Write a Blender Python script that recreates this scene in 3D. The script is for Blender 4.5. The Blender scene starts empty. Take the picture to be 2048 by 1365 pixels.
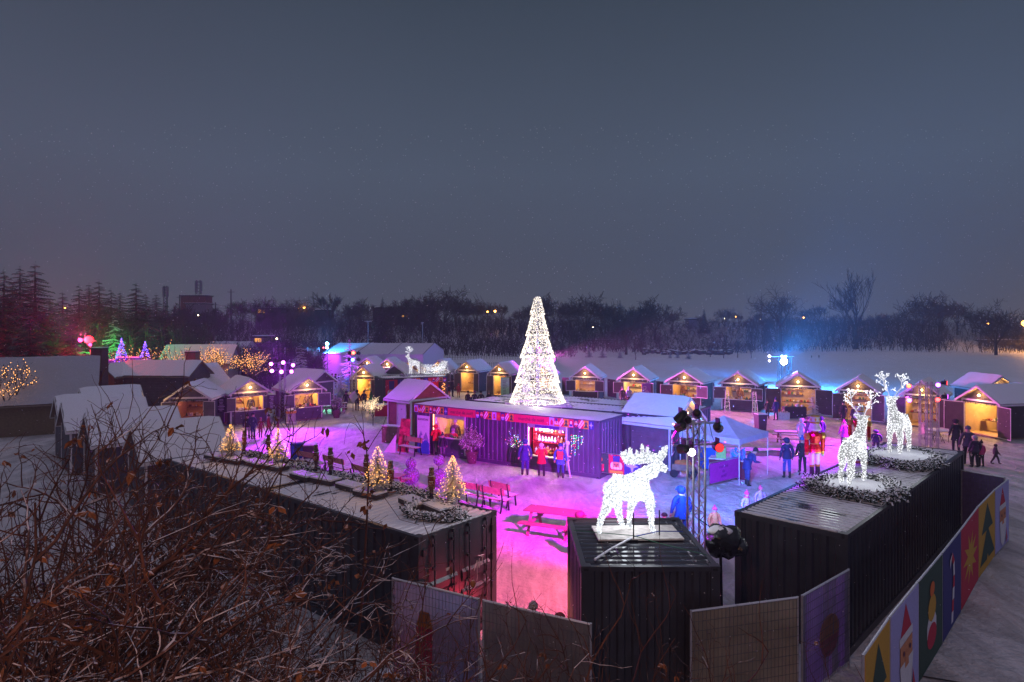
import bpy, bmesh, math, random
from mathutils import Vector, Matrix, Euler
from math import sin, cos, pi, radians, atan2, hypot
random.seed(7)
S = bpy.context.scene
COL = S.collection
R = random.random
def U(a, b): return random.uniform(a, b)

# ------------------------------------------------------------ camera
H, F, YH = 7.0, 1300.0, 645.0
cam = bpy.data.cameras.new("Camera"); cam.sensor_width = 36; cam.lens = 36*F/2048
cam.shift_y = -(682.5-YH)/2048; cam.clip_end = 3000; cam.clip_start = .1
camo = bpy.data.objects.new("Camera", cam); COL.objects.link(camo)
camo.location = (0, 0, H); camo.rotation_euler = (radians(90), 0, 0); S.camera = camo
# ------------------------------------------------------------ overcast night sky
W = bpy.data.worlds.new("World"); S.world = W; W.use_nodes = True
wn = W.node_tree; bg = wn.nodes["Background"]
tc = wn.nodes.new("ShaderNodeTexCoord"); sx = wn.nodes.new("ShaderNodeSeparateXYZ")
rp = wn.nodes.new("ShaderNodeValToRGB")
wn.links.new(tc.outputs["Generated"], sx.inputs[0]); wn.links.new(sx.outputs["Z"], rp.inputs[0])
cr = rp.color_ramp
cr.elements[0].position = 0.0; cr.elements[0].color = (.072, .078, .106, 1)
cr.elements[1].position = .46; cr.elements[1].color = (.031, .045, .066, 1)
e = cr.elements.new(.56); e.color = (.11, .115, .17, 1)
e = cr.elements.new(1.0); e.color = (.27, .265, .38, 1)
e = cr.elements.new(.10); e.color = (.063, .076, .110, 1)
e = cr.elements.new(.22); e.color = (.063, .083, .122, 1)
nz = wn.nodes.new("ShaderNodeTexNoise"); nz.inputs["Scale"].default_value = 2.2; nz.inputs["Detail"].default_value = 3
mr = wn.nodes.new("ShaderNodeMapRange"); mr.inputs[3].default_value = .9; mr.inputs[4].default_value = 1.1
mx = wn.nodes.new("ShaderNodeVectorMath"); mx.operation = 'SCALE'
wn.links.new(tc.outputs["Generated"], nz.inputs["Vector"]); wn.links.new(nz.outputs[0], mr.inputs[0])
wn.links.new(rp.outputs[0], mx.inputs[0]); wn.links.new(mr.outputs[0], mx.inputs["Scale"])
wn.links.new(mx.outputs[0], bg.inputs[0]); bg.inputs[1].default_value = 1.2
S.view_settings.view_transform = 'Standard'; S.view_settings.look = 'None'
S.view_settings.exposure = 0; S.view_settings.gamma = 1
S.cycles.use_denoising = True; S.cycles.max_bounces = 4; S.cycles.diffuse_bounces = 2
S.cycles.glossy_bounces = 2; S.cycles.transparent_max_bounces = 6; S.cycles.volume_bounces = 0
S.cycles.sample_clamp_indirect = 2.0; S.cycles.sample_clamp_direct = 0; S.cycles.use_light_tree = True
S.cycles.volume_max_steps = 64; S.cycles.caustics_reflective = False; S.cycles.caustics_refractive = False

# ------------------------------------------------------------ helpers
def at(px, py, z=0.0):
    Y = F*(H-z)/(py-YH); return Vector(((px-1024)*Y/F, Y, z))
def atY(px, py, Y):
    return Vector(((px-1024)*Y/F, Y, H-(py-YH)*Y/F))
SNOWC = (.80, .80, .84)
_m = {}
def mat(name, col=(.5, .5, .5), rough=.7, metal=0., var=.15, scale=8., bump=0., snow=0., emit=None, es=0., coord='Object', sthr=.55, trans=0, noemit=False):
    if name in _m: return _m[name]
    m = bpy.data.materials.new(name); m.use_nodes = True; n = m.node_tree; N = n.nodes; L = n.links
    b = N["Principled BSDF"]; b.inputs["Roughness"].default_value = rough; b.inputs["Metallic"].default_value = metal
    c4 = (*col, 1); b.inputs["Base Color"].default_value = c4
    t = N.new("ShaderNodeTexCoord"); z = N.new("ShaderNodeTexNoise"); z.inputs["Scale"].default_value = scale; z.inputs["Detail"].default_value = 4
    L.new(t.outputs[coord], z.inputs["Vector"])
    last = None
    if var > 0:
        r = N.new("ShaderNodeMapRange"); r.inputs[1].default_value = .3; r.inputs[2].default_value = .7
        r.inputs[3].default_value = 1-var; r.inputs[4].default_value = 1+var
        v = N.new("ShaderNodeVectorMath"); v.operation = 'SCALE'; v.inputs[0].default_value = col
        L.new(z.outputs[0], r.inputs[0]); L.new(r.outputs[0], v.inputs["Scale"]); last = v.outputs[0]
        L.new(last, b.inputs["Base Color"])
    if snow > 0:
        g = N.new("ShaderNodeNewGeometry"); s = N.new("ShaderNodeSeparateXYZ"); L.new(g.outputs["Normal"], s.inputs[0])
        a = N.new("ShaderNodeMath"); a.operation = 'MULTIPLY_ADD'; L.new(z.outputs[0], a.inputs[0]); a.inputs[1].default_value = .7; L.new(s.outputs["Z"], a.inputs[2])
        r2 = N.new("ShaderNodeMapRange"); r2.inputs[1].default_value = sthr+.35; r2.inputs[2].default_value = sthr+.5; r2.inputs[4].default_value = snow
        L.new(a.outputs[0], r2.inputs[0])
        mxx = N.new("ShaderNodeMix"); mxx.data_type = 'RGBA'; L.new(r2.outputs[0], mxx.inputs[0])
        if last is not None: L.new(last, mxx.inputs[6])
        else: mxx.inputs[6].default_value = c4
        mxx.inputs[7].default_value = (*SNOWC, 1); L.new(mxx.outputs[2], b.inputs["Base Color"])
    if bump > 0:
        bp = N.new("ShaderNodeBump"); bp.inputs["Strength"].default_value = min(1, bump); bp.inputs["Distance"].default_value = .05*max(1, bump)
        L.new(z.outputs[0], bp.inputs["Height"]); L.new(bp.outputs[0], b.inputs["Normal"])
    if emit:
        b.inputs["Emission Color"].default_value = (*emit, 1); b.inputs["Emission Strength"].default_value = es
        if noemit: m.cycles.emission_sampling = 'NONE'
    if trans: b.inputs["Transmission Weight"].default_value = trans
    _m[name] = m; return m
def siding(name, col, pitch=.13, snow=0):
    """lapped boards: horizontal grooves"""
    if name in _m: return _m[name]
    m = mat(name, col, .65, var=.22, scale=3, snow=snow); n = m.node_tree; N = n.nodes; L = n.links; b = N["Principled BSDF"]
    t = N.new("ShaderNodeTexCoord"); s = N.new("ShaderNodeSeparateXYZ"); L.new(t.outputs["Object"], s.inputs[0])
    d = N.new("ShaderNodeMath"); d.operation = 'DIVIDE'; d.inputs[1].default_value = pitch; L.new(s.outputs["Z"], d.inputs[0])
    f = N.new("ShaderNodeMath"); f.operation = 'FRACT'; L.new(d.outputs[0], f.inputs[0])
    bp = N.new("ShaderNodeBump"); bp.inputs["Strength"].default_value = .9; bp.inputs["Distance"].default_value = .03
    L.new(f.outputs[0], bp.inputs["Height"]); L.new(bp.outputs[0], b.inputs["Normal"]); return m
def snowmat(name='snow', sc=1.4, tint=SNOWC, dirt=.0, bump=.6):
    if name in _m: return _m[name]
    m = bpy.data.materials.new(name); m.use_nodes = True; n = m.node_tree; N = n.nodes; L = n.links
    b = N["Principled BSDF"]; b.inputs["Roughness"].default_value = .55
    t = N.new("ShaderNodeTexCoord")
    z = N.new("ShaderNodeTexNoise"); z.inputs["Scale"].default_value = sc; z.inputs["Detail"].default_value = 8; z.inputs["Roughness"].default_value = .65
    z2 = N.new("ShaderNodeTexNoise"); z2.inputs["Scale"].default_value = .16; z2.inputs["Detail"].default_value = 5
    for q in (z, z2): L.new(t.outputs["Object"], q.inputs["Vector"])
    r = N.new("ShaderNodeValToRGB"); r.color_ramp.elements[0].position = .42; r.color_ramp.elements[1].position = .62
    d = (.42, .38, .34)
    r.color_ramp.elements[0].color = tuple(tint[i]*(1-dirt)+d[i]*dirt for i in range(3))+(1,); r.color_ramp.elements[1].color = (*tint, 1)
    L.new(z2.outputs[0], r.inputs[0]); L.new(r.outputs[0], b.inputs["Base Color"])
    bp = N.new("ShaderNodeBump"); bp.inputs["Strength"].default_value = bump; bp.inputs["Distance"].default_value = .12
    L.new(z.outputs[0], bp.inputs["Height"]); L.new(bp.outputs[0], b.inputs["Normal"])
    _m[name] = m; return m
def glow(name, col, st, sample=False):
    return mat(name, (.0, .0, .0), .5, var=0, emit=col, es=st, noemit=not sample)

class MB:
    def __init__(s): s.v = []; s.f = []; s.mi = []; s.cm = 0
    def mat(s, i): s.cm = i; return s
    def add(s, vs, fs):
        k = len(s.v); s.v += [tuple(v) for v in vs]; s.f += [tuple(i+k for i in f) for f in fs]; s.mi += [s.cm]*len(fs); return s
    def box(s, c, d, M=None):
        x, y, z = d[0]/2, d[1]/2, d[2]/2
        vs = [Vector((i*x, j*y, k*z)) for i in (-1, 1) for j in (-1, 1) for k in (-1, 1)]
        if M is not None: vs = [M @ v for v in vs]
        c = Vector(c)
        return s.add([v+c for v in vs], [(0, 1, 3, 2), (4, 6, 7, 5), (0, 4, 5, 1), (2, 3, 7, 6), (0, 2, 6, 4), (1, 5, 7, 3)])
    def b2(s, a, b):  # box by corners
        return s.box([(a[i]+b[i])/2 for i in range(3)], [abs(b[i]-a[i]) for i in range(3)])
    def bar(s, p, q, w, h=None, up=(0, 0, 1)):
        p = Vector(p); q = Vector(q); h = h or w; d = q-p
        if d.length < 1e-6: return s
        z = d.normalized(); u = Vector(up)
        if abs(z.dot(u)) > .98: u = Vector((0, 1, 0))
        x = z.cross(u).normalized(); y = x.cross(z).normalized(); o = []
        for e in (p, q):
            for a, b in ((-1, -1), (1, -1), (1, 1), (-1, 1)): o.append(e+x*(a*w/2)+y*(b*h/2))
        return s.add(o, [(3, 2, 1, 0), (4, 5, 6, 7), (0, 1, 5, 4), (1, 2, 6, 5), (2, 3, 7, 6), (3, 0, 4, 7)])
    def tube(s, pts, r, n=6, cap=True):
        pts = [Vector(p) for p in pts]; rs = r if isinstance(r, (list, tuple)) else [r]*len(pts)
        vs = []; fs = []; x = None
        for i, p in enumerate(pts):
            d = (pts[min(i+1, len(pts)-1)]-pts[max(i-1, 0)])
            d = d.normalized() if d.length > 1e-9 else Vector((0, 0, 1))
            if x is None:
                u = Vector((0, 0, 1)) if abs(d.z) < .9 else Vector((1, 0, 0)); x = d.cross(u).normalized()
            else:
                x = (x-d*x.dot(d)); x = x.normalized() if x.length > 1e-6 else d.orthogonal().normalized()
            y = d.cross(x)
            for k in range(n):
                a = 2*pi*k/n; vs.append(p+(x*cos(a)+y*sin(a))*rs[i])
        for i in range(len(pts)-1):
            for k in range(n): fs.append((i*n+k, i*n+(k+1) % n, (i+1)*n+(k+1) % n, (i+1)*n+k))
        if cap: fs.append(tuple(range(n-1, -1, -1))); fs.append(tuple(range((len(pts)-1)*n, len(pts)*n)))
        return s.add(vs, fs)
    def lathe(s, prof, n=12, c=(0, 0, 0)):
        c = Vector(c); vs = []; fs = []
        for r, z in prof:
            for k in range(n): vs.append(c+Vector((r*cos(2*pi*k/n), r*sin(2*pi*k/n), z)))
        for i in range(len(prof)-1):
            for k in range(n): fs.append((i*n+k, i*n+(k+1) % n, (i+1)*n+(k+1) % n, (i+1)*n+k))
        fs.append(tuple(range(n-1, -1, -1))); fs.append(tuple(range((len(prof)-1)*n, len(prof)*n)))
        return s.add(vs, fs)
    def octa(s, c, r, rz=None):
        c = Vector(c); z = rz or r
        return s.add([c+Vector(v) for v in ((r, 0, 0), (0, r, 0), (-r, 0, 0), (0, -r, 0), (0, 0, z), (0, 0, -z))],
                     [(0, 1, 4), (1, 2, 4), (2, 3, 4), (3, 0, 4), (1, 0, 5), (2, 1, 5), (3, 2, 5), (0, 3, 5)])
    def ball(s, c, r, n=10, m=6, sz=1.):
        c = Vector(c); pr = [(max(.002, r*sin(pi*i/m)), -r*sz*cos(pi*i/m)) for i in range(m+1)]; return s.lathe(pr, n, c)
    def poly(s, pts, flip=False):
        s.add(pts, [tuple(range(len(pts)))[::-1] if flip else tuple(range(len(pts)))]); return s
    def slab(s, pts, nvec):   # closed plate: polygon pts extruded by vector
        pts = [Vector(p) for p in pts]; nv = Vector(nvec); k = len(pts)
        return s.add(pts+[p+nv for p in pts], [tuple(range(k))[::-1], tuple(range(k, 2*k))]+[(i, (i+1) % k, k+(i+1) % k, k+i) for i in range(k)])
    def build(s, name, mats, parent=None, loc=None, rz=None, smooth=False):
        me = bpy.data.meshes.new(name); me.from_pydata(s.v, [], s.f)
        if not isinstance(mats, (list, tuple)): mats = [mats]
        for m in mats: me.materials.append(m)
        if len(mats) > 1: me.polygons.foreach_set("material_index", s.mi)
        if smooth: me.polygons.foreach_set("use_smooth", [True]*len(me.polygons))
        me.update(); o = bpy.data.objects.new(name, me); COL.objects.link(o)
        if parent: o.parent = parent
        if loc is not None: o.location = loc
        if rz is not None: o.rotation_euler = (0, 0, rz)
        return o
def tag(o, label=None, cat=None, group=None, kind=None):
    if label: o["label"] = label
    if cat: o["category"] = cat
    if group: o["group"] = group
    if kind: o["kind"] = kind
    return o
def thing(name, label, cat, loc=(0, 0, 0), rz=0, group=None, sc=None):
    o = bpy.data.objects.new(name, None); o.empty_display_size = .2; COL.objects.link(o)
    o.location = loc; o.rotation_euler = (0, 0, rz)
    if sc: o.scale = (sc,)*3 if not isinstance(sc, tuple) else sc
    return tag(o, label, cat, group)
def dup(o, loc, rz=0, label=None, sc=None, parent=None):
    c = o.copy(); COL.objects.link(c)
    if parent is not None: c.parent = parent
    else:
        c.location = loc; c.rotation_euler = (0, 0, rz)
        if sc is not None: c.scale = sc if isinstance(sc, tuple) else (sc,)*3
        if label: c["label"] = label
    for ch in list(o.children): dup(ch, None, parent=c)
    return c
def light(name, kind, loc, col, W_, parent=None, target=None, cone=60, blend=.5, size=.1, vis=True):
    l = bpy.data.lights.new(name, kind); l.color = col; l.energy = W_; l.shadow_soft_size = size
    if kind == 'SPOT': l.spot_size = radians(cone); l.spot_blend = blend
    o = bpy.data.objects.new(name, l); COL.objects.link(o)
    if parent: o.parent = parent
    o.location = loc
    if target is not None:
        p = Vector(loc); t = Vector(target)
        if parent:
            Mi = (Matrix.Translation(parent.location) @ parent.rotation_euler.to_matrix().to_4x4()).inverted(); t = Mi @ t
        o.rotation_euler = (t-p).to_track_quat('-Z', 'Y').to_euler()
    return o
def txt(s, name, size, m, parent, loc, rot, align='CENTER', ext=.003):
    c = bpy.data.curves.new(name, 'FONT'); c.body = s; c.size = size; c.align_x = align; c.align_y = 'CENTER'; c.extrude = ext
    o = bpy.data.objects.new(name, c); COL.objects.link(o); me = bpy.data.meshes.new_from_object(o.evaluated_get(bpy.context.evaluated_depsgraph_get())); bpy.data.objects.remove(o)
    me.materials.clear(); me.materials.append(m); o = bpy.data.objects.new(name, me); COL.objects.link(o); o.parent = parent; o.location = loc; o.rotation_euler = rot; return o
def translucent(m, fac=.45, k=1.):
    n = m.node_tree; b = n.nodes["Principled BSDF"]; o = [q for q in n.nodes if q.type == 'OUTPUT_MATERIAL'][0]; t = n.nodes.new("ShaderNodeBsdfTranslucent"); x = n.nodes.new("ShaderNodeMixShader"); x.inputs[0].default_value = fac
    if b.inputs["Base Color"].links: n.links.new(b.inputs["Base Color"].links[0].from_socket, t.inputs[0])
    n.links.new(b.outputs[0], x.inputs[1]); n.links.new(t.outputs[0], x.inputs[2]); n.links.new(x.outputs[0], o.inputs[0]); return m
SNOW = snowmat()
M_trim = mat('white_paint', (.72, .71, .72), .5, var=.06, scale=5)
M_dark = siding('dark_board_siding', (.060, .050, .058))
M_grey = siding('grey_board_siding', (.085, .082, .10))
M_brown = siding('brown_board_siding', (.24, .085, .035))
M_under = mat('roof_underside_board', (.25, .19, .15), .8)
M_inside = mat('plywood_lining', (.62, .46, .24), .7, var=.12, scale=3)
M_bulb = glow('warm_bulb', (1, .55, .16), 60)
M_steel = mat('galvanised_steel', (.52, .53, .56), .35, .9, var=.1)
M_black = mat('black_metal', (.02, .02, .022), .45, .3, var=.1)
M_cont = mat('container_paint_charcoal', (.042, .044, .056), .42, .25, var=.3, scale=1.3)
M_wood = mat('weathered_wood', (.22, .15, .10), .75, var=.3, scale=6)
M_woodsnow = mat('snowy_wood', (.20, .13, .09), .75, var=.3, scale=6, snow=.95, sthr=.45)
M_needle = mat('evergreen_needles', (.035, .060, .035), .8, var=.4, scale=30, snow=.9, sthr=.55)
M_garland = mat('snowy_garland_needles', (.028, .045, .030), .85, var=.4, scale=25, snow=.95, sthr=.40)
# ------------------------------------------------------------ ground
def sm(t): t = max(0., min(1., t)); return t*t*(3-2*t)
def gz(x, y):
    z = 5.3*sm((9.2-y)/10.5)
    yb = 138+.10*max(0, x-10)+6*sin(x*.05)
    z += 6.0*sm((y-yb)/42)+1.2*sm((y-200)/60)
    if y > 45: z += .12*sin(x*.13+y*.07)*sm((y-75)/40)
    if x < -24: z += .0
    return z
def grid(xs, ys, f): return [(x, y, f(x, y)) for y in ys for x in xs], [(j*len(xs)+i, j*len(xs)+i+1, (j+1)*len(xs)+i+1, (j+1)*len(xs)+i) for j in range(len(ys)-1) for i in range(len(xs)-1)]
xs = sorted(set([-900, -600, -400, -300]+list(range(-240, -60, 10))+list(range(-60, 60, 2))+list(range(60, 250, 10))+[300, 400, 600, 900]))
ys = [-40, -25, -15]+[-10+i for i in range(30)]+list(range(20, 60, 2))+list(range(60, 240, 6))+[260, 300, 400, 600, 900, 1400]
M_ground = snowmat('trodden_snow', 2.2, (.74, .73, .76), .55, .9)
n = M_ground.node_tree; N = n.nodes; L = n.links; b = N["Principled BSDF"]
# footprints and slush: finer relief, and packed brown patches
t = N.new("ShaderNodeTexCoord"); vz = N.new("ShaderNodeTexVoronoi"); vz.inputs["Scale"].default_value = 3.2
zz = N.new("ShaderNodeTexNoise"); zz.inputs["Scale"].default_value = 9; zz.inputs["Detail"].default_value = 6
L.new(t.outputs["Object"], vz.inputs["Vector"]); L.new(t.outputs["Object"], zz.inputs["Vector"])
ad = N.new("ShaderNodeMath"); ad.operation = 'MULTIPLY_ADD'; ad.inputs[1].default_value = .6
L.new(vz.outputs["Distance"], ad.inputs[0]); L.new(zz.outputs[0], ad.inputs[2])
bp = N.new("ShaderNodeBump"); bp.inputs["Strength"].default_value = .9; bp.inputs["Distance"].default_value = .09
old = b.inputs["Normal"].links[0].from_socket
L.new(ad.outputs[0], bp.inputs["Height"]); L.new(old, bp.inputs["Normal"]); L.new(bp.outputs[0], b.inputs["Normal"])
z3 = N.new("ShaderNodeTexNoise"); z3.inputs["Scale"].default_value = .9; z3.inputs["Detail"].default_value = 7; z3.inputs["Roughness"].default_value = .7; z3.inputs["Distortion"].default_value = 1.2
mp = N.new("ShaderNodeMapping"); mp.inputs["Rotation"].default_value = (0, 0, .5); mp.inputs["Scale"].default_value = (1, .35, 1); L.new(t.outputs["Object"], mp.inputs[0]); L.new(mp.outputs[0], z3.inputs["Vector"])
r3 = N.new("ShaderNodeMapRange"); r3.inputs[1].default_value = .36; r3.inputs[2].default_value = .6; r3.inputs[3].default_value = .58; r3.inputs[4].default_value = 1.06; L.new(z3.outputs[0], r3.inputs[0])
sc3 = N.new("ShaderNodeVectorMath"); sc3.operation = 'SCALE'; L.new(b.inputs["Base Color"].links[0].from_socket, sc3.inputs[0]); L.new(r3.outputs[0], sc3.inputs["Scale"])
# trodden only near the stalls; the open field stays clean
sy = N.new("ShaderNodeSeparateXYZ"); L.new(t.outputs["Object"], sy.inputs[0]); ry = N.new("ShaderNodeMapRange"); ry.inputs[1].default_value = 52; ry.inputs[2].default_value = 66; ry.inputs[3].default_value = 0; ry.inputs[4].default_value = .8; L.new(sy.outputs["Y"], ry.inputs[0])
mc = N.new("ShaderNodeMix"); mc.data_type = 'RGBA'; mc.inputs[7].default_value = (.78, .78, .82, 1); L.new(ry.outputs[0], mc.inputs[0]); L.new(sc3.outputs[0], mc.inputs[6]); 
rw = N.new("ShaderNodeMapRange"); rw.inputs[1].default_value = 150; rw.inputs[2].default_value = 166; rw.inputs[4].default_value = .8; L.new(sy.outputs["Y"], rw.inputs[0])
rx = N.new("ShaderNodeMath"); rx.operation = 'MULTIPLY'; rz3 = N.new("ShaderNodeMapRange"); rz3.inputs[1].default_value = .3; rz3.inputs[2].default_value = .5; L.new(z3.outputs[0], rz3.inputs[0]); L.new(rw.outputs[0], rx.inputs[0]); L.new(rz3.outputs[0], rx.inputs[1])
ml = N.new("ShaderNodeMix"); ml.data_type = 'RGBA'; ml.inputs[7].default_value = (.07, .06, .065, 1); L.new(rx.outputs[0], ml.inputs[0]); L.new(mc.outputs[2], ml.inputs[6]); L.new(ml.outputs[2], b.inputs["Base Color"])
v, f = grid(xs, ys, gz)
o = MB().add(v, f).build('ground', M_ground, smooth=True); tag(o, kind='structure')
# wet icy puddle patches (right of the tent)
M_ice = mat('wet_ice', (.16, .14, .13), .12, 0, var=.3, scale=2, bump=.35)
p = MB()
for (px, py, rx, ry) in ((1545, 908, 1.5, .4),):
    c = at(px, py); pts = [(c.x+rx*cos(a*pi/9)*(1+.25*sin(a*2.1)), c.y+2*ry*sin(a*pi/9)*(1+.3*cos(a*1.7)), .006) for a in range(18)]
    p.poly(pts)
tag(p.build('puddle', M_ice), kind='structure')

# ------------------------------------------------------------ shipping containers
def corr(mb, p0, d, length, nrm, z0, z1, per=.28, dep=.036, vertical=True, w=None):
    """trapezoid sheet; vertical: ribs run up; else a roof whose ribs run along w"""
    p0 = Vector(p0); d = Vector(d).normalized(); nrm = Vector(nrm).normalized(); k = max(1, round(length/per)); per = length/k
    prof = []
    for i in range(k):
        for a, h in ((0, 0), (.25, 0), (.37, 1), (.75, 1), (.88, 0)): prof.append(((i+a)*per, h*dep))
    prof.append((length, 0)); vs = []; fs = []
    for s_, h in prof:
        q = p0+d*s_-nrm*h
        if vertical: vs += [q+Vector((0, 0, z0-p0.z)), q+Vector((0, 0, z1-p0.z))]
        else: vs += [q, q+Vector(w)]
    for i in range(len(prof)-1): fs.append((2*i, 2*i+2, 2*i+3, 2*i+1))
    mb.add(vs, fs)
def container(name, label, loc, rz, Ln, Wd=2.44, Ht=2.59, door=None, roofmat=None, front=None, paint=None, group=None, snowtop=True):
    """x 0..Ln long side, y 0..Wd; side y=0 faces the viewer. front: None or callable building that side"""
    paint = paint or M_cont
    t = thing(name, label, 'container', loc, rz, group)
    fr = MB(); P = .16
    for x in (P/2, Ln-P/2):
        for y in (P/2, Wd-P/2): fr.box((x, y, Ht/2), (P, P, Ht-.02))
    for y in (.05, Wd-.05):
        fr.box((Ln/2, y, .09), (Ln-2*P, .10, .17)); fr.box((Ln/2, y, Ht-.045), (Ln-2*P, .09, .085))
    for x in (.05, Ln-.05):
        fr.box((x, Wd/2, .09), (.10, Wd-2*P, .17)); fr.box((x, Wd/2, Ht-.06), (.10, Wd-2*P, .115))
    fr.build('frame', paint, t)
    for x, nx in ((.085, -1), (Ln-.085, 1)):
        for y, ny in ((.08, -1), (Wd-.08, 1)):
            for z in (.055, Ht-.05):
                cc = MB(); cc.box((x, y, z), (.185, .172, .118)); cc.mat(1).box((x+nx*.093, y, z), (.006, .06, .085)); cc.box((x, y+ny*.087, z), (.09, .006, .05)); cc.build('corner_casting', [paint, M_black], t)
    w = MB(); corr(w, (P, Wd-.03, 0), (1, 0, 0), Ln-2*P, (0, 1, 0), .17, Ht-.08); w.build('rear_wall', paint, t)
    if front is None:
        w = MB(); corr(w, (P, .03, 0), (1, 0, 0), Ln-2*P, (0, -1, 0), .17, Ht-.08); w.build('side_wall', paint, t)
    else: front(t)
    for e_, x, nx in (('L', .03, -1), ('R', Ln-.03, 1)):
        if door == e_:
            for k in (0, 1):
                y0 = P+.005+k*(Wd-2*P)/2; y1 = y0+(Wd-2*P)/2-.01
                dm = MB(); xx = x-nx*.02
                dm.b2((xx-.02, y0, .17), (xx+.02, y1, Ht-.12))
                fo = x+nx*.03
                for z0, z1 in ((.24, .60), (.76, 1.12), (1.28, 1.56)):  # pressed panels
                    ya, yb = y0+.07, y1-.07; s_ = .07
                    dm.add([(xx+nx*.022, ya, z0), (xx+nx*.022, yb, z0), (xx+nx*.022, yb, z1), (xx+nx*.022, ya, z1),
                            (fo+nx*.01, ya, z0+s_), (fo+nx*.01, yb, z0+s_), (fo+nx*.01, yb, z1-s_), (fo+nx*.01, ya, z1-s_)],
                           [(0, 1, 5, 4), (1, 2, 6, 5), (2, 3, 7, 6), (3, 0, 4, 7), (4, 5, 6, 7)])
                d_ = dm.build('door', paint, t)
                rd = MB()
                for yy in (y0+.24*(y1-y0), y0+.78*(y1-y0)):
                    rd.tube([(x+nx*.075, yy, .10), (x+nx*.075, yy, Ht-.04)], .019, 8)
                    for zz_ in (.3, .75, 1.3, 1.85, Ht-.25): rd.box((x+nx*.06, yy, zz_), (.05, .10, .06))
                    for zz_ in (.12, Ht-.07): rd.box((x+nx*.075, yy, zz_), (.06, .09, .07))
                rd.build('lock_rod', M_steel if False else paint, d_)
                h = MB(); h.bar((x+nx*.10, y0+.24*(y1-y0), 1.05), (x+nx*.10, y0+.60*(y1-y0), 1.03), .03, .045); h.build('handle', paint, d_)
                hg = MB(); yh = y0+.0 if k == 0 else y1
                for zz_ in (.35, .95, 1.6, 2.25): hg.box((x+nx*.05, yh+(-.02 if k == 0 else .02), zz_), (.05, .10, .14))
                hg.build('hinge', paint, d_)
        else:
            w = MB(); corr(w, (x, P, 0), (0, 1, 0), Wd-2*P, (nx, 0, 0), .17, Ht-.12, .30, .045); w.build('end_wall', paint, t)
    r = MB(); corr(r, (.1, .05, Ht-.012), (1, 0, 0), Ln-.2, (0, 0, 1), 0, 0, .21, .022, False, (0, Wd-.1, 0))
    r.build('roof', roofmat or M_roofsnow, t); return t
# roof sheet: thin snow thawed along the ribs in patches
def roof_mat(name, cover, wet=.25):
    m = mat(name, (.035, .037, .045), wet, .1, var=.2, scale=2); n = m.node_tree; N = n.nodes; L = n.links; b = N["Principled BSDF"]
    t = N.new("ShaderNodeTexCoord"); z = N.new("ShaderNodeTexNoise"); z.inputs["Scale"].default_value = .9; z.inputs["Detail"].default_value = 7; z.inputs["Roughness"].default_value = .7
    L.new(t.outputs["Object"], z.inputs["Vector"])
    sxx = N.new("ShaderNodeSeparateXYZ"); L.new(t.outputs["Object"], sxx.inputs[0])
    wv = N.new("ShaderNodeMath"); wv.operation = 'MULTIPLY'; wv.inputs[1].default_value = 2*pi/.21; L.new(sxx.outputs["X"], wv.inputs[0])
    sn = N.new("ShaderNodeMath"); sn.operation = 'SINE'; L.new(wv.outputs[0], sn.inputs[0])
    a = N.new("ShaderNodeMath"); a.operation = 'MULTIPLY_ADD'; a.inputs[1].default_value = .10; L.new(sn.outputs[0], a.inputs[0]); L.new(z.outputs[0], a.inputs[2])
    r = N.new("ShaderNodeMapRange"); r.inputs[1].default_value = .98-cover; r.inputs[2].default_value = 1.07-cover; L.new(a.outputs[0], r.inputs[0])
    x = N.new("ShaderNodeMix"); x.data_type = 'RGBA'; x.inputs[7].default_value = (.76, .76, .80, 1)
    L.new(r.outputs[0], x.inputs[0]); L.new(b.inputs["Base Color"].links[0].from_socket, x.inputs[6]); L.new(x.outputs[2], b.inputs["Base Color"])
    r3 = N.new("ShaderNodeMapRange"); r3.inputs[3].default_value = wet; r3.inputs[4].default_value = .6; L.new(r.outputs[0], r3.inputs[0]); L.new(r3.outputs[0], b.inputs["Roughness"])
    return m
M_roofsnow = roof_mat('thin_snow_on_steel_roof', .70)
M_roofwet = roof_mat('wet_steel_roof', .32, .10)
M_roofhalf = roof_mat('half_thawed_steel_roof', .54, .16)

# near-left pair: end to end, doors face the gap
A0 = Vector((-1.91, 13.30, 0)); dl = Vector((-.773, .635, 0)).normalized(); dn = Vector((.635, .773, 0))  # dl along, dn = width direction
rzl = atan2(-dl.y, -dl.x)   # local +x points from the far end to the near door end
def left_at(s, w, z=2.59): return A0+dl*s+dn*w+Vector((0, 0, z))
C1 = container('shipping_container', 'charcoal shipping container with locking doors on its end, left foreground', A0+dl*5.95, rzl, 5.95, door='R', roofmat=M_roofsnow, group='dark shipping containers')
C2 = container('shipping_container', 'charcoal shipping container end to end behind the one with locking doors', A0+dl*12.02, rzl, 5.95, roofmat=M_roofsnow, group='dark shipping containers')
# white tag marks sprayed on the right door
g = MB(); q = [(.0, .0), (.05, .14), (.02, .02), (.09, .2), (.10, .03), (.16, .22), (.15, .02), (.2, .15), (.22, .06), (.27, .24), (.12, .30), (.30, .27)]
M_wp = mat('white_spray_paint', (.75, .7, .7), .6, var=0)
g.tube([(5.95+.045, 1.62+a*1.1, 1.45+b_) for a, b_ in q], .009, 4); g.tube([(5.95+.045, 1.72, 1.5), (5.95+.045, 1.73, 1.28), (5.95+.045, 1.71, 1.2)], .007, 4)
g.build('paint_scrawl', M_wp, C1)
g = MB(); g.box((4.2, -.004, 1.4), (.02, .01, .01))
vent = MB()
for k in range(3): vent.box((5.55, -.02, 2.33-.17*k), (.34, .05, .05))
vent.build('vent', mat('snowy_vent', (.05, .05, .06), snow=1, sthr=.3), C2)

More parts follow.
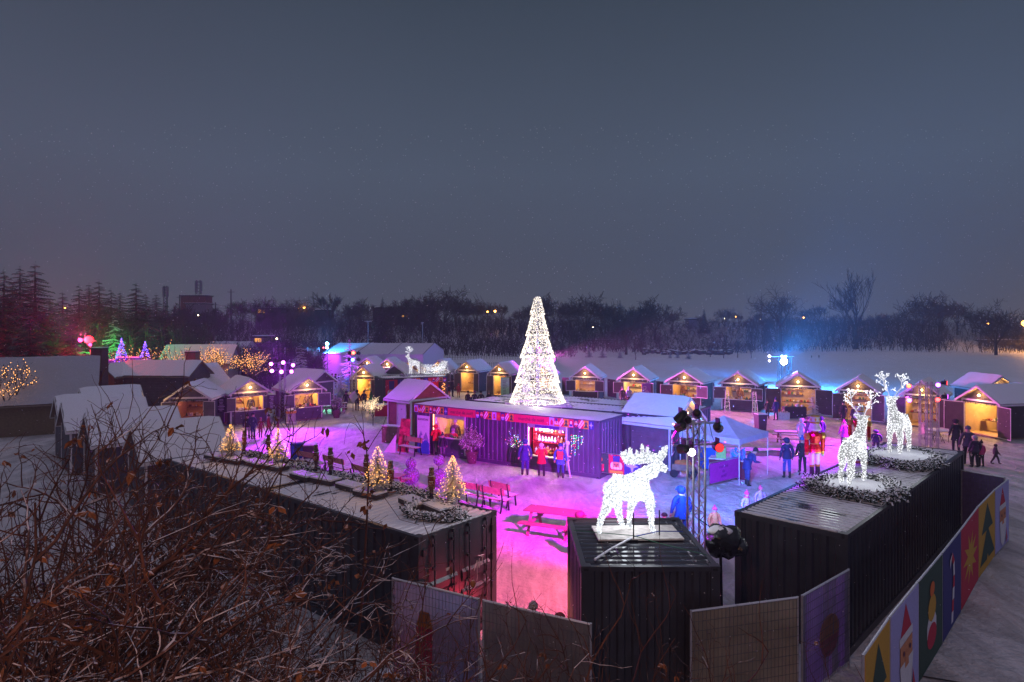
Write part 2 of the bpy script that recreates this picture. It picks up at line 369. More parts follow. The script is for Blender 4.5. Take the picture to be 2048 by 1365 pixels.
# moose container: ten feet, end on
C3 = container('shipping_container', 'short black shipping container in the front centre with the glowing moose on top', (1.25, 11.72, 0), 0, 2.50, Wd=2.95, roofmat=M_roofwet, group='dark shipping containers')
# its ribs run across: rebuild roof with ribs parallel to the short side facing us
for ch in list(C3.children):
    if ch.name.startswith('roof'): bpy.data.objects.remove(ch)
r = MB(); corr(r, (.05, .1, 2.59-.008), (0, 1, 0), 2.75, (0, 0, 1), 0, 0, .23, .03, False, (2.40, 0, 0)); ro = r.build('roof', M_roofwet, C3)
# right container, forty feet
B0 = Vector((5.2, 15.17, 0)); br = Vector((.697, .717, 0)); bw = Vector((.717, -.697, 0))
rzr = atan2(-bw.y, -bw.x) # not used
# local x along br; y=0 must be the right-hand side that faces the banner fence
C4 = container('shipping_container', 'long charcoal shipping container on the right with two glowing reindeer standing on its roof', B0+bw*2.44, atan2(br.y, br.x), 12.19, roofmat=M_roofhalf, group='dark shipping containers')
def right_at(s, w, z=2.59): return B0+br*s+bw*w+Vector((0, 0, z))   # w from the market side
M_snowedge = snowmat('snow_edge', 9, bump=.9)
def snow_ridge(parent, pts, r=.035, name='snow'):
    mb = MB(); P = [Vector(pts[0]).lerp(Vector(pts[1]), i/40) for i in range(41)]
    mb.tube([p+Vector((0, 0, U(-.006, .006))) for p in P], [r*U(.6, 1.2) for _ in P], 6); return mb.build(name, M_snowedge, parent, smooth=True)
snow_ridge(C4, ((.05, .2, 2.60), (.05, 2.3, 2.60)), .03)
snow_ridge(C1, ((5.9, .15, 2.60), (5.9, 2.3, 2.60)), .03)

# ------------------------------------------------------------ motif tiles (unit square 0..1) used on banners
RED = (.55, .015, .06); PINK = (.62, .03, .16); NAVY = (.035, .035, .20); GOLD = (.62, .33, .03); GRN = (.025, .07, .05); LILAC = (.42, .40, .75); WHT = (.75, .72, .78); SKIN = (.65, .25, .12); ORG = (.75, .16, .03); PLUM = (.10, .02, .09)
_pm = {}
def cm(c):
    k = tuple(round(x, 3) for x in c)
    if k not in _pm: _pm[k] = mat('printed_cloth_%d' % len(_pm), c, .75, var=.06, scale=20)
    return _pm[k]
def circ(cx, cy, r, n=14, ry=None): return [(cx+r*cos(2*pi*i/n), cy+(ry or r)*sin(2*pi*i/n)) for i in range(n)]
def motif(k):
    if k == 'tree': return GOLD, [(GRN, [(.5, .95), (.15, .55), (.85, .55)]), (GRN, [(.5, .62), (.05, .12), (.95, .12)]), (GOLD, [(.5, .2), (.4, .05), (.6, .05)])]
    if k == 'stripe': return RED, [(WHT, [(.0, .1), (.0, .4), (.6, 1), (.9, 1)]), (WHT, [(.35, 0), (.1, 0), (1, .9), (1, .62)]), ]
    if k == 'star': return NAVY, [(LILAC, [(.5, .95), (.6, .6), (.92, .5), (.6, .4), (.5, .05), (.4, .4), (.08, .5), (.4, .6)])]
    if k == 'burst': return RED, [(GOLD, [(.5+(.42 if i % 2 == 0 else .17)*cos(i*pi/10), .5+(.34 if i % 2 == 0 else .16)*sin(i*pi/10)) for i in range(20)])]
    if k == 'candle': return GRN, [(RED, [(.3, .05), (.7, .05), (.7, .45), (.3, .45)]), (ORG, [(.5, .92), (.62, .66), (.5, .52), (.38, .66)]), (PLUM, [(.485, .45), (.515, .45), (.515, .55), (.485, .55)])]
    if k == 'soldier': return RED, [(GOLD, [(.08, .02), (.92, .02), (.92, .16), (.08, .16)]), (NAVY, [(.3, .62), (.7, .62), (.74, .96), (.26, .96)]), (WHT, circ(.24, .42, .12, 10, .2)), (WHT, circ(.76, .42, .12, 10, .2)), (SKIN, [(.28, .2), (.72, .2), (.72, .64), (.28, .64)]), (WHT, circ(.4, .30, .1, 10, .06)), (WHT, circ(.6, .30, .1, 10, .06)), (PLUM, circ(.4, .5, .035)), (PLUM, circ(.6, .5, .035)), (RED, [(.46, .36), (.54, .36), (.54, .52), (.46, .52)])]
    if k == 'santa': return LILAC, [(RED, [(.5, .97), (.3, .68), (.72, .68)]), (WHT, [(.27, .62), (.75, .62), (.75, .70), (.27, .70)]), (SKIN, [(.29, .40), (.73, .40), (.73, .62), (.29, .62)]), (WHT, [(.27, .44), (.76, .44), (.68, .12), (.5, .02), (.34, .12)]), (SKIN, [(.44, .38), (.58, .38), (.56, .52), (.46, .52)]), (PLUM, circ(.4, .53, .025)), (PLUM, circ(.62, .53, .025)), (RED, [(.8, .1), (.7, .3), (.72, .02)])]
    if k == 'cane': return NAVY, [(WHT, [(.42, .05), (.52, .05), (.54, .18), (.44, .18)]), (RED, [(.44, .18), (.54, .18), (.56, .32), (.46, .32)]), (WHT, [(.46, .32), (.56, .32), (.58, .46), (.48, .46)]), (RED, [(.48, .46), (.58, .46), (.58, .6), (.5, .6)]), (WHT, [(.5, .6), (.58, .6), (.56, .78), (.48, .74)]), (RED, [(.48, .74), (.56, .78), (.44, .9), (.38, .84)]), (WHT, [(.38, .84), (.44, .9), (.3, .84), (.3, .74)])]
    if k == 'bauble': return GRN, [(WHT, [(.3, .42), (.4, .55), (.5, .42), (.6, .55), (.7, .42), (.7, .3), (.3, .3)]), (RED, circ(.5, .28, .2, 16, .13)), (GOLD, circ(.5, .58, .17, 14, .14)), (ORG, circ(.5, .78, .1, 12, .08))]
    if k == 'ornament': return PLUM, [(SKIN, circ(.5, .55, .33)), (WHT, [(.2, .4), (.8, .4), (.8, .55), (.2, .55)]), (RED, circ(.5, .3, .16))]
    if k == 'stocking': return LILAC, [(RED, [(.3, .9), (.65, .9), (.65, .4), (.85, .2), (.3, .15)]), (WHT, [(.27, .8), (.68, .8), (.68, .95), (.27, .95)])]
    if k == 'cup': return NAVY, [(RED, circ(.5, .62, .36, 14, .25)), (WHT, [(.15, .3), (.85, .3), (.85, .5), (.15, .5)]), (LILAC, circ(.5, .2, .3, 12, .14))]
    if k == 'pinkstar': return RED, [(LILAC, [(.1, .1), (.9, .1), (.9, .25), (.1, .25)]), (WHT, circ(.5, .6, .2, 10)), (NAVY, circ(.5, .3, .33, 12, .14))]
    return LILAC, [(RED, [(.2, .1), (.8, .1), (.8, .6), (.5, .85), (.2, .6)])]
def tiles(parent, kinds, x0, x1, z0, z1, y, name='banner', eps=.004):
    """row of printed squares on the plane y=const facing -y; ONE mesh"""
    mb = MB(); ms = []; w = (x1-x0)/len(kinds)
    def idx(c):
        m = cm(c)
        if m not in ms: ms.append(m)
        return ms.index(m)
    for i, k in enumerate(kinds):
        bgc, ps = motif(k); xa = x0+i*w
        mb.mat(idx(bgc)).slab([(xa, y, z0), (xa+w, y, z0), (xa+w, y, z1), (xa, y, z1)], (0, .01, 0))
        for j, (c, pts) in enumerate(ps):
            mb.mat(idx(c)).poly([(xa+a*w, y-eps*(j+1)*.6, z0+b_*(z1-z0)) for a, b_ in pts])
    return mb.build(name, ms, parent)
# ------------------------------------------------------------ bar container (stall long front) and its neighbours
D0 = Vector((-5.25, 35.1, 0)); bd = Vector((.832, -.5548, 0)); rzb = atan2(bd.y, bd.x); LB = 11.0
def bar_at(x, y, z=0): return D0+bd*x+Vector((-bd.y, bd.x, 0))*y+Vector((0, 0, z))
M_contpur = mat('container_paint_plum_grey', (.075, .06, .11), .5, .1, var=.2, scale=1.2)
M_shutter = mat('rolling_shutter_steel', (.45, .42, .46), .5, .5, var=.1)
def bar_front(t):
    segs = [(.16, 1.45), (3.45, 7.2), (9.35, LB-.16)]
    w = MB()
    for a, b_ in segs: corr(w, (a, .03, 0), (1, 0, 0), b_-a, (0, -1, 0), .17, 2.51, .26, .035)
    for a, b_ in ((1.45, 3.45), (7.2, 9.35)):
        w.b2((a, .02, .17), (b_, .05, .95 if a < 3 else .62)); w.b2((a, .02, 2.2), (b_, .05, 2.51))
    w.build('side_wall', M_contpur, t)
    for a, b_, z0 in ((1.45, 3.45, .95), (7.2, 9.35, .62)):
        f = MB()
        for x in (a+.03, b_-.03): f.b2((x-.035, -.015, .17), (x+.035, .06, 2.2))
        f.b2((a, -.03, z0), (b_, .25, z0+.05)); fo = f.build('serving_hatch', M_trim, t)
        s = MB()
        for k in range(5): s.b2((a+.03, -.04, 2.0+k*.05), (b_-.03, -.02+.008*(k % 2), 2.045+k*.05))
        s.build('rolled_shutter', M_shutter, fo)
        k_ = MB(); k_.b2((a-.15, 1.5, .17), (b_+.15, 1.54, 2.4)); k_.b2((a-.19, .08, .17), (a-.15, 1.5, 2.4)); k_.b2((b_+.15, .08, .17), (b_+.19, 1.5, 2.4)); k_.b2((a, .08, .17), (b_, 1.5, .2))
        k_.build('booth_lining', M_inside if a < 3 else mat('red_lining', (.35, .05, .04), .7), t)
BAR = container('stall_container', 'long plum grey container bar with two serving hatches under a printed christmas fascia', D0, rzb, LB, front=bar_front, paint=M_contpur, roofmat=mat('thick_roof_snow_bar', SNOWC, .6, var=.05))
sn = MB(); nx, ny = 46, 8
vs = [(-.03+(LB+.06)*i/nx, -.05+(2.5)*j/ny, 2.60+.07*min(1, 3*min(i, nx-i)/nx*8, 2*min(j, ny-j))+U(0, .012)) for j in range(ny+1) for i in range(nx+1)]
fs = [(j*(nx+1)+i, j*(nx+1)+i+1, (j+1)*(nx+1)+i+1, (j+1)*(nx+1)+i) for j in range(ny) for i in range(nx)]
sn.add(vs, fs).build('roof_snow', SNOW, BAR, smooth=True)
T1 = ['x', 'soldier', 'stripe', 'tree', 'pinkstar', 'ornament', 'stripe', 'tree', 'star']
T2 = ['cup', 'ornament', 'stripe', 'tree', 'stocking', 'burst', 'cup', 'stripe', 'tree']
T3 = ['x', 'soldier', 'stripe', 'tree', 'pinkstar', 'ornament', 'stripe', 'tree', 'star']
fz0, fz1 = 2.18, 2.56
M_sign = mat('magenta_sign_cloth', (.62, .015, .10), .7, var=.05)
M_ink = mat('dark_plum_lettering', (.05, .01, .05), .7, var=0)
tiles(BAR, T1, .02, 2.35, fz0, fz1, -.07, 'fascia_print'); tiles(BAR, T2, 4.15, 6.45, fz0, fz1, -.07, 'fascia_print'); tiles(BAR, T3, 8.45, LB-.25, fz0, fz1, -.07, 'fascia_print')
for a, b_, s_ in ((2.35, 4.15, 'marché de noël'), (6.45, 8.45, 'marché de noël')):
    pn = MB(); pn.b2((a, -.075, fz0), (b_, -.06, fz1)); so = pn.build('fascia_sign', M_sign, BAR)
    txt(s_, 'lettering', .23, M_ink, so, ((a+b_)/2, -.08, (fz0+fz1)/2), (radians(90), 0, 0))
pn = MB(); pn.b2((7.7, -.12, 2.04), (9.0, -.10, 2.16)); pn.build('name_board', mat('violet_board', (.08, .03, .25)), BAR)
# goods in the two booths
def goods_box(mb, x, y, z, w, h, mi): mb.mat(mi).box((x, y, z+h/2), (w, w*.7, h))
gm = [mat('goods_cream', (.6, .5, .38)), mat('goods_red', (.45, .05, .05)), mat('goods_green', (.08, .2, .08)), mat('goods_white', (.75, .74, .72)), mat('goods_brown', (.2, .1, .05)), mat('goods_gold', (.55, .33, .08))]
def goods(parent, x0, x1, y, z, n, hmin=.08, hmax=.25, depth=.2, name='goods'):
    mb = MB()
    for i in range(n):
        x = x0+(x1-x0)*(i+.5)/n+U(-.02, .02); h = U(hmin, hmax); w = min(.16, (x1-x0)/n*.8); yy = y+U(-depth, depth)/2
        mb.mat(random.randrange(6))
        k = random.randrange(3)
        if k == 0: mb.box((x, yy, z+h/2), (w, w, h))
        elif k == 1: mb.lathe([(w*.45, 0), (w*.5, h*.5), (w*.2, h*.75), (w*.18, h)], 7, (x, yy, z))
        else: mb.ball((x, yy, z+h*.5), h*.5, 7, 5)
    return mb.build(name, gm, parent)
def sub(parent, mb, name, m, **k): return mb.build(name, m, parent, **k)
# ornaments and toy display of the right-hand hatch: a shelf rack of its own
rack = thing('display_rack', 'red shelf rack full of white toys behind the right hatch of the container bar', 'display rack', bar_at(0, 0), rzb)
s = MB()
for z in (.62, 1.25, 1.72): s.b2((7.3, .35, z), (9.25, .8, z+.03))
for x in (7.32, 9.23): s.b2((x-.02, .35, .2), (x+.02, .8, 2.15))
s.build('shelf', mat('red_cloth', (.5, .02, .03)), rack)
gm2 = [gm[3], gm[3], gm[0], gm[1], gm[3], gm[5]]
for z, n, hh in ((.67, 12, .42), (1.28, 11, .34), (1.75, 9, .33)):
    mb = MB()
    for i in range(n):
        x = 7.42+1.75*i/(n-1); h = hh*U(.7, 1.1); mb.mat(random.randrange(6))
        mb.ball((x, .45, z+h*.32), h*.3, 8, 6); mb.ball((x, .44, z+h*.75), h*.2, 8, 6)
        mb.mat(1).bar((x, .42, z+h*.85), (x+.03, .42, z+h*1.08), .03)
    mb.build('plush_toy', gm2, rack)
g = goods(BAR, 1.55, 3.35, .1, 1.0, 14, .06, .2, .1)
sh = MB(); sh.b2((2.1, .75, 1.3), (3.0, 1.1, 1.33)); sh.b2((2.1, .75, 1.0), (3.0, 1.1, 1.03)); sh.build('shelf', M_wood, BAR)
mb = MB()
for i in range(24):   # string of bulbs across the back wall
    x = 1.4+2.1*i/23; mb.octa((x, 1.42, 2.05-.12*abs(sin(i*.52))), .02)
mb.build('string_light', glow('string_bulb', (1, .78, .45), 15), BAR)
light('bar_hatch_lamp', 'POINT', (2.4, .6, 1.75), (1, .55, .16), 170, BAR, size=.08)
light('toy_hatch_lamp', 'POINT', (8.2, .15, 2.05), (1, .66, .45), 190, BAR, size=.08)
tb = MB(); tb.tube([(1.38, -.06, 1.3), (1.38, -.06, 2.15)], .03, 8); tb.build('tube_lamp', glow('pink_orange_tube', (1, .35, .2), 5), BAR)
# pole trim at hatch, A-frame lit candy post etc: hung lights right of hatch
M_multi = [glow('green_bulb', (.05, 1, .3), 5), glow('blue_bulb', (.1, .2, 1), 6), glow('white_bulb', (1, .9, 1), 5), glow('red_bulb', (1, .08, .05), 5)]
hl = thing('hanging_lights', 'cluster of multicoloured fairy lights hanging on the container bar wall right of the toy hatch', 'lights', bar_at(9.95, -.12, 0), rzb)
mb = MB(); wr = MB()
for k in range(7):
    x = (k-3)*.10+U(-.04, .04); zt = 1.85; L_ = U(.25, 1.2); wr.tube([(x*.3, 0, 1.85), (x, 0, zt), (x, 0, zt-L_)], .004, 3)
    for i in range(int(L_/.07)): mb.mat(random.randrange(4) if R() > .15 else 2).octa((x+U(-.02, .02), -.02, zt-i*.07), .017)
mb.build('bulb', M_multi, hl); wr.build('cable', M_black, hl)
hl2 = thing('hanging_lights', 'snowy twig bundle hung with coloured lights on the bar wall left of the toy hatch', 'lights', bar_at(6.75, -.2, 0), rzb)
mb = MB(); wr = MB()
for k in range(16):
    a = U(-1.5, 1.5); p = Vector((0, 0, .9)); q = Vector((sin(a)*.7, -.1+U(-.1, .1), .9+cos(a)*U(.5, 1.2))); m_ = (p+q)/2+Vector((0, 0, .12)); wr.tube([p, m_, q], [.014, .01, .005], 4)
    for i in range(4): mb.mat(random.choice((2, 2, 1, 0, 3))).octa(p.lerp(q, U(.3, 1)), .016)
wr.build('twig', mat('snowy_twig', (.12, .09, .08), snow=.9, sthr=.3), hl2); mb.build('bulb', M_multi, hl2)
# roll-up sign at left end
ru = thing('roll_up_sign', 'tall white and blue roll up sign standing at the left end of the container bar', 'sign', bar_at(.82, -.25, 0), rzb)
mb = MB(); mb.mat(0).b2((-.42, 0, .06), (.42, .02, 2.05)); mb.mat(1).poly([(-.42, -.003, .06), (.42, -.003, .06), (.42, -.003, .6), (.2, -.003, .9), (0, -.003, .66), (-.15, -.003, .86), (-.42, -.003, .6)])
mb.mat(2).poly([(-.38, -.005, .75), (-.15, -.005, 1.25), (.0, -.005, .95)]); mb.poly([(-.05, -.006, .8), (.2, -.006, 1.2), (.4, -.006, .75)]); mb.mat(0).poly([(-.16, -.008, .98), (.02, -.008, 1.05), (.06, -.008, .85), (-.12, -.008, .78)])
mb.mat(1).b2((-.14, -.01, .42), (.14, -.009, .62))
so = mb.build('sign_panel', [mat('white_vinyl', (.70, .70, .80), .5, var=.03), mat('blue_vinyl', (.04, .12, .42), .5, var=.1), mat('greyblue_vinyl', (.25, .27, .45), .5)], ru)
txt('SILKNSOAK', 'lettering', .145, M_ink, so, (0, -.01, 1.85), (radians(90), 0, 0))
txt('_____________\n_____________', 'lettering', .045, M_ink, so, (0, -.01, 1.5), (radians(90), 0, 0))
mb = MB(); mb.b2((-.45, -.12, 0), (.45, .14, .06)); mb.build('base', M_steel, ru)
# barrier with printed cover, feet like hoops
def barrier(label, loc, rz, Ln=2.3, kinds=None, text=None, col=None, name='crowd_barrier'):
    t = thing(name, label, 'barrier', loc, rz, 'steel crowd barriers with printed covers')
    f = MB(); f.tube([(-Ln/2, 0, .22), (-Ln/2, 0, 1.0), (-Ln/2+.09, 0, 1.1), (Ln/2-.09, 0, 1.1), (Ln/2, 0, 1.0), (Ln/2, 0, .22), (-Ln/2, 0, .22)], .02, 6)
    f.build('frame', M_steel, t)
    for x in (-Ln/2+.25, Ln/2-.25):
        g = MB(); g.tube([(x, -.32, .0), (x, -.24, .1), (x, 0, .22), (x, .24, .1), (x, .32, 0)], .018, 6); g.build('foot', M_steel, t)
    if kinds: tiles(t, kinds, -Ln/2+.03, Ln/2-.03, .24, 1.07, -.03, 'cover')
    if text:
        m = MB(); m.b2((-Ln/2+.03, -.035, .24), (Ln/2-.03, -.025, 1.07)); so = m.build('cover', mat('magenta_cover', (.42, .01, .28), .7, var=.08), t)
        for k, s_ in enumerate(text): txt(s_, 'lettering', .21, mat('deep_magenta_lettering', (.18, .0, .16), .7, var=0), so, (-.12, -.045, .86-.2*k), (radians(90), 0, 0))
    return t
p1 = at(1187, 952); p2 = at(1275, 963)
barrier('crowd barrier with candle and soldier face print beside the container bar', (p1+p2)/2+Vector((.05, -.1, 0)), atan2(p2.y-p1.y, p2.x-p1.x), 2.25, ['candle', 'soldier', 'star'])
p1 = at(1408, 982); p2 = at(1488, 962)
barrier('crowd barrier with plain magenta cover in front of the pop up canopy', (p1+p2)/2, atan2(p2.y-p1.y, p2.x-p1.x), 2.2, text=['marché', 'de', 'noël'])

# stage: two containers side by side carrying the big light tree
E0 = Vector((-2.42, 36.95, 0))
for k, lab in enumerate(('snow topped dark container under the front of the big light tree', 'snow topped dark container behind, under the back of the big light tree')):
    nn = Vector((.5614, .8275, 0)); c = container('stage_container', lab, E0+nn*(2.5*k), rzb, 12.19 if k == 0 else 12.19, roofmat=M_roofsnow, group='containers under the light tree')
# ------------------------------------------------------------ market huts
def hut(label, loc, rz, w=2.4, d=3.0, h=2.2, rise=.85, kind='window', wall=None, lamp=True, side_door=None, shutters=True, garl=True, inside=None, warm=(1, .53, .15), lw=None, name='market_hut', over=.32, cat='hut', group='gabled market huts', seller=None, sill=.95, top=1.9, goodsn=9, ilight=26):
    wall = wall or M_dark
    t = thing(name, label, cat, loc, rz, group); T = .06
    wl = MB(); hw = w/2
    wl.b2((-hw, 0, .1), (-hw+T, d, h)); wl.b2((hw-T, 0, .1), (hw, d, h)); wl.b2((-hw+T, d-T, .1), (hw-T, d, h))
    wl.slab([(-hw, d, h), (hw, d, h), (0, d, h+rise)], (0, -T, 0))
    open_ = {'window': (-hw*.72, hw*.72, sill, top), 'door': (-hw*.66, hw*.66, .12, 1.98), 'closed': None, 'wide': (-hw*.86, hw*.86, .12, 2.0)}[kind]
    if open_ is None: wl.b2((-hw+T, 0, .1), (hw-T, T, h))
    else:
        a, b_, z0, z1 = open_
        wl.b2((-hw+T, 0, .1), (a, T, h)); wl.b2((b_, 0, .1), (hw-T, T, h)); wl.b2((a, 0, z1), (b_, T, h))
        if z0 > .2: wl.b2((a, 0, .1), (b_, T, z0))
    wl.build('wall', wall, t)
    g = MB(); g.slab([(-hw, 0, h), (hw, 0, h), (0, 0, h+rise)], (0, T, 0)); g.build('gable', wall, t)
    # white trim: corner posts, beam, base
    for x in (-hw, hw):
        xa = x-.03; xb = x+.03+(.06 if x < 0 else -.12)
        tr = MB(); tr.b2((min(xa, xb), -.025, .1), (max(xa, xb), .03, h)); tr.build('corner_trim', M_trim, t)
        tr = MB(); tr.b2((x-.028, d-.06, .1), (x+.028, d+.025, h)); tr.build('corner_trim', M_trim, t)
    tr = MB(); tr.b2((-hw-.03, -.035, h-.07), (hw+.03, .0, h+.04)); tr.build('eave_beam', M_trim, t)
    ba = MB()
    for x in (-hw*.7, 0, hw*.7): ba.b2((x-.05, .05, 0), (x+.05, d-.05, .1))
    ba.b2((-hw, .0, .04), (hw, d, .1)); ba.build('base', M_wood, t)
    # roof: two slopes, rake boards, snow
    so = .2; sl = rise/hw; zt = h+rise+.05; ze = h-so*sl+.05
    r = MB()
    for s_ in (-1, 1):
        r.slab([(0, -over, zt), (s_*(hw+so), -over, ze), (s_*(hw+so), d+.2, ze), (0, d+.2, zt)], (0, 0, -.05))
    ro = r.build('roof', M_under, t)
    rk = MB()
    for s_ in (-1, 1):
        for y in (-over-.02, d+.2): rk.slab([(0, y, zt+.03), (s_*(hw+so+.02), y, ze+.03), (s_*(hw+so+.02), y, ze-.10), (0, y, zt-.10)], (0, .02, 0))
        rk.b2((s_*(hw+so), -over, ze-.1), (s_*(hw+so+.02), d+.2, ze+.02))
    rk.build('rake_board', M_trim, ro)
    sn = MB()
    for s_ in (-1, 1):
        nu, nv = 10, 8; vs = []
        for j in range(nv+1):
            for i in range(nu+1):
                u = i/nu; v = j/nv; x = s_*u*(hw+so-.0); y = -over+.02+v*(d+.2+over-.04)
                ed = min(1, min(v, 1-v)*7+.35, (1-u)*6+.4); vs.append((x+s_*(U(0, .05) if i == nu else 0), y+(U(-.03, .03) if j in (0, nv) else 0), zt+(ze-zt)*u+.005+.10*ed+U(0, .015)))
        fs = [(j*(nu+1)+i, j*(nu+1)+i+1, (j+1)*(nu+1)+i+1, (j+1)*(nu+1)+i) if s_ > 0 else (j*(nu+1)+i+1, j*(nu+1)+i, (j+1)*(nu+1)+i, (j+1)*(nu+1)+i+1) for j in range(nv) for i in range(nu)]
        sn.add(vs, fs)
    for (y) in (-over+.02, d+.18): sn.slab([(0, y, zt+.08), (hw+so, y, ze+.03), (hw+so, y, ze), (0, y, zt)], (0, .001, 0)); sn.slab([(0, y, zt+.08), (-hw-so, y, ze+.03), (-hw-so, y, ze), (0, y, zt)], (0, .001, 0))
    sn.build('roof_snow', SNOW, ro, smooth=True)
    if garl:
        gb = MB()
        for i in range(90):
            x = U(-hw*.92, hw*.92); z = h-.12-.05*abs(sin(x*5)); a = U(0, 6.3); gb.bar((x, -.06, z), (x+.09*cos(a), -.07+U(-.05, .02), z+.07*sin(a)-.03), .018, .02)
        gb.build('garland', M_garland, t)
    if lamp:
        lm = MB(); lm.mat(1).tube([(0, 0, h+rise*.42), (0, -.10, h+rise*.42)], .02, 6); lm.mat(0).ball((0, -.14, h+rise*.38), .062, 10, 8)
        lo = lm.build('lamp', [M_bulb, M_black], t)
        light('gable_lamp', 'POINT', (0, -.26, h+rise*.36), warm, (lw or 17)*2.6, t, size=.06)
    if open_:
        a, b_, z0, z1 = open_
        fr = MB(); k = .035
        fr.b2((a-k, -.03, z0-k), (a, .07, z1+k)); fr.b2((b_, -.03, z0-k), (b_+k, .07, z1+k)); fr.b2((a, -.03, z1), (b_, .07, z1+k))
        if z0 > .2: fr.b2((a-.05, -.16, z0-.04), (b_+.05, .07, z0))
        fr.build('opening_frame', M_trim, t)
        li = MB(); li.b2((-hw+T, d-T-.03, .1), (hw-T, d-T-.005, h)); li.b2((-hw+T+.003, T, .1), (-hw+T+.02, d-T-.03, h)); li.b2((hw-T-.02, T, .1), (hw-T-.003, d-T-.03, h)); li.b2((-hw+T, T, h-.03), (hw-T, d-T, h-.01)); li.b2((-hw+T, T, .1), (hw-T, d-T, .13))
        li.build('lining', inside or M_inside, t)
        s = MB(); zs = z0+.02 if z0 > .2 else .85
        s.b2((a+.02, .10 if z0 > .2 else 1.3, zs-.05), (b_-.02, .45 if z0 > .2 else 1.7, zs)); 
        for z in (1.25, 1.6): s.b2((-hw+.2, d-.45, z), (hw*.3, d-.12, z+.025))
        s.build('shelf', M_wood, t)
        goods(t, a+.05, b_-.05, .25 if z0 > .2 else 1.5, zs, goodsn, .07, .24, .15)
        goods(t, -hw+.25, hw*.25, d-.28, 1.275, 7, .1, .26, .05); goods(t, -hw+.25, hw*.25, d-.28, 1.625, 6, .1, .26, .05)
        light('hut_lamp', 'POINT', (0, d*.42, h-.2), warm, ilight*4.4, t, size=.08)
        if shutters:
            dw = (b_-a)/2
            for s_, x in ((-1, a), (1, b_)):
                sh = MB(); an = .35 if s_ < 0 else .25; q = Vector((x+s_*dw*cos(an), -.04-dw*sin(an), 0)); p = Vector((x+s_*.04, -.04, 0))
                zc = (z0+z1)/2; sh.bar(p+Vector((0, 0, zc)), q+Vector((0, 0, zc)), .03, z1-z0, up=(0, 0, 1))
                so_ = sh.build('shutter', wall, t)
                e_ = MB()
                nn = Vector((q.y-p.y, -(q.x-p.x), 0)).normalized()*(.02 if (q.x-p.x) > 0 else -.02)
                for zz in (z0+.02, z1-.02): e_.bar(p+nn*1+Vector((0, 0, zz)), q+nn*1+Vector((0, 0, zz)), .02, .045)
                e_.bar(q+nn+Vector((0, 0, z0)), q+nn+Vector((0, 0, z1)), .03, .03); e_.build('edge_trim', M_trim, so_)
    return t
def hutpx(label, L_, R_, **k):
    a = at(*L_); b_ = at(*R_); c = (a+b_)/2
    return hut(label, c, atan2(b_.y-a.y, b_.x-a.x), w=(b_-a).length, **k)
M_blk = siding('black_board_siding', (.045, .038, .040))
# back row, right half, left to right
hutpx('dark hut with an empty amber lit counter just right of the big light tree', (1144, 803), (1197, 805), goodsn=6)
hutpx('dark hut second to the right of the light tree with customers at its pale counter', (1240, 808), (1296, 811), inside=mat('white_lining', (.7, .68, .62)), ilight=40)
hutpx('hut third right of the light tree, with white trimmed open shutters', (1337, 815), (1403, 820))
hutpx('hut with light wound ladders at its corners, fourth right of the light tree', (1443, 821), (1512, 826), kind='window')
hutpx('hut under the blue floodlights with black cloth table and snowy white tree at its corner', (1557, 829), (1636, 833), kind='wide', over=.3)
hutpx('hut behind the near reindeer with a dark figure at its doorway and fringed eave', (1677, 841), (1757, 847), kind='door', d=3.2)
hutpx('hut directly behind the right lighting tower with stacked cream goods in front', (1806, 853), (1884, 860), kind='wide', d=3.2)
hutpx('hut at the right edge with a wide open amber doorway and wall clock inside', (1924, 866), (2002, 881), kind='wide', d=3.4, ilight=60)
# extension sheds at far right
sh = hut('closed shed with a pale door right of the amber doorway hut', at(2075, 872), radians(-18), w=3.6, d=3.4, kind='closed', lamp=False, garl=False, name='shed', cat='shed', group=None, rise=.7)
m = MB(); m.b2((-1.2, -.05, .1), (-.3, -.02, 2.0)); m.build('door', M_trim, sh)
hut('hut mostly hidden behind the two rightmost huts with only a small lit gable showing', atY(1998, 790, 47)*1.0+Vector((0, 0, -1.76)), 0, w=2.4, d=3, kind='closed', garl=False)
# back row, left half
hutpx('hut right behind the big light tree, only its right side showing', (1068, 796), (1106, 797), kind='window')
hutpx('open hut with a seller standing inside just left of the light tree', (981, 793), (1019, 795), kind='door', ilight=45, h=2.25)
hutpx('open hut with round lanterns, second left of the light tree', (916, 785), (954, 787), kind='door', ilight=40, h=2.25)
hutpx('hut behind the glowing sleigh with a broad amber counter', (862, 781), (895, 782), kind='window', ilight=34)
hutpx('yellow lit open hut beside the small lighting tower, double doors folded back', (708, 803), (749, 804), kind='door', ilight=70, h=2.25, inside=mat('yellow_lining', (.75, .55, .2)))
for (px, y, sc_, lab, lm) in ((735, 717, 1, 'far small hut nearest the tent with its gable lamp lit', True), (775, 719, 1, 'far small hut with lit gable lamp, right of the one nearest the tent', True), (790, 731, 1, 'far dark hut with an unlit gable in front of the small lit ones', False), (818, 724, 1, 'far hut with a lit gable seen behind the glowing reindeer and sleigh', True)):
    Y = F*(H-3.05)/(y-YH); hut(lab, Vector(((px-1024)*Y/F, Y, 0)), radians(-4), kind='closed', lamp=lm, garl=False, group='far gabled huts', w=2.3, d=3.4, lw=24)
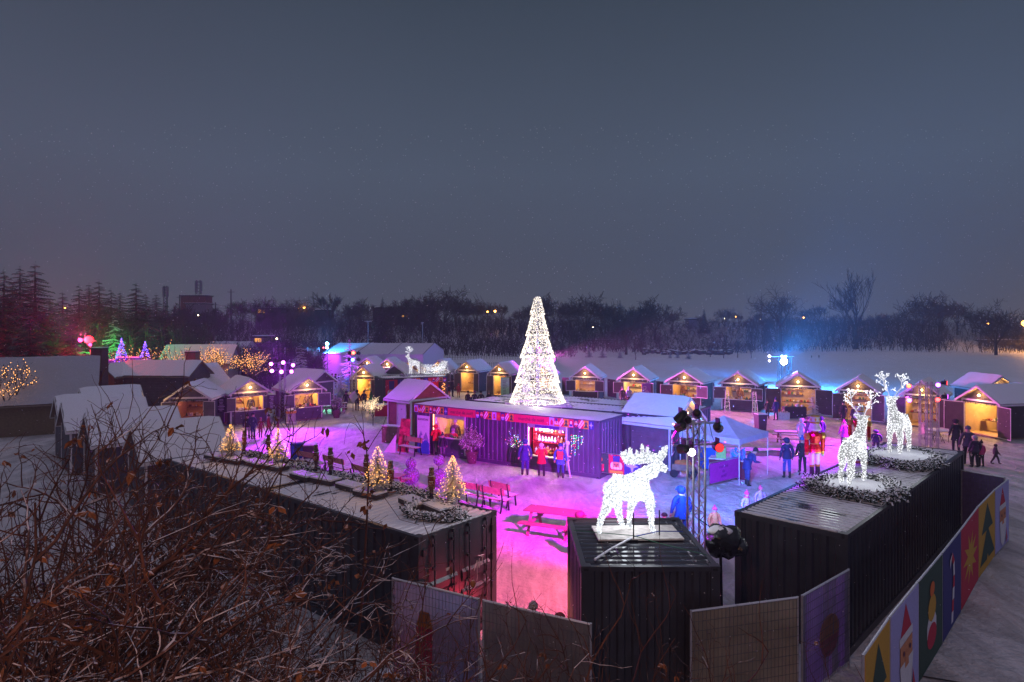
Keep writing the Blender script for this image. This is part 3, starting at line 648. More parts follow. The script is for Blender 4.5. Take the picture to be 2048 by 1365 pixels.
# left cluster
hutpx('purple lit hut with menu boards on its shutters and a seller at its counter', (461, 852), (536, 845), wall=M_grey, d=3.2, ilight=42)
hutpx('purple hut right beside the left lighting tower, amber counter with shutters open', (580, 844), (645, 838), wall=M_grey, d=3.2, ilight=42)
hutpx('dark side hut half hidden behind the purple hut by the left lighting tower', (620, 822), (668, 815), wall=M_grey, d=3.0, kind='closed', lamp=False, garl=False)
hutpx('dim hut with an unlit sign on its gable and a red cushion display inside', (338, 866), (420, 864), wall=M_grey, d=3.2, kind='door', lamp=False, ilight=5, warm=(1, .3, .2))
# row with gables away from us, left foreground
rz_row = atan2(.74, -.67)
for (x, y, lab, lm) in ((-11.9, 25.7, 'snow roofed hut nearest the shipping containers, roof slope lit cream', False), (-15.3, 29.0, 'second snow roofed hut in the row behind the thicket, counting from the containers', False),
                        (-18.7, 32.5, 'third snow roofed hut in the row behind the thicket, pointed white gable to the left', False), (-20.9, 35.2, 'fourth snow roofed hut in the row, half under the big farm roof', False), (-22.6, 38.9, 'last hut of the left row with a purple lit gable and a burning lamp', True)):
    hut(lab, (x, y, 0), rz_row, w=2.5, d=2.6 if lm or y < 27 else 3.0, kind='closed' if not lm else 'window', lamp=lm, garl=lm, wall=M_grey, rise=1.0, h=2.15, lw=30)
# brown shed and blue-lit hut by the container bar
bs = hut('brown boarded shed with a white side door at the left end of the container bar', (-5.2, 40.85, 0), atan2(.72, .69), w=2.9, d=2.35, h=2.2, rise=.98, kind='closed', wall=M_brown, lamp=False, garl=False, over=.12, name='shed', cat='shed', group=None)
m = MB(); m.b2((-1.50, .42, .14), (-1.46, 1.28, 2.06)); m.b2((-1.52, .38, .1), (-1.47, .42, 2.12)); m.b2((-1.52, 1.28, .1), (-1.47, 1.33, 2.12)); m.b2((-1.52, .42, 2.06), (-1.47, 1.28, 2.12)); do = m.build('door', M_trim, bs)
m = MB(); m.tube([(-1.50, .52, 1.05), (-1.56, .52, 1.05), (-1.56, .6, 1.05)], .02, 6); m.octa((-1.51, .85, 1.6), .035); m.build('handle', M_black, do)
bh = hut('hut at the right end of the container bar, lit gable turned to the right', Vector((8.3, 31.3, 0)), atan2(.75, .66), w=3.0, d=2.6, h=2.25, rise=1.05, kind='window', wall=M_grey, lamp=True, lw=30, ilight=30, over=.35)
# ------------------------------------------------------------ trees
def rvec(): return Vector((U(-1, 1), U(-1, 1), U(-1, 1)))
def branchy(mb, p, d, L_, r, lv, rng, up=.15, tips=None, n0=5, spread=.7, minr=.012, sides=3):
    k = 3; pts = [p]; rs = [r]; dd = d.normalized()
    for i in range(k):
        dd = (dd+Vector((rng.uniform(-1, 1), rng.uniform(-1, 1), rng.uniform(-1, 1)))*.16+Vector((0, 0, up))*.35).normalized(); pts.append(pts[-1]+dd*L_/k); rs.append(max(minr, r*(1-(i+1)/k*.55)))
    mb.tube(pts, rs, sides if lv < 3 else 3, cap=False)
    if tips is not None and lv <= 1: tips += pts[1:]
    if lv <= 0: return
    for i in range(n0):
        f = .3+.7*(i+1)/n0; j = min(k-1, int(f*k)); q = pts[j].lerp(pts[j+1], f*k-j) if j < k else pts[-1]
        a = rng.uniform(0, 2*pi); pd = dd.orthogonal().normalized(); pd.rotate(Matrix.Rotation(a, 3, dd))
        nd = (dd*(1-spread*.55)+pd*spread+Vector((0, 0, up))).normalized()
        branchy(mb, q, nd, L_*rng.uniform(.5, .72), max(minr, r*.5*rng.uniform(.8, 1.1)), lv-1, rng, up, tips, n0, spread, minr, sides)
M_bark = mat('dark_bark', (.045, .037, .035), .9, var=.3, scale=3)
M_barks = mat('snowy_bark', (.06, .045, .04), .9, var=.3, scale=6, snow=.8, sthr=.5)
def bare_tree(name, label, loc, hgt, seed, spread=.7, trunk=.25, nst=5, lv=3, n0=5, cat='tree', group=None, minr=.03, mt=None, r0=None, up=.15):
    rng = random.Random(seed); t = thing(name, label, cat, loc, 0, group)
    tr = MB(); th = hgt*trunk; r0 = r0 or hgt*.022
    tr.tube([(0, 0, -.3), (.05, 0, th*.5), (0, .05, th)], [r0*1.3, r0, r0*.85], 7); tr.build('trunk', mt or M_bark, t)
    cr = MB()
    for i in range(nst):
        a = 2*pi*i/nst+rng.uniform(-.3, .3); sp = spread*rng.uniform(.5, 1.2)
        branchy(cr, Vector((0, 0, th*rng.uniform(.75, 1))), Vector((cos(a)*sp, sin(a)*sp, 1)), hgt*(1-trunk)*rng.uniform(.45, .6), r0*.6, lv, rng, up, None, n0, spread, minr)
    # scale so that the crown reaches the height
    zm = max(v[2] for v in cr.v); k = hgt/zm; cr.v = [(x*(k*.5+.5), y*(k*.5+.5), th*.7+(z-th*.7)*(hgt-th*.7)/(zm-th*.7)) for x, y, z in cr.v]
    cr.build('crown', mt or M_bark, t); return t
def tree_px(name, px, ytop, Y, protos, label, group, i, w=1.):
    base = Vector(((px-1024)*Y/F, Y, gz((px-1024)*Y/F, Y))); top = H-(ytop-YH)*Y/F; h = top-base.z
    pr, ph = protos[i % len(protos)]
    s_ = h/ph*(.90+.09*((i*7) % 3))
    return dup(pr, base, U(0, 6.3), label, (s_*w, s_*w, s_))
protos = []
for k, (sp, tk, ns, lv, n0) in enumerate(((.75, .3, 5, 3, 5), (.5, .3, 4, 3, 5), (.95, .22, 6, 3, 5), (.6, .2, 5, 3, 5))):
    protos.append((bare_tree('bare_tree', 'x', (0, 0, 0), 12., 11+k, sp, tk, ns, lv, n0, group='bare trees along the field edge', minr=.05), 12.))
far = [(480, 590, 170, 0, 'bare tree at the far left beside the lit house window'), (520, 596, 170, 2, 'broad bare tree above the house with two lit windows'), (590, 597, 175, 2, 'spreading bare tree beside a pair of orange street lights'),
       (661, 583, 165, 1, 'thin upright bare tree standing above its neighbours left of the conifer'), (700, 598, 160, 0, 'bare round tree next to the thin upright one'), (728, 600, 165, 2, 'low wide bare tree between the upright tree and the conifer'),
       (815, 584, 165, 0, 'bare tree right of the lone conifer'), (850, 589, 170, 1, 'bare narrow tree second right of the lone conifer'), (888, 577, 160, 2, 'large dark bare tree with fine fan crown left of the light tree'), (912, 590, 170, 3, 'bare tree tucked behind the large fan crowned one'),
       (952, 598, 175, 0, 'bare tree with orange street lights at its foot'), (975, 603, 180, 2, 'small bare tree close to the twin orange lights'), (1003, 604, 175, 1, 'small bare tree left of the light tree top'),
       (1105, 592, 165, 2, 'broad bare tree just right of the light tree'), (1140, 596, 170, 0, 'bare tree second right of the light tree'), (1172, 590, 165, 2, 'wide bare tree third right of the light tree'), (1210, 603, 170, 1, 'bare tree in the gap between two wider ones'),
       (1252, 601, 140, 3, 'bare tree standing forward of the wood at the field edge'), (1310, 597, 165, 2, 'large round bare tree above the snow bank'), (1345, 618, 175, 0, 'small bare tree right of the large round one'),
       (1450, 617, 180, 2, 'small round bare tree near a street light left of the blue floodlights'), (1637, 608, 175, 1, 'thin bare tree between the two tallest trees'), (1612, 612, 178, 0, 'low bare tree behind the broad dome shaped one'),
       (1845, 588, 165, 2, 'dark bare tree with dense fan crown, right part of the field'), (1878, 596, 168, 0, 'bare tree leaning against the dense fan crowned one'), (1915, 601, 170, 1, 'bare tree above the walkers on the path'),
       (1760, 625, 178, 3, 'short bare tree right of the tallest tree'), (1400, 628, 178, 3, 'short bare tree above the snowy bank'), (1285, 606, 168, 0, 'bare tree left of the large round one above the bank'),
       (620, 612, 180, 3, 'small bare tree right of the orange street lights'), (560, 604, 178, 0, 'bare tree behind the flat roofed house'), (780, 600, 172, 3, 'bare tree directly right of the lone conifer and behind it'), (1060, 606, 178, 3, 'bare tree partly hidden behind the top of the light tree'), (1040, 612, 170, 0, 'bare tree left behind the light tree'),
       (1805, 622, 178, 1, 'low bare tree left of the dense fan crowned one'), (1520, 622, 180, 0, 'low bare tree left of the dome shaped one'), (1945, 615, 175, 3, 'low bare tree between path and far right tree'), (1480, 628, 182, 1, 'faint bare tree behind the small round one'),
       (362, 611, 150, 0, 'bare tree in front of the left part of the brick block'), (384, 614, 148, 2, 'bare tree before the middle of the brick block'), (404, 609, 150, 3, 'bare tree before the right part of the brick block'), (424, 613, 146, 1, 'bare tree just right of the brick block'), (343, 612, 146, 2, 'bare tree just left of the brick block'),
       (1230, 610, 178, 2, 'bare tree behind the wood right of the wide one'), (930, 606, 180, 3, 'faint bare tree between two orange lights and the fan crown')]
for i, (px, yt, Y, k, lab) in enumerate(far): tree_px('bare_tree', px, yt, Y, protos, lab, None, k, 1.15)
for pr, _ in protos: 
    pass
# the protos themselves become four of the trees
for (pr, ph), (px, yt, Y, lab) in zip(protos, ((430, 612, 175, 'bare tree far left beside the red brick block'), (1690, 590, 172, 'bare tree close left of the tallest tree'), (1985, 625, 178, 'low bare tree behind the far right tree'), (540, 612, 172, 'low bare tree right of the house windows'))):
    x = (px-1024)*Y/F; z = gz(x, Y); h = H-(yt-YH)*Y/F-z; pr.location = (x, Y, z); pr.scale = (h/ph,)*3; pr['label'] = lab
def big_tree(px, yt, yb, Y, lab, **k):
    x = (px-1024)*Y/F; z = gz(x, Y); h = H-(yt-YH)*Y/F-z; return bare_tree('bare_tree', lab, (x, Y, z), h, **k)
big_tree(1560, 566, 700, 150, 'big dome shaped bare tree lit blue behind the blue floodlights', seed=6, spread=.95, trunk=.40, nst=9, lv=3, n0=4, minr=.035)
big_tree(1712, 533, 700, 150, 'tallest bare tree with steep open limbs at the right of the field', seed=24, spread=.38, trunk=.28, nst=6, lv=4, n0=3, minr=.035, up=.22)
big_tree(1992, 597, 695, 140, 'bare tree with wide forking limbs at the far right near the orange glow', seed=8, spread=.85, trunk=.22, nst=6, lv=3, n0=5, minr=.03)
big_tree(860, 590, 700, 135, 'forward bare tree at the field edge left of the light tree', seed=31, spread=.8, trunk=.3, nst=6, lv=3, n0=5, minr=.03)
# woodland scrub as one mass
mb = MB(); rg = random.Random(3)
for i in range(9000):
    px = rg.uniform(330, 2250); Y = rg.uniform(146, 186) if px > 1150 else rg.uniform(132, 180)
    if 1290 < px < 1500 and Y > 150 and rg.random() < .55: continue
    if 1895 < px < 1960 and rg.random() < .8: continue
    x = (px-1024)*Y/F; z = gz(x, Y)-.1; h = rg.uniform(1.0, 3.4)*(1 if px < 1250 or px > 1500 else .7)*(1.35 if rg.random() < .12 else 1); p = Vector((x, Y, z)); q = p+Vector((rg.uniform(-.5, .5), rg.uniform(-.4, .4), h*.55)); w = q+Vector((rg.uniform(-.7, .7), 0, h*.45))
    mb.tube([p, q, w], [.07, .05, .03], 3, cap=False)
    for k in range(5):
        a = p.lerp(w, rg.uniform(.3, .95)); b_ = a+Vector((rg.uniform(-1.1, 1.1), rg.uniform(-.4, .4), rg.uniform(.1, 1.1))); mb.tube([a, b_], [.04, .02], 3, cap=False)
tag(mb.build('woodland_scrub', mat('scrub_twigs', (.04, .034, .038), .95)), 'bare scrub and saplings massed along the far edge of the snowy field', 'scrub', kind='stuff')

# conifers
def conifer_mb(h, r, layers, seed, dens=9, leaf=.3, droop=.35, thin=.07, gap=0.):
    rg = random.Random(seed); mb = MB()
    for j in range(layers):
        f = j/(layers-1); z = h*(.06+.92*f); rr = r*(1-f)**.85*(1 if j % 2 else .86)+.02; n = max(5, int(dens*(1-f*.6)))
        for k in range(n):
            a = 2*pi*k/n+rg.uniform(-.3, .3)+j; rl = rr*rg.uniform(.75, 1.12); dz = -droop*rl*rg.uniform(.5, 1.1); z = h*(.06+.92*f)+rg.uniform(-.5, .5)*h*.9/layers
            c, s_ = cos(a), sin(a); m_ = 6
            for q in range(m_):
                t0 = q/m_; x0 = rl*t0; x1 = rl*(t0+1.25/m_); z0 = z+dz*t0; z1 = z+dz*(t0+1/m_)+.04*rl; w = leaf*rl*(1-.5*t0)*.62+thin
                for sd in (-1, 1):
                    ww = w*rg.uniform(.6, 1.15)*sd
                    mb.add([(c*x0, s_*x0, z0), (c*x1, s_*x1, z1), (c*(x0+x1)/2-s_*ww+c*.2*w, s_*(x0+x1)/2+c*ww+s_*.2*w, z0-abs(ww)*.5)], [(0, 1, 2) if sd < 0 else (0, 2, 1)])
    return mb
def conifer(name, label, loc, h, r, seed, layers=16, group=None, m=None, **k):
    t = thing(name, label, 'tree', loc, 0, group)
    mb = MB(); mb.tube([(0, 0, -.1), (0, 0, h*.96)], [h*.018+.01, .008], 6); mb.build('trunk', M_bark, t)
    conifer_mb(h, r, layers, seed, **k).build('crown', m or M_needle, t); return t
M_fir = mat('dark_fir_needles', (.018, .022, .020), .9, var=.4, scale=2, snow=.12, sthr=.8)
cp = [conifer('conifer_tree', 'x', (0, 0, 0), 10, 2.7, 40+i, 30, 'dark conifers at the left', M_fir, dens=15, thin=.16, leaf=.42) for i in range(3)]
cl = [(8, 533, 55, 'dark conifer cut by the left edge of the picture'), (40, 527, 62, 'tall conifer second from the left edge'), (70, 521, 60, 'tallest conifer, third from the left edge'), (158, 565, 75, 'conifer with a crooked top above the red floodlight'), (178, 563, 80, 'conifer just right of the crooked one'),
      (198, 557, 78, 'pointed conifer left of the green lit tree'), (222, 573, 76, 'conifer right behind the green lit tree'), (240, 580, 82, 'small topped conifer right of the green lit tree'), (272, 561, 78, 'neat pyramid conifer standing apart'), (292, 583, 84, 'low conifer right of the neat pyramid one'), (312, 584, 90, 'last conifer on the right of the left group'),
      (125, 580, 82, 'low conifer between the tall trio and the red floodlight'), (100, 590, 70, 'bushy conifer below the tall trio'), (25, 560, 66, 'conifer filling the gap between the leftmost two'), (330, 600, 95, 'faint conifer below the antenna mast'), (348, 606, 100, 'short conifer in front of the red brick block'), (765, 592, 150, 'lone dark conifer on the horizon left of the light tree'),
      (575, 655, 88, 'broad dark spruce behind the left lighting tower'), (1240, 598, 170, 'slim dark conifer in the wood right of the light tree'), (1408, 615, 172, 'far small conifer above the bank'), (290, 640, 70, 'dark spruce with snow behind the violet lit firs'), (140, 640, 58, 'dark fir beside the red floodlight'), (60, 620, 50, 'wide dark fir low at the left edge'), (330, 640, 82, 'dark fir behind the fairy light branches'),(390, 642, 92, 'dark fir low behind the pale farm roof')]
for i, (px, yt, Y, lab) in enumerate(cl):
    x = (px-1024)*Y/F; z = gz(x, Y); h = H-(yt-YH)*Y/F-z; s_ = h/10; w = s_*((1.35+.12*(i % 3)) if Y < 100 else 1.)
    if i < 3: o = cp[i]; o.location = (x, Y, z); o.scale = (w, w, s_); o['label'] = lab
    else: dup(cp[i % 3], (x, Y, z), U(0, 6), lab, (w, w, s_))
# dark undergrowth mass on the left behind the farm roofs
mb = MB(); rg = random.Random(9)
for i in range(5200):
    px = rg.uniform(-120, 640); Y = rg.uniform(66, 125); x = (px-1024)*Y/F; h = rg.uniform(2.5, 7.2) if px < 420 else rg.uniform(1.5, 4.5)
    p = Vector((x, Y, -.1)); w = p+Vector((rg.uniform(-1.2, 1.2), rg.uniform(-.6, .6), h)); mb.tube([p, p.lerp(w, .5)+Vector((rg.uniform(-.3, .3), 0, 0)), w], [.06, .045, .02], 3, cap=False)
    for k in range(6):
        a = p.lerp(w, rg.uniform(.25, .95)); b_ = a+Vector((rg.uniform(-1.2, 1.2), rg.uniform(-.5, .5), rg.uniform(.1, 1.2))); mb.tube([a, b_], [.035, .015], 3, cap=False)
tag(mb.build('bare_thicket', mat('thicket_twigs', (.05, .04, .042), .9, snow=.35, sthr=.7)), 'dense dark bare thicket behind the farm buildings on the left', 'thicket', kind='stuff')
# green-lit, violet-lit trees with coloured bulbs
def bulbs_on(parent, pts, m, r=.03, name='fairy_light'):
    mb = MB()
    for p in pts: mb.octa(p, r)
    o = mb.build(name, m, parent); 
    if len(pts) > 100: o['kind'] = 'stuff'
    return o
def lit_bare(label, loc, h, seed, bulbm, r=.05, step=3, pl=None, col=None, spread=.8, density=1., name='lit_tree', n0=5):
    rg = random.Random(seed); t = thing(name, label, 'tree', loc); tips = []
    tr = MB(); tr.tube([(0, 0, -.1), (0, 0, h*.3)], [h*.03, h*.022], 7); tr.build('trunk', M_barks, t)
    cr = MB()
    for i in range(6):
        a = i*1.05+rg.uniform(-.3, .3); branchy(cr, Vector((0, 0, h*.26)), Vector((cos(a)*spread, sin(a)*spread, 1)), h*.36, h*.013, 2, rg, .12, tips, n0, spread, .012)
    cr.build('crown', M_barks, t)
    if density < 1: tips = [p for p in tips if rg.random() < density]
    bulbs_on(t, [p+Vector((rg.uniform(-.04, .04),)*3) for p in tips], bulbm, r)
    if pl: light('tree_glow', 'POINT', (0, -.3, h*.6), col, pl, t, size=.5)
    return t
G_warm = glow('amber_fairy_bulb', (1, .42, .12), 4)
G_violet = glow('violet_fairy_bulb', (.16, .06, 1), 9)
G_green = glow('green_fairy_bulb', (.03, 1, .1), 3.2)
def basept(px, py_top, Y, zt=None): x = (px-1024)*Y/F; return Vector((x, Y, 0)), H-(py_top-YH)*Y/F
for px, yt, Y, lab, sd in ((430, 681, 62, 'round bare tree wrapped in amber fairy lights in front of the pale tent', 3), (503, 686, 60, 'bare tree wrapped in amber fairy lights beside the left lighting tower', 4), (345, 677, 60, 'bare tree with a sparse arc of amber fairy lights above the farm roofs', 5), (270, 677, 58, 'bare tree with amber fairy lights between two violet lit firs', 6), (10, 715, 40, 'tree with amber fairy lights at the left edge of the picture', 12), (45, 708, 42, 'small bare tree with faint amber lights second from the left edge', 14)):
    b_, h = basept(px, yt, Y); lit_bare(lab, b_, max(h, 3.), sd, G_warm, .030, spread=.5, density=.5 if px in (430, 503) else .30, pl=45 if px in (430, 503) else 10, col=(1, .45, .12), n0=6 if px in (430, 503) else 4)
b_, h = basept(228, 622, 66); gt = conifer('lit_tree', 'spruce lit green at the back left behind the farm roofs', b_, h, 2.6, 5, 18, m=mat('frosty_needles', (.05, .08, .06), .8, snow=.7, sthr=.5), dens=12, thin=.08)
light('assumed_green_light', 'POINT', (.3, -3.2, 5.8), (.02, 1, .08), 1300, gt, size=.2)  # assumed lights without a fixture, added in front to turn the crown green
light('assumed_green_light', 'SPOT', (.5, -5.0, 3.0), (.02, 1, .08), 2500, gt, target=gt.location+Vector((0, 0, 5.0)), cone=46, size=.1)
for px, yt, Y, lab in ((243, 677, 58, 'small fir lit with violet bulbs, left one of the pair'), (290, 683, 59, 'small fir lit with violet bulbs, right one of the pair')):
    b_, h = basept(px, yt, Y); t = conifer('lit_fir', lab, b_, h, 1.45, 8, 14, group='firs lit violet'); rg = random.Random(px)
    ps = [Vector((cos(a)*q, sin(a)*q, z)) for a, z in ((rg.uniform(0, 6.3), rg.uniform(.6, h)) for _ in range(240)) for q in (1.5*(1-z/h)*rg.uniform(.85, 1.05),)]
    bulbs_on(t, ps, G_violet, .035); light('violet_glow', 'POINT', (0, -1.4, h*.55), (.2, .1, 1), 120, t, size=.3)
# snowy spruces inside the market and field shrubs
M_snowfir = mat('snow_laden_needles', (.05, .07, .06), .85, var=.3, scale=10, snow=.95, sthr=.35)
conifer('spruce_tree', 'snow laden spruce at the foot of the small lighting tower beside the purple tent', at(712, 800)+Vector((-1.2, 2.5, 0)), 5.6, 1.7, 61, 20, m=M_snowfir, dens=13, thin=.05)
conifer('spruce_tree', 'low snow laden spruce left of the yellow lit hut', at(682, 806), 2.9, 1.4, 62, 14, m=M_snowfir, dens=13, thin=.05)
conifer('spruce_tree', 'spruce washed purple behind the left lighting tower', at(580, 800)+Vector((.3, 2, 0)), 5.5, 1.6, 64, 18, m=M_snowfir, dens=12, thin=.05)
conifer('christmas_tree', 'white flocked christmas tree at the corner of the black table hut', at(1626, 838), 2.05, .62, 63, 14, m=mat('flocked_white_needles', (.7, .68, .72), .8), dens=12, thin=.04)
for px, py, h, lab in ((1178, 714, 1.9, 'round small evergreen in the field, first right of the light tree'), (1205, 715, 1.8, 'round small evergreen in the field, second right of the light tree'), (1240, 716, 1.3, 'tiny evergreen in the field, third right of the light tree'), (1340, 717, 1.0, 'tiny evergreen in front of the dark rocks'), (1355, 717, 1.2, 'tiny evergreen right of the one by the dark rocks'), (1377, 719, 1.5, 'small evergreen further right in the field'), (865, 716, 2.6, 'evergreen at the right end of the big tent'), (905, 707, 2.2, 'small evergreen on the field beyond the tent end'), (963, 706, 1.8, 'small evergreen by the picket fence left of the light tree')):
    conifer('small_evergreen', lab, at(px, py), h*1.2, h*.52, px, 9, group='small evergreens in the field', m=mat('field_evergreen', (.03, .035, .035), .9, snow=.5), dens=9, thin=.15)
for px, py, h, lab in ((1271, 719, 2.4, 'sapling in the field beside the tiny evergreen'), (1447, 718, 4.2, 'young bare tree left of the blue floodlights'), (1475, 717, 3.2, 'sapling second left of the blue floodlights'), (1502, 718, 2.6, 'sapling nearest the blue floodlights'), (1420, 716, 2.0, 'sapling left of the young bare tree')):
    bare_tree('sapling', lab, at(px, py), h*1.3, px, .6, .3, 4, 2, 4, group='saplings in the field', minr=.03, r0=.07)
mb = MB(); rg = random.Random(4)
for i in range(110):
    px = rg.uniform(1285, 1460); c = at(px, rg.uniform(705, 711)); mb.ball(c+Vector((0, 0, rg.uniform(.2, .6))), rg.uniform(.4, .9), 6, 4, .7)
tag(mb.build('rock_row', mat('dark_rocks', (.05, .045, .045), .9, snow=.8, sthr=.55)), 'row of dark snow dusted rocks at the far side of the field', 'rocks', kind='stuff')

# ------------------------------------------------------------ foreground thicket: arching shrubs with snow and dry leaves
M_twig = mat('shrub_bark', (.095, .038, .024), .85, var=.45, scale=7, snow=.65, sthr=.76)
M_leaf = mat('dry_leaf', (.26, .10, .035), .8, var=.5, scale=9, snow=.5, sthr=.75)
def shrub(label, loc, seed, h=3.2, n=14, spread=.75, leaves=26, sc=1., grav=.55, lean=(0, 0)):
    rg = random.Random(seed); t = thing('bare_shrub', label, 'shrub', loc, 0, 'bare snowy shrubs in the foreground', sc)
    br = MB(); tips = []
    def twig(p, d, L_, r, lv):
        k = 8 if lv > 1 else 5; pts = [p]; rs = [r]; dd = d.normalized()
        for i in range(k):
            dd = (dd+Vector((rg.uniform(-1, 1), rg.uniform(-1, 1), rg.uniform(-1, 1)))*(.27 if lv > 1 else .34)-Vector((0, 0, grav*.10*(i+1)/k*(1.6 if lv > 1 else 1)))).normalized(); pts.append(pts[-1]+dd*L_/k); rs.append(max(.0024, r*(1-.75*(i+1)/k)))
        br.tube(pts, rs, 5 if lv > 1 else 3, cap=False)
        if lv < 2: tips.append((pts[-1], dd))
        if lv == 0: return
        m_ = {3: 7, 2: 6, 1: 4}[lv]
        for i in range(m_):
            f = rg.uniform(.25, 1); j = min(k-1, int(f*k)); q = pts[j].lerp(pts[j+1], f*k-j); pd = dd.orthogonal().normalized(); pd.rotate(Matrix.Rotation(rg.uniform(0, 6.3), 3, dd))
            twig(q, (dd*.6+pd*.8+Vector((0, 0, .15))).normalized(), L_*rg.uniform(.3, .55), max(.0035, r*.5), lv-1)
    for i in range(n):
        a = rg.uniform(0, 6.3); s_ = spread*rg.uniform(.3, 1.25)
        twig(Vector((cos(a)*.25, sin(a)*.25, -.1)), Vector((cos(a)*s_+lean[0], sin(a)*s_+lean[1], 1)), h*rg.uniform(.7, 1.1), .030*rg.uniform(.7, 1.3), 3 if i % 2 else 2)
    br.build('branch', M_twig, t)
    lf = MB()
    for i in range(leaves):
        p, d = rg.choice(tips); L_ = rg.uniform(.045, .10)
        for q in range(rg.choice((1, 1, 2, 3))):
            u = Vector((rg.uniform(-1, 1), rg.uniform(-1, 1), rg.uniform(-1, .1))).normalized(); v_ = u.orthogonal().normalized(); w = u.cross(v_); o = p+Vector((rg.uniform(-.04, .04), rg.uniform(-.04, .04), 0))
            lf.add([o, o+u*L_*.35+v_*L_*.32+w*.01, o+u*L_*.8+v_*L_*.22, o+u*L_*1.15+w*.02, o+u*L_*.75-v_*L_*.25, o+u*L_*.3-v_*L_*.3+w*.01], [(0, 1, 2, 3), (0, 3, 4, 5)])
    lf.build('leaf_cluster', M_leaf, t)['kind'] = 'stuff'
    return t
sp = []
for k in range(6): sp.append(shrub('x', (0, 0, 0), 100+k, h=3.0, n=13, spread=(.7, .9, .6, 1.1, .8, .5)[k], leaves=(110, 60, 160, 80, 130, 30)[k]))
# (px of the crown centre, py of the crown top, distance, prototype)
sl = [(12, 860, 6.6, 1, 'tall shrub rising highest at the left edge in front of the farm wall'), (75, 920, 6.0, 4, 'dense shrub second from the left edge below the farm eave'), (30, 860, 9.0, 0, 'shrub at the left edge just under the farm roof'), (120, 900, 8.2, 1, 'shrub below the farm wall with seed heads'), (205, 880, 10.5, 2, 'tall shrub with thin tips in front of the second snowy hut'), (290, 850, 11.6, 3, 'densest shrub whose crown covers the middle hut roofs'), (345, 945, 11.4, 0, 'shrub with its crown against the corner of the far dark container'), (290, 990, 9.6, 4, 'dark tangled shrub below the densest crown'),
      (40, 990, 6.5, 2, 'shrub low at the left edge lit orange brown'), (160, 1020, 6.6, 3, 'shrub with orange leaves, second row at left'), (265, 1120, 7.0, 1, 'shrub with long arching stems in the middle of the slope'), (390, 1255, 7.2, 4, 'shrub in front of the dark container wall, left part'), (90, 1120, 4.6, 0, 'near shrub at lower left with leaves catching the lamp'), (230, 1160, 4.8, 5, 'near shrub lower left of centre'),
      (370, 1280, 5.2, 2, 'near shrub with many dry leaves at the bottom'), (520, 1300, 6.2, 3, 'shrub under the seam between the two left containers'), (30, 1230, 3.6, 3, 'closest shrub in the lower left corner'), (180, 1270, 3.7, 1, 'closest shrub second from the left corner'), (340, 1300, 4.0, 4, 'closest shrub third from the left corner'), (500, 1310, 4.8, 0, 'low shrub at the bottom edge below the container seam'),
      (620, 1265, 7.0, 5, 'thin shrub before the dark container right part'), (770, 1225, 7.4, 5, 'arching shrub in front of the first mesh fence panel'), (650, 1310, 5.2, 3, 'low tangled shrub at the bottom left of the mesh fence'), (800, 1300, 5.6, 4, 'tangled shrub below the first mesh fence panel'), (960, 1310, 5.6, 5, 'low shrub below the second mesh fence panel'),
      (1090, 1300, 6.0, 5, 'low shrub in front of the moose container left edge'), (1250, 1265, 7.0, 5, 'snowy arching shrub in front of the moose container'), (1480, 1345, 5.8, 5, 'few arching stems below the right mesh fence')]
used = set()
ph_ = []
for o in sp:
    zs = sorted(v.co.z for v in o.children[0].data.vertices); ph_.append(zs[int(len(zs)*.995)])
for i, (px, py, Y, k, lab) in enumerate(sl):
    x = (px-1024)*Y/F; ztop = H-(py-YH)*Y/F; zg = gz(x, Y); h = max(.5, ztop-zg); s_ = h/ph_[k]; w = max(.36, min(1.25, s_*1.05))
    if px > 450: w = min(w, .62)
    if k not in used: o = sp[k]; used.add(k); o.location = (x, Y, zg); o.rotation_euler = (0, 0, U(0, 6)); o.scale = (w, w, s_); o['label'] = lab
    else: dup(sp[k], (x, Y, zg), U(0, 6.3), lab, (w, w, s_))
# tall sapling in front of the containers (its tip reaches into the purple plaza)
rg = random.Random(77)
st = thing('sapling', 'tall thin sapling with withered leaves in front of the left container', 'sapling', (0, 0, 0))
mb = MB()
def P_(px, py, Y=9.6): return atY(px, py, Y)
main = [P_(700, 1400), P_(722, 1230), P_(733, 1060), P_(737, 960), P_(733, 900), P_(725, 862), P_(707, 830)]
mb.tube(main, [.022, .020, .016, .012, .009, .006, .003], 6)
for pts, r in ((((733, 905), (748, 880), (765, 855), (772, 835)), .006), (((727, 870), (712, 850), (700, 845), (692, 862), (688, 890)), .005), (((728, 872), (726, 840), (722, 815)), .004), (((737, 960), (705, 930), (690, 905)), .006), (((735, 1000), (765, 990), (800, 1040), (838, 1050)), .006), (((733, 1060), (690, 1050), (672, 1010)), .006), (((728, 1130), (770, 1100), (815, 1085)), .007), (((724, 1200), (690, 1170), (655, 1180)), .007), (((736, 1010), (760, 950), (752, 915)), .005), (((726, 1180), (780, 1150), (850, 1130), (905, 1125)), .006)):
    mb.tube([P_(*q) for q in pts], [r, r*.85]+[r*.6]*(len(pts)-2), 4)
mb.build('branch', M_twig, st)
lf = MB()
for (px, py) in ((733, 882), (728, 890), (735, 975), (726, 985), (742, 992), (738, 1005), (772, 1050), (690, 1048), (700, 905), (745, 1100), (730, 1120), (650, 1170), (660, 1185), (675, 1160), (715, 1150), (736, 965), (741, 1015), (728, 1020), (905, 1140), (690, 1110)):
    for _ in range(3):
        o = P_(px+rg.uniform(-7, 7), py+rg.uniform(-7, 7)); u = Vector((rg.uniform(-1, 1), rg.uniform(-1, 1), rg.uniform(-1, 0))).normalized(); v_ = u.orthogonal().normalized(); L_ = rg.uniform(.07, .14)
        lf.add([o, o+u*L_*.4+v_*L_*.35, o+u*L_, o+u*L_*.4-v_*L_*.35], [(0, 1, 2), (0, 2, 3)])
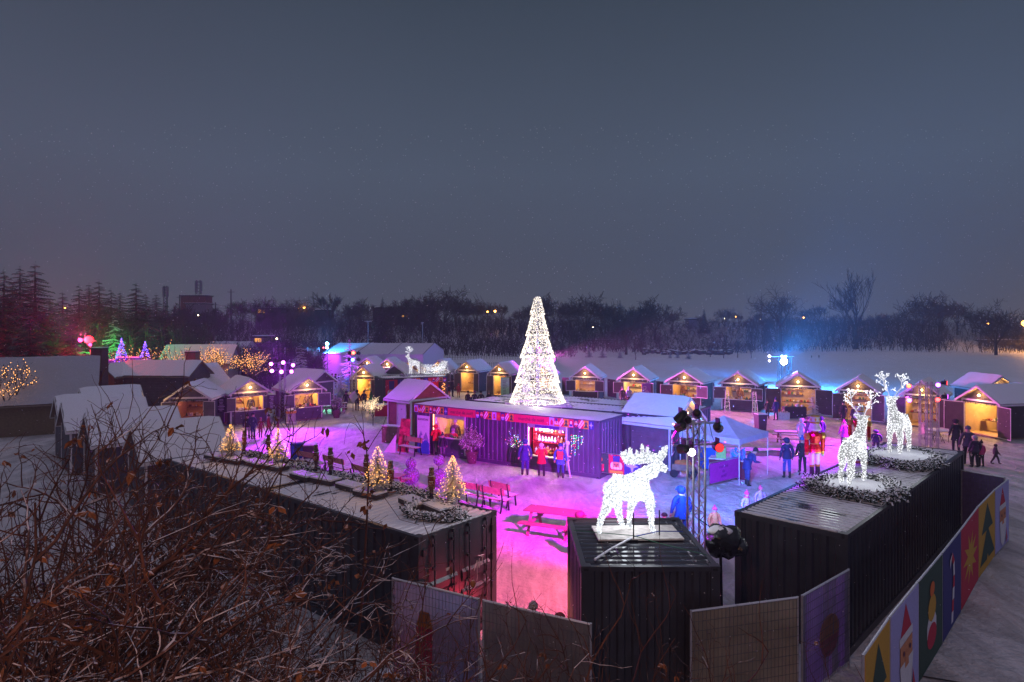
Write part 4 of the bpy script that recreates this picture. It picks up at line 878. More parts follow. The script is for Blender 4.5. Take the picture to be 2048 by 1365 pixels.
lf.build('withered_leaf', M_leaf, st)
st2 = thing('sapling', 'thin upright stem with one hanging dead leaf in front of the second mesh fence', 'sapling', (0, 0, 0)); mb = MB()
mb.tube([P_(930, 1420, 7), P_(938, 1300, 7), P_(944, 1200, 7), P_(945, 1150, 7)], [.008, .006, .004, .002], 4); mb.tube([P_(940, 1260, 7), P_(960, 1210, 7), P_(968, 1165, 7)], [.005, .004, .002], 4); mb.tube([P_(944, 1190, 7), P_(975, 1170, 7), P_(1005, 1125, 7)], [.004, .003, .002], 4)
mb.build('branch', M_twig, st2); lf = MB(); lf.ball(P_(946, 1168, 7), .03, 6, 5, 1.4); lf.build('leaf', M_leaf, st2)
for o_, b_ in ((st, P_(700, 1585)), (st2, P_(930, 1900, 7))):
    b_ = Vector((b_.x, b_.y, gz(b_.x, b_.y))); o_.location = b_
    for ch in o_.children: ch.data.transform(Matrix.Translation(-b_))
mb = MB(); mb.tube([Vector((0, 0, 0)), P_(700, 1400)-st.location], [.026, .022], 6); mb.build('trunk', M_twig, st)

# ------------------------------------------------------------ skinned bodies
def skin(verts, edges, radii, root, levels=2, name='body'):
    me = bpy.data.meshes.new(name); me.from_pydata([tuple(v) for v in verts], edges, []); o = bpy.data.objects.new('tmp', me); COL.objects.link(o)
    md = o.modifiers.new('s', 'SKIN'); md.branch_smoothing = .3
    sub_ = o.modifiers.new('u', 'SUBSURF'); sub_.levels = levels; sub_.render_levels = levels
    for i, r in enumerate(radii):
        sv = me.skin_vertices[0].data[i]; r = r if isinstance(r, tuple) else (r, r); sv.radius = r; sv.use_root = (i == root)
    dg = bpy.context.evaluated_depsgraph_get(); dg.update(); me2 = bpy.data.meshes.new_from_object(o.evaluated_get(dg)); me2.name = name
    bpy.data.objects.remove(o); me2.polygons.foreach_set("use_smooth", [True]*len(me2.polygons)); return me2
class Sk:
    def __init__(s): s.v = []; s.e = []; s.r = []; s.t = []; s.n = {}
    def add(s, n, p, r, par=None, t=0):
        s.v.append(Vector(p)); s.r.append(r); s.t.append(t); s.n[n] = len(s.v)-1
        if par is not None: s.e.append((s.n[par], len(s.v)-1))
    def mesh(s, root, levels=2): return skin(s.v, s.e, s.r, s.n[root], levels)
def objof(me, name, parent, mats=()):
    for m in mats: me.materials.append(m)
    o = bpy.data.objects.new(name, me); COL.objects.link(o); o.parent = parent; return o
M_led = bpy.data.materials.new('white_led_mesh'); M_led.use_nodes = True
def ledmat(name, col, s0, s1, scale, thr=.32):
    m = bpy.data.materials.new(name); m.use_nodes = True; n = m.node_tree; N = n.nodes; L = n.links; b = N["Principled BSDF"]; b.inputs["Base Color"].default_value = (.12, .12, .12, 1)
    t = N.new("ShaderNodeTexCoord"); v = N.new("ShaderNodeTexVoronoi"); v.inputs["Scale"].default_value = scale; L.new(t.outputs["Object"], v.inputs["Vector"])
    r = N.new("ShaderNodeMapRange"); r.inputs[1].default_value = thr; r.inputs[2].default_value = thr+.35; r.inputs[3].default_value = s1; r.inputs[4].default_value = s0
    L.new(v.outputs["Distance"], r.inputs[0]); b.inputs["Emission Color"].default_value = (*col, 1); L.new(r.outputs[0], b.inputs["Emission Strength"]); return m
M_moose = ledmat('white_lit_mesh', (.88, .93, 1), .52, 1.4, 26, .32)
M_deer = ledmat('white_wire_lights', (.93, .95, 1), .30, 1.2, 22, .22)
M_led = glow('white_led', (.95, .97, 1), 2.4)
def surf_bulbs(me, n, r, parent, m, rg, name='led_light'):
    me.calc_loop_triangles(); tri = me.loop_triangles; ws = [t.area for t in tri]; mb = MB(); ch = rg.choices(range(len(tri)), ws, k=n)
    for i in ch:
        t = tri[i]; a, b_ = rg.random(), rg.random()
        if a+b_ > 1: a, b_ = 1-a, 1-b_
        v = [me.vertices[k].co for k in t.vertices]; p = v[0]+(v[1]-v[0])*a+(v[2]-v[0])*b_; mb.octa(p+t.normal*.012, r)
    o = mb.build(name, m, parent)
    if n > 100: o['kind'] = 'stuff'
    return o
# --- moose: local x forward, y lateral
mo = thing('light_moose', 'brilliant white glowing moose sculpture with broad palm antlers standing on the front container roof', 'light sculpture', (2.60, 13.55, 2.64), radians(3))
k = Sk(); yy = .16
k.add('belly', (-.2, 0, .94), .225); k.add('rump', (-.49, 0, .92), .19, 'belly'); k.add('tail', (-.68, 0, .95), .06, 'rump')
k.add('chest', (.10, 0, .97), .235, 'belly'); k.add('withers', (.06, 0, 1.14), .17, 'chest'); k.add('neck', (.23, 0, 1.22), .15, 'withers'); k.add('neck2', (.35, 0, 1.30), .125, 'neck'); k.add('head', (.45, 0, 1.37), .095, 'neck2')
k.add('muz', (.56, 0, 1.32), .075, 'head'); k.add('nose', (.65, 0, 1.26), .062, 'muz'); k.add('bell', (.40, 0, 1.12), .035, 'neck2')
for s_, nm, hh, ff in ((-1, 'a', ((-.58, .78), (-.67, .54), (-.79, .31), (-.83, .08), (-.78, .02)), ((.24, .74), (.25, .48), (.27, .24), (.29, .06), (.35, .02))), (1, 'b', ((-.42, .78), (-.38, .52), (-.33, .30), (-.27, .08), (-.22, .02)), ((-.02, .74), (-.08, .48), (-.12, .26), (-.12, .06), (-.06, .02)))):
    for j, ((x, z), r_) in enumerate(zip(hh, (.135, .09, .055, .043, .042))): k.add('h%d%s' % (j, nm), (x, s_*yy, z), r_, 'rump' if j == 0 else 'h%d%s' % (j-1, nm))
    for j, ((x, z), r_) in enumerate(zip(ff, (.12, .07, .05, .043, .042))): k.add('f%d%s' % (j, nm), (x, s_*yy, z), r_, 'chest' if j == 0 else 'f%d%s' % (j-1, nm))
    k.add('ear'+nm, (.40, s_*.15, 1.48), .03, 'head')
k.r = [q*1.13 for q in k.r]; me = k.mesh('belly'); bo = objof(me, 'body', mo, [M_moose]); rg = random.Random(1); surf_bulbs(me, 1300, .0085, mo, M_led, rg)
import mathutils
AL = [(1050, 350), (930, 350), (800, 345), (720, 325), (685, 285), (668, 235), (680, 208), (700, 215), (718, 240), (712, 200), (730, 190), (752, 245), (757, 188), (775, 172), (790, 190), (802, 240), (835, 252), (840, 212), (858, 212), (872, 255), (898, 250), (895, 175), (912, 150), (930, 175), (932, 250), (952, 240), (958, 198), (982, 190), (984, 240), (1005, 245), (1040, 265), (1062, 310)]
AR = [(1050, 350), (1072, 292), (1092, 283), (1110, 318), (1132, 300), (1132, 270), (1152, 264), (1166, 300), (1182, 288), (1170, 242), (1190, 232), (1212, 268), (1228, 226), (1250, 232), (1248, 285), (1225, 335), (1175, 372), (1100, 385)]
for pts, y0, yk in ((AL, -.04, .52), (AR, .04, .9)):
    P2 = [((x-876)/483, (1050-y)/483) for x, y in pts]; x0 = P2[0][0]; mb = MB(); kk = len(P2)
    vs = [Vector((x, y0+(-abs(x-x0)*yk if y0 < 0 else abs(x-x0)*yk), z)) for x, z in P2]; off = [v+Vector((0, .05, .0)) for v in vs]
    tess = mathutils.geometry.tessellate_polygon([[Vector((x, z, 0)) for x, z in P2]])
    mb.add(vs+off, [tuple(t) for t in tess]+[tuple(i+kk for i in t[::-1]) for t in tess]+[(i, (i+1) % kk, kk+(i+1) % kk, kk+i) for i in range(kk)])
    ao = mb.build('antler', M_moose, mo); surf_bulbs(ao.data, 150 if y0 < 0 else 110, .008, ao, M_led, rg)
light('moose_glow', 'POINT', (0, -.62, .9), (.85, .92, 1), 30, mo, size=.35)
light('moose_glow', 'POINT', (-.1, .62, .7), (.85, .92, 1), 24, mo, size=.35)
bd_ = MB(); bd_.b2((-.88, -.46, -.05), (.86, .42, -.015)); tag(bd_.build('display_board', mat('frosted_plywood_board', (.60, .56, .52), .6, var=.2), loc=mo.location+Vector((0, 0, .012)), rz=radians(2)), 'snow dusted plywood board under the glowing moose', 'board')
# props and guy lines at the moose's feet
ws = thing('anchor_frame', 'white pole, upright steel pegs and green guy line strapped over the moose container roof', 'rigging', (2.4, 12.9, 2.60))
mb = MB(); mb.tube([(.0, .18, .06), (-.52, -.45, .05), (-.88, -.98, .05)], .022, 7); mb.build('pole', mat('white_pole', (.7, .7, .75), snow=.9), ws)
for x, y in ((.05, .2), (.62, .42)):
    mb = MB(); mb.tube([(x, y, 0), (x, y, .55)], .014, 6); mb.box((x, y, .01), (.16, .10, .02)); mb.build('peg', M_black, ws)
mb = MB(); mb.tube([(-1.1, .75, .03), (.05, .2, .10), (.5, -.1, .05), (1.25, -.72, .04)], .008, 5); mb.build('guy_line', mat('green_rope', (.02, .12, .06)), ws)
mb = MB(); mb.tube([(.05, .2, .08), (.62, .42, .12), (1.15, .62, .05)], .012, 5); mb.build('strap', mat('blue_strap', (.04, .06, .3)), ws)
mb = MB(); mb.tube([(-.55, .1, .02), (-.5, -.1, .02), (-.4, -.35, .02), (-.36, -.7, .02), (-.25, -1.02, .02), (-.2, -1.2, .01), (-.19, -1.22, -.5), (-.2, -1.22, -1.2)], .008, 5); mb.build('cable', M_black, ws)

# --- reindeer
def reindeer(label, loc, rz, hgt=1.0, seed=1, headturn=0., pitch_=0, grp='glowing reindeer on the right container'):
    t = thing('light_reindeer', label, 'light sculpture', loc, rz, grp, hgt); k = Sk(); y_ = .13
    k.add('belly', (0, 0, 1.0), (.16, .19)); k.add('rump', (-.34, 0, 1.03), (.16, .18), 'belly'); k.add('tail', (-.50, 0, 1.1), .04, 'rump')
    k.add('chest', (.28, 0, 1.05), (.17, .21), 'belly'); k.add('n1', (.42, 0, 1.26), .125, 'chest'); k.add('n2', (.50, 0, 1.48), .09, 'n1'); k.add('head', (.56, 0, 1.66), .085, 'n2'); k.add('muz', (.70, 0, 1.60), .055, 'head'); k.add('nose', (.79, 0, 1.57), .042, 'muz')
    for s_, nm in ((-1, 'a'), (1, 'b')):
        k.add('e'+nm, (.51, s_*.13, 1.74), .03, 'head'); k.add('e2'+nm, (.50, s_*.2, 1.77), .015, 'e'+nm)
        dx = .05*s_
        k.add('h1'+nm, (-.38, s_*y_, .80), .10, 'rump'); k.add('h2'+nm, (-.37+dx, s_*y_, .56), .065, 'h1'+nm); k.add('h3'+nm, (-.47+dx, s_*y_, .36), .042, 'h2'+nm); k.add('h4'+nm, (-.44+dx, s_*y_, .03), .036, 'h3'+nm)
        k.add('f1'+nm, (.30, s_*y_, .78), .085, 'chest'); k.add('f2'+nm, (.30-dx, s_*y_, .42), .045, 'f1'+nm); k.add('f3'+nm, (.31-dx, s_*y_, .03), .036, 'f2'+nm)
    k.r = [(q if isinstance(q, float) else q[0])*(1.22 if i < 7 else 1.3) for i, q in enumerate(k.r)]; me = k.mesh('belly'); objof(me, 'body', t, [M_deer]); rg = random.Random(seed); surf_bulbs(me, 1500, .0088, t, M_led, rg)
    for s_ in (-1, 1):
        a = MB(); m_ = [Vector((.52, s_*.05, 1.74)), Vector((.45, s_*.13, 1.90)), Vector((.42, s_*.23, 2.05)), Vector((.47, s_*.26, 2.22)), Vector((.54, s_*.20, 2.36))]; a.tube(m_, [.018, .016, .014, .012, .008], 5); tp = []
        for q, d, l in ((1, (.25, 0, .1), 1), (1, (-.12, s_*.1, .16), 1), (2, (-.2, s_*.06, .12), 1), (2, (.08, s_*.16, .14), 1), (3, (-.16, s_*.08, .1), 1), (3, (.14, s_*.1, .14), 1), (4, (-.1, s_*.1, .08), 1), (3, (-.02, -s_*.12, .18), 1)):
            e_ = m_[q]+Vector(d); a.tube([m_[q], e_], [.01, .006], 4); tp += [m_[q].lerp(e_, f_) for f_ in (.35, .65, 1)]+[e_+Vector((rg.uniform(-.06, .06), rg.uniform(-.06, .06), rg.uniform(-.04, .06))) for _ in range(8)]
        for i in range(4): tp += [m_[i].lerp(m_[i+1], f_) for f_ in (.2, .5, .8)]
        ao = a.build('antler', mat('white_wire', (.7, .7, .75), .5, var=0, emit=(.9, .95, 1), es=.35, noemit=True), t); bulbs_on(ao, tp, M_led, .014, 'led_light')
    light('reindeer_glow', 'POINT', (.35, -.55, .95), (.9, .95, 1), 16, t, size=.3); light('reindeer_glow', 'POINT', (-.1, .55, .7), (.9, .95, 1), 12, t, size=.3)
    return t
z0 = 2.59
pa = Vector((9.0, 17.15, 0)); pb = Vector((12.35, 20.75, 0))
reindeer('nearer glowing white reindeer on the right container, seen from behind its left flank', pa+Vector((0, 0, z0+.18)), radians(38), .98, 1)
reindeer('farther glowing white reindeer on the right container with tall branching antlers, facing left', pb+Vector((0, 0, z0+.24)), radians(218), 1.04, 2)
def ring_garland(name, label, cen, rx, ry, rot, z, w=.22, n=420, seed=0, frac=1., start=0.):
    rg = random.Random(seed); mb = MB()
    for i in range(n):
        a = start+2*pi*frac*i/n; wob = 1+.12*sin(a*3+seed); p = Vector((rx*wob*cos(a), ry*wob*sin(a), 0)); p.rotate(Matrix.Rotation(rot, 3, 'Z'))
        for _ in range(3):
            o = p+Vector((rg.gauss(0, w*.42), rg.gauss(0, w*.42), rg.uniform(.02, w*.8))); u = rvec().normalized()*rg.uniform(.06, .11); mb.bar(o, o+u, .035, .02); 
            if rg.random() < .5: mb.octa(o+Vector((0, 0, .02)), rg.uniform(.02, .045))
    return tag(mb.build(name, M_garland, loc=Vector((cen[0], cen[1], z))), label, 'garland')
ring_garland('snowy_garland', 'snow covered garland wrapped round the platform of the nearer reindeer', (9.0, 17.0), 1.05, .95, .5, z0, seed=1, w=.3, n=560)
ring_garland('snowy_garland', 'snow covered garland along the edge of the farther reindeer platform', (12.35, 20.6), 1.35, .95, .8, z0, seed=2, w=.3, n=560)
def plinth(label, cen, rx, ry, rot, h, z=z0):
    mb = MB(); pts = [(rx*cos(a*pi/8)*(1+.06*sin(a*2)), ry*sin(a*pi/8)) for a in range(16)]
    pts = [(x*cos(rot)-y*sin(rot), x*sin(rot)+y*cos(rot)) for x, y in pts]
    mb.slab([(x, y, 0) for x, y in pts], (0, 0, h)); mb.mat(1).slab([(x*.99, y*.99, h+.002) for x, y in pts], (0, 0, .04)); return tag(mb.build('display_platform', [M_wood, SNOW], loc=Vector((cen[0], cen[1], z))), label, 'platform')
plinth('snow topped wooden platform under the nearer reindeer', (9.0, 17.05), .86, .78, .6, .12)
plinth('snow topped wooden platform under the farther reindeer', (12.35, 20.7), 1.2, .85, .8, .18)
# --- nutcracker soldiers (tall painted)
def soldier(label, loc, rz, s_=1., body=(.5, .01, .02), grp='painted toy soldiers on the right container', snowy=0, boots=(.03, .03, .035), whiteleg=True):
    t = thing('toy_soldier', label, 'statue', loc, rz, grp, s_)
    mr = mat('soldier_lacquer_%.2f_%.1f' % (body[0], snowy), body, .25, .35 if not snowy else 0, var=.5, scale=22, snow=snowy, sthr=.4); mg = mat('soldier_gilt_%.1f' % snowy, (.55, .33, .09) if not snowy else (.22, .12, .06), .3, .6 if not snowy else 0, snow=snowy, sthr=.4); mw = mat('soldier_white_%.1f' % snowy, (.66, .66, .72) if whiteleg else (.10, .06, .05), .6, snow=snowy, sthr=.4); mk = mat('soldier_black', boots, .4); ms = mat('soldier_face_%.1f' % snowy, (.6, .32, .2) if whiteleg else (.2, .09, .06), .6)
    b = MB(); b.lathe([(.13, .78), (.19, .80), (.18, .88), (.12, 1.02), (.13, 1.06), (.20, 1.26), (.19, 1.32), (.07, 1.36)], 14); b.build('coat', mr, t)
    b = MB(); b.lathe([(.195, .78), (.20, .80), (.195, .82)], 14); b.lathe([(.125, 1.02), (.14, 1.03), (.125, 1.05)], 14); b.build('belt', mg, t)
    b = MB()
    b.ball((0, 0, 1.44), .115, 12, 8); b.mat(1).lathe([(.16, 1.40), (.175, 1.44), (.15, 1.50), (.14, 1.54), (.125, 1.6)], 12); b.mat(2)
    b.box((-.04, -.112, 1.47), (.025, .02, .02)); b.box((.04, -.112, 1.47), (.025, .02, .02)); b.mat(0).box((0, -.13, 1.44), (.025, .04, .05)); b.mat(1).box((0, -.12, 1.36), (.12, .05, .08)); b.build('head', [ms, mw, mk], t)
    b = MB(); b.lathe([(.115, 1.58), (.125, 1.62), (.13, 1.78), (.13, 1.80)], 12); b.mat(1).lathe([(.128, 1.6), (.134, 1.62), (.134, 1.64), (.13, 1.65)], 12); b.lathe([(.135, 1.79), (.14, 1.81), (.10, 1.83)], 12)
    for a in range(6): b.ball((.118*cos(a*1.05), .118*sin(a*1.05), 1.71), .026, 6, 6, 2.)
    b.build('hat', [mw if whiteleg else mk, mg], t)
    for s1 in (-1, 1):
        b = MB(); b.lathe([(.045, .72), (.05, .78), (.06, 1.0), (.055, 1.22), (.07, 1.28), (.05, 1.32)], 8, (s1*.27, 0, 0)); b.mat(1).lathe([(.058, 1.16), (.075, 1.18), (.085, 1.24), (.05, 1.33)], 8, (s1*.27, 0, 0)); b.lathe([(.05, .72), (.052, .78), (.05, .84)], 8, (s1*.27, 0, 0)); b.mat(2).ball((s1*.27, -.01, .69), .045, 8, 6); b.build('arm', [mr, mg, mw], t)
        b = MB(); b.lathe([(.055, .42), (.06, .6), (.06, .80)], 8, (s1*.095, 0, 0)); b.mat(1).lathe([(.062, .38), (.066, .41), (.062, .44)], 8, (s1*.095, 0, 0)); b.mat(2).lathe([(.07, .08), (.062, .15), (.06, .4)], 8, (s1*.095, 0, 0)); b.box((s1*.095, -.05, .10), (.1, .2, .07)); b.build('leg', [mw, mg, mk], t)
    b = MB(); b.b2((-.25, -.22, 0), (.25, .22, .07)); b.build('base', mat('soldier_base_%.1f' % snowy, (.3, .12, .05), snow=.9, sthr=.4), t)
    return t
soldier('red and gold toy soldier statue at the left of the nearer reindeer', right_at(4.2, .42, z0+.05)+Vector((-.05, .1, 0)), radians(195), .98)
soldier('red and gold toy soldier statue half hidden behind the nearer reindeer head', right_at(7.6, .48, z0+.05), radians(150), .98)
# --- left roof: spruces in pails, dark soldiers, boards, garlands
G_roofb = glow('warm_tree_bulb', (1, .45, .10), 6)
def pail_tree(label, loc, h, seed):
    t = thing('potted_christmas_tree', label, 'christmas tree', loc, 0, 'lit christmas trees in zinc pails'); rg = random.Random(seed)
    pr = MB(); pr.lathe([(.11, 0), (.13, .02), (.135, .22), (.15, .25), (.14, .27), (.12, .26)], 14); pr.build('pail', M_steel, t)
    hh = h-.24; m = conifer_mb(hh, h*.36, 20, seed, dens=12, leaf=.30, droop=.45, thin=.010); m.v = [(x, y, z+.22) for x, y, z in m.v]; m.build('crown', mat('frosted_spruce_needles', (.06, .08, .04), .8, var=.4, scale=30, snow=.85, sthr=.5), t)
    tr = MB(); tr.tube([(0, 0, .2), (0, 0, h)], [.02, .006], 6); tr.build('trunk', M_bark, t)
    ps = []
    for i in range(190):
        z = rg.random()**1.2; q = h*.33*(1-z)**.85*rg.uniform(.75, 1.05)+.01; a = rg.uniform(0, 6.3); ps.append(Vector((q*cos(a), q*sin(a), .24+z*hh)))
    bulbs_on(t, ps, G_roofb, .0085); light('tree_glow', 'POINT', (-.05, -.32, h*.55), (1, .45, .12), 4.5, t, size=.2); light('tree_glow', 'POINT', (.1, .3, h*.5), (1, .45, .12), 2.2, t, size=.2)
    return t
for px, py, h, sd, lab in ((461, 916, .95, 1, 'lit christmas tree in a pail, farthest left on the dark container roof'), (556, 928, .95, 2, 'lit christmas tree in a pail, second from the left on the dark container roof'), (755, 985, 1.05, 3, 'lit christmas tree in a pail, third, behind the withered sapling'), (905, 1008, 1.02, 4, 'lit christmas tree in a pail nearest the locking doors')):
    pail_tree(lab, at(px, py, 2.66), h*1.13, sd)
for px, py, lab in ((489, 910, 'small dark toy soldier beside the farthest left lit tree'), (537, 920, 'small dark toy soldier just left of the second lit tree'), (632, 945, 'small dark toy soldier, left one of the pair in mid roof'), (661, 952, 'small dark toy soldier, right one of the pair in mid roof'), (733, 968, 'small dark toy soldier left of the third lit tree'), (781, 984, 'small dark toy soldier right of the third lit tree'), (863, 1000, 'small dark toy soldier left of the nearest lit tree')):
    soldier(lab, at(px, py, 2.66), rzl+radians(-10), .44, (.16, .03, .03), 'small dark toy soldiers on the left container', snowy=.85, whiteleg=False)
M_slab = mat('snowy_board', (.06, .05, .05), .8, snow=1, sthr=.2)
for px, py, a, lab in ((434, 918, .1, 'flat snowy slab nearest the far left lit tree'), (470, 925, .1, 'flat snowy slab in front of the far left lit tree'), (512, 931, .0, 'flat snowy slab between the first two lit trees'), (550, 938, .1, 'flat snowy slab in front of the second lit tree'), (608, 957, 0, 'flat snowy slab left of the soldier pair'), (652, 965, .1, 'flat snowy slab in front of the soldier pair'), (702, 978, 0, 'flat snowy slab before the third lit tree'), (740, 992, .1, 'darker snowy slab under the withered sapling'), (828, 1010, -.2, 'thick snowy slab left of the nearest garland'), (874, 1021, -.2, 'thick snowy slab inside the nearest garland')):
    mb = MB(); mb.b2((-.42, -.20, 0), (.42, .20, .11)); mb.mat(1).b2((-.415, -.195, .112), (.415, .195, .15)); tag(mb.build('ballast_slab', [M_slab, SNOW], loc=at(px, py, 2.60), rz=rzl+a), lab, 'slab', 'snowy ballast slabs on the left container')
for px, py, rx, ry, lab, sd, n in ((600, 935, .9, .12, 'snowy garland lying between the second lit tree and the soldier pair', 4, 120), (710, 962, .9, .14, 'snowy garland lying left of the third lit tree', 5, 120), (815, 985, .9, .14, 'snowy garland lying between the third tree and the nearest soldier', 6, 130), (865, 1028, .75, .42, 'snowy garland looped round the thick slabs by the nearest lit tree', 7, 260), (515, 915, .5, .1, 'snowy garland between the two leftmost lit trees', 8, 70)):
    ring_garland('snowy_garland', lab, at(px, py, 2.6), rx, ry, rzl, 2.6, w=.15, n=n, seed=sd)

# ------------------------------------------------------------ the big tree of lights
LT = thing('light_tree', 'huge five tier tree of white lights in the middle of the market', 'light tree', (1.37, 35.0, 2.70))
tiers = [(1.07, 0, 1.48, 1.06), (2.39, 1.07, 1.20, .78), (3.57, 2.39, .94, .53), (4.70, 3.57, .63, .32), (5.67, 4.70, .41, .15)]
M_frame = mat('white_wire_frame', (.5, .5, .5), .5, .3, var=0)
M_tb = glow('white_fairy_bulb', (1, .90, .74), 3.2); M_tb2 = glow('warm_white_fairy_bulb', (1, .82, .58), 1.5)
rg = random.Random(12)
for i, (zt, zb, rb, rt) in enumerate(tiers):
    fr = MB()
    for j in range(5):
        f = j/4; z = zb+(zt-zb)*f; r_ = rb+(rt-rb)*f; fr.tube([(r_*cos(a*pi/12), r_*sin(a*pi/12), z) for a in range(25)], .012, 4, cap=False)
    for a in range(16): fr.tube([(rb*cos(a*pi/8), rb*sin(a*pi/8), zb), (rt*cos(a*pi/8), rt*sin(a*pi/8), zt)], .010, 4)
    fo = fr.build('tier_frame', M_frame, LT); n = int(1450*(rb+rt)*(zt-zb)/1.6)
    bm_ = MB()
    for q in range(n):
        f = rg.random(); f = f if rg.random() > .12 else rg.random()*.08; r_ = (rb+(rt-rb)*f)*rg.uniform(.97, 1.03); a = rg.uniform(0, 2*pi); gap = sin(a*5+i*2)*sin(f*9+a*2+i)
        if gap > .80: continue
        bm_.mat(0 if rg.random() < .7 else 1).octa((r_*cos(a), r_*sin(a), zb+(zt-zb)*f), .017)
    bo = bm_.build('fairy_light', [M_tb, M_tb2], fo); bo['kind'] = 'stuff'
    light('tree_light', 'POINT', (0, 0, (zt+zb)/2), (1, .92, .78), 85*(rb+rt)/2, LT, size=.3)
mb = MB(); mb.tube([(0, 0, 0), (0, 0, 5.6)], .05, 8)
for a in range(8): mb.tube([(0, 0, .1), (1.5*cos(a*pi/4), 1.5*sin(a*pi/4), .0)], .02, 5)
mb.build('mast', M_steel, LT)
mb = MB()
for k in range(5):
    y = -1.6+k*.8; mb.b2((-1.75, y-.04, -.09), (1.75, y+.04, -.02))
for x in (-1.7, 0, 1.7): mb.b2((x-.05, -1.65, -.16), (x+.05, 1.65, -.09))
bo = mb.build('base_frame', mat('snowy_base_frame', (.3, .3, .3), snow=.9, sthr=.3), LT)
# sleigh and reindeer over the red container
RX = at(766, 808); RY = at(896, 800)
Rc0 = Vector(((766-1024)*51/F, 51, 0)); Rc1 = Vector(((896-1024)*53.5/F, 53.5, 0)); rzx = atan2(Rc1.y-Rc0.y, Rc1.x-Rc0.x); LR = (Rc1-Rc0).length
def red_front(t):
    w = MB(); corr(w, (.16, .03, 0), (1, 0, 0), LR*.33, (0, -1, 0), .17, 2.51); w.b2((LR*.36, .02, 2.15), (LR-.16, .05, 2.5)); w.build('side_wall', mat('dark_red_paint', (.10, .03, .03), .5), t)
    w = MB(); corr(w, (LR*.36, 1.6, 0), (1, 0, 0), LR*.6, (0, -1, 0), .17, 2.5, .3, .06); w.build('inner_wall', mat('red_corrugated_lining', (.45, .03, .02), .5), t)
    w = MB(); w.b2((LR*.36, .1, .17), (LR*.75, .5, 1.0)); w.build('counter', M_wood, t)
RC = container('stall_container', 'red lit container stall with soldier banner and glowing sleigh on its roof', Rc0, rzx, LR, front=red_front, paint=mat('container_paint_green', (.04, .07, .05), .5), roofmat=M_roofsnow)
tiles(RC, ['soldier'], .2, 1.15, .35, 2.45, -.06, 'banner'); tiles(RC, ['star', 'ornament'], 1.2, 2.05, 1.6, 2.45, -.06, 'banner'); tiles(RC, ['cup', 'stripe', 'tree', 'bauble', 'star', 'burst', 'pinkstar', 'stripe', 'tree', 'cup'], 2.1, LR-.15, 2.14, 2.5, -.06, 'fascia_print')
light('red_stall_lamp', 'POINT', (LR*.72, 1.0, 1.6), (1, .12, .04), 60, RC, size=.1); light('stall_lamp', 'POINT', (LR*.5, .7, 1.9), (1, .6, .2), 25, RC, size=.1)
mb = MB(); mb.ball((LR*.60, -.1, 1.75), .09, 8, 6); mb.build('heater_lamp', glow('orange_heater', (1, .18, .04), 25), RC)
ps = [Vector((LR-.45+.12*sin(i*.9), -.12, 2.0-i*.05)) for i in range(36)]; bulbs_on(RC, ps, G_warm, .035, 'string_light')
def on_red(x, y, z): return Rc0+(Rc1-Rc0).normalized()*x+Vector((0, y, z))
reindeer('small glowing reindeer harnessed to the sleigh on the red container stall', on_red(2.35, 1.2, 2.75), radians(178)+rzx, .92, 4, grp=None)
sl_ = thing('light_sleigh', 'glowing white sleigh sculpture with curled runners on the red container stall', 'light sculpture', on_red(4.3, 1.2, 2.72), rzx)
mb = MB(); body = [(-.75, .25), (-.8, .62), (-.55, .5), (-.1, .5), (.25, .62), (.55, 1.0), (.9, 1.05), (.75, .6), (.55, .25)]
import mathutils
for y in (-.32, .28): mb.slab([(x, y, z) for x, z in body], (0, .05, 0))
mb.b2((-.7, -.28, .25), (.55, .28, .3)); so = mb.build('body', M_deer, sl_)
mb = MB()
for y in (-.35, .35): mb.tube([(-1.15, y, .35), (-1.25, y, .18), (-1.1, y, .05), (.9, y, .05), (1.15, y, .25)], .03, 6)
mb.build('runner', M_deer, sl_)
rg = random.Random(5); bulbs_on(sl_, [Vector((rg.uniform(-1.2, .95), rg.choice((-.36, .36)), rg.uniform(.05, .8))) for _ in range(420)], M_led, .018, 'led_light')
light('sleigh_glow', 'POINT', (0, -.7, .6), (.9, .95, 1), 40, sl_, size=.3)
ring_garland('snowy_garland', 'snowy garland bed under the glowing sleigh and its reindeer', on_red(3.5, 1.2, 0), 2.2, .45, rzx, 2.6, w=.25, n=200, seed=9)
# ------------------------------------------------------------ lighting towers
def par_can(parent, p, aim, col, lens_st=12, W_=0, cone=40, r=.11, lit=True, bl=1., sz=.08, spot_aim=None):
    """parent-local position p, world aim"""
    Mi = (Matrix.Translation(parent.location) @ parent.rotation_euler.to_matrix().to_4x4()).inverted(); a = Mi @ Vector(aim); d = (a-Vector(p)).normalized()
    p = Vector(p); b = MB(); b.tube([p-d*.30, p-d*.24, p-d*.05, p+d*.0], [r*.4, r*.85, r, r*1.05], 12); b.bar(p-d*.12+Vector((0, 0, .0)), p-d*.12+Vector((0, 0, .22)), .02, .18)
    o = b.build('par_lamp', M_black, parent)
    l = MB(); l.tube([p+d*.001, p+d*.012], r*.92, 12)
    l.build('lens', glow('lens_%.2f_%.2f_%.2f_%d' % (*col, lens_st), col, lens_st) if lit else M_black, o)
    if W_: light('spot_beam', 'SPOT', p+d*.06, col, W_, parent, target=spot_aim or aim, cone=cone, blend=bl, size=.22)
    return o
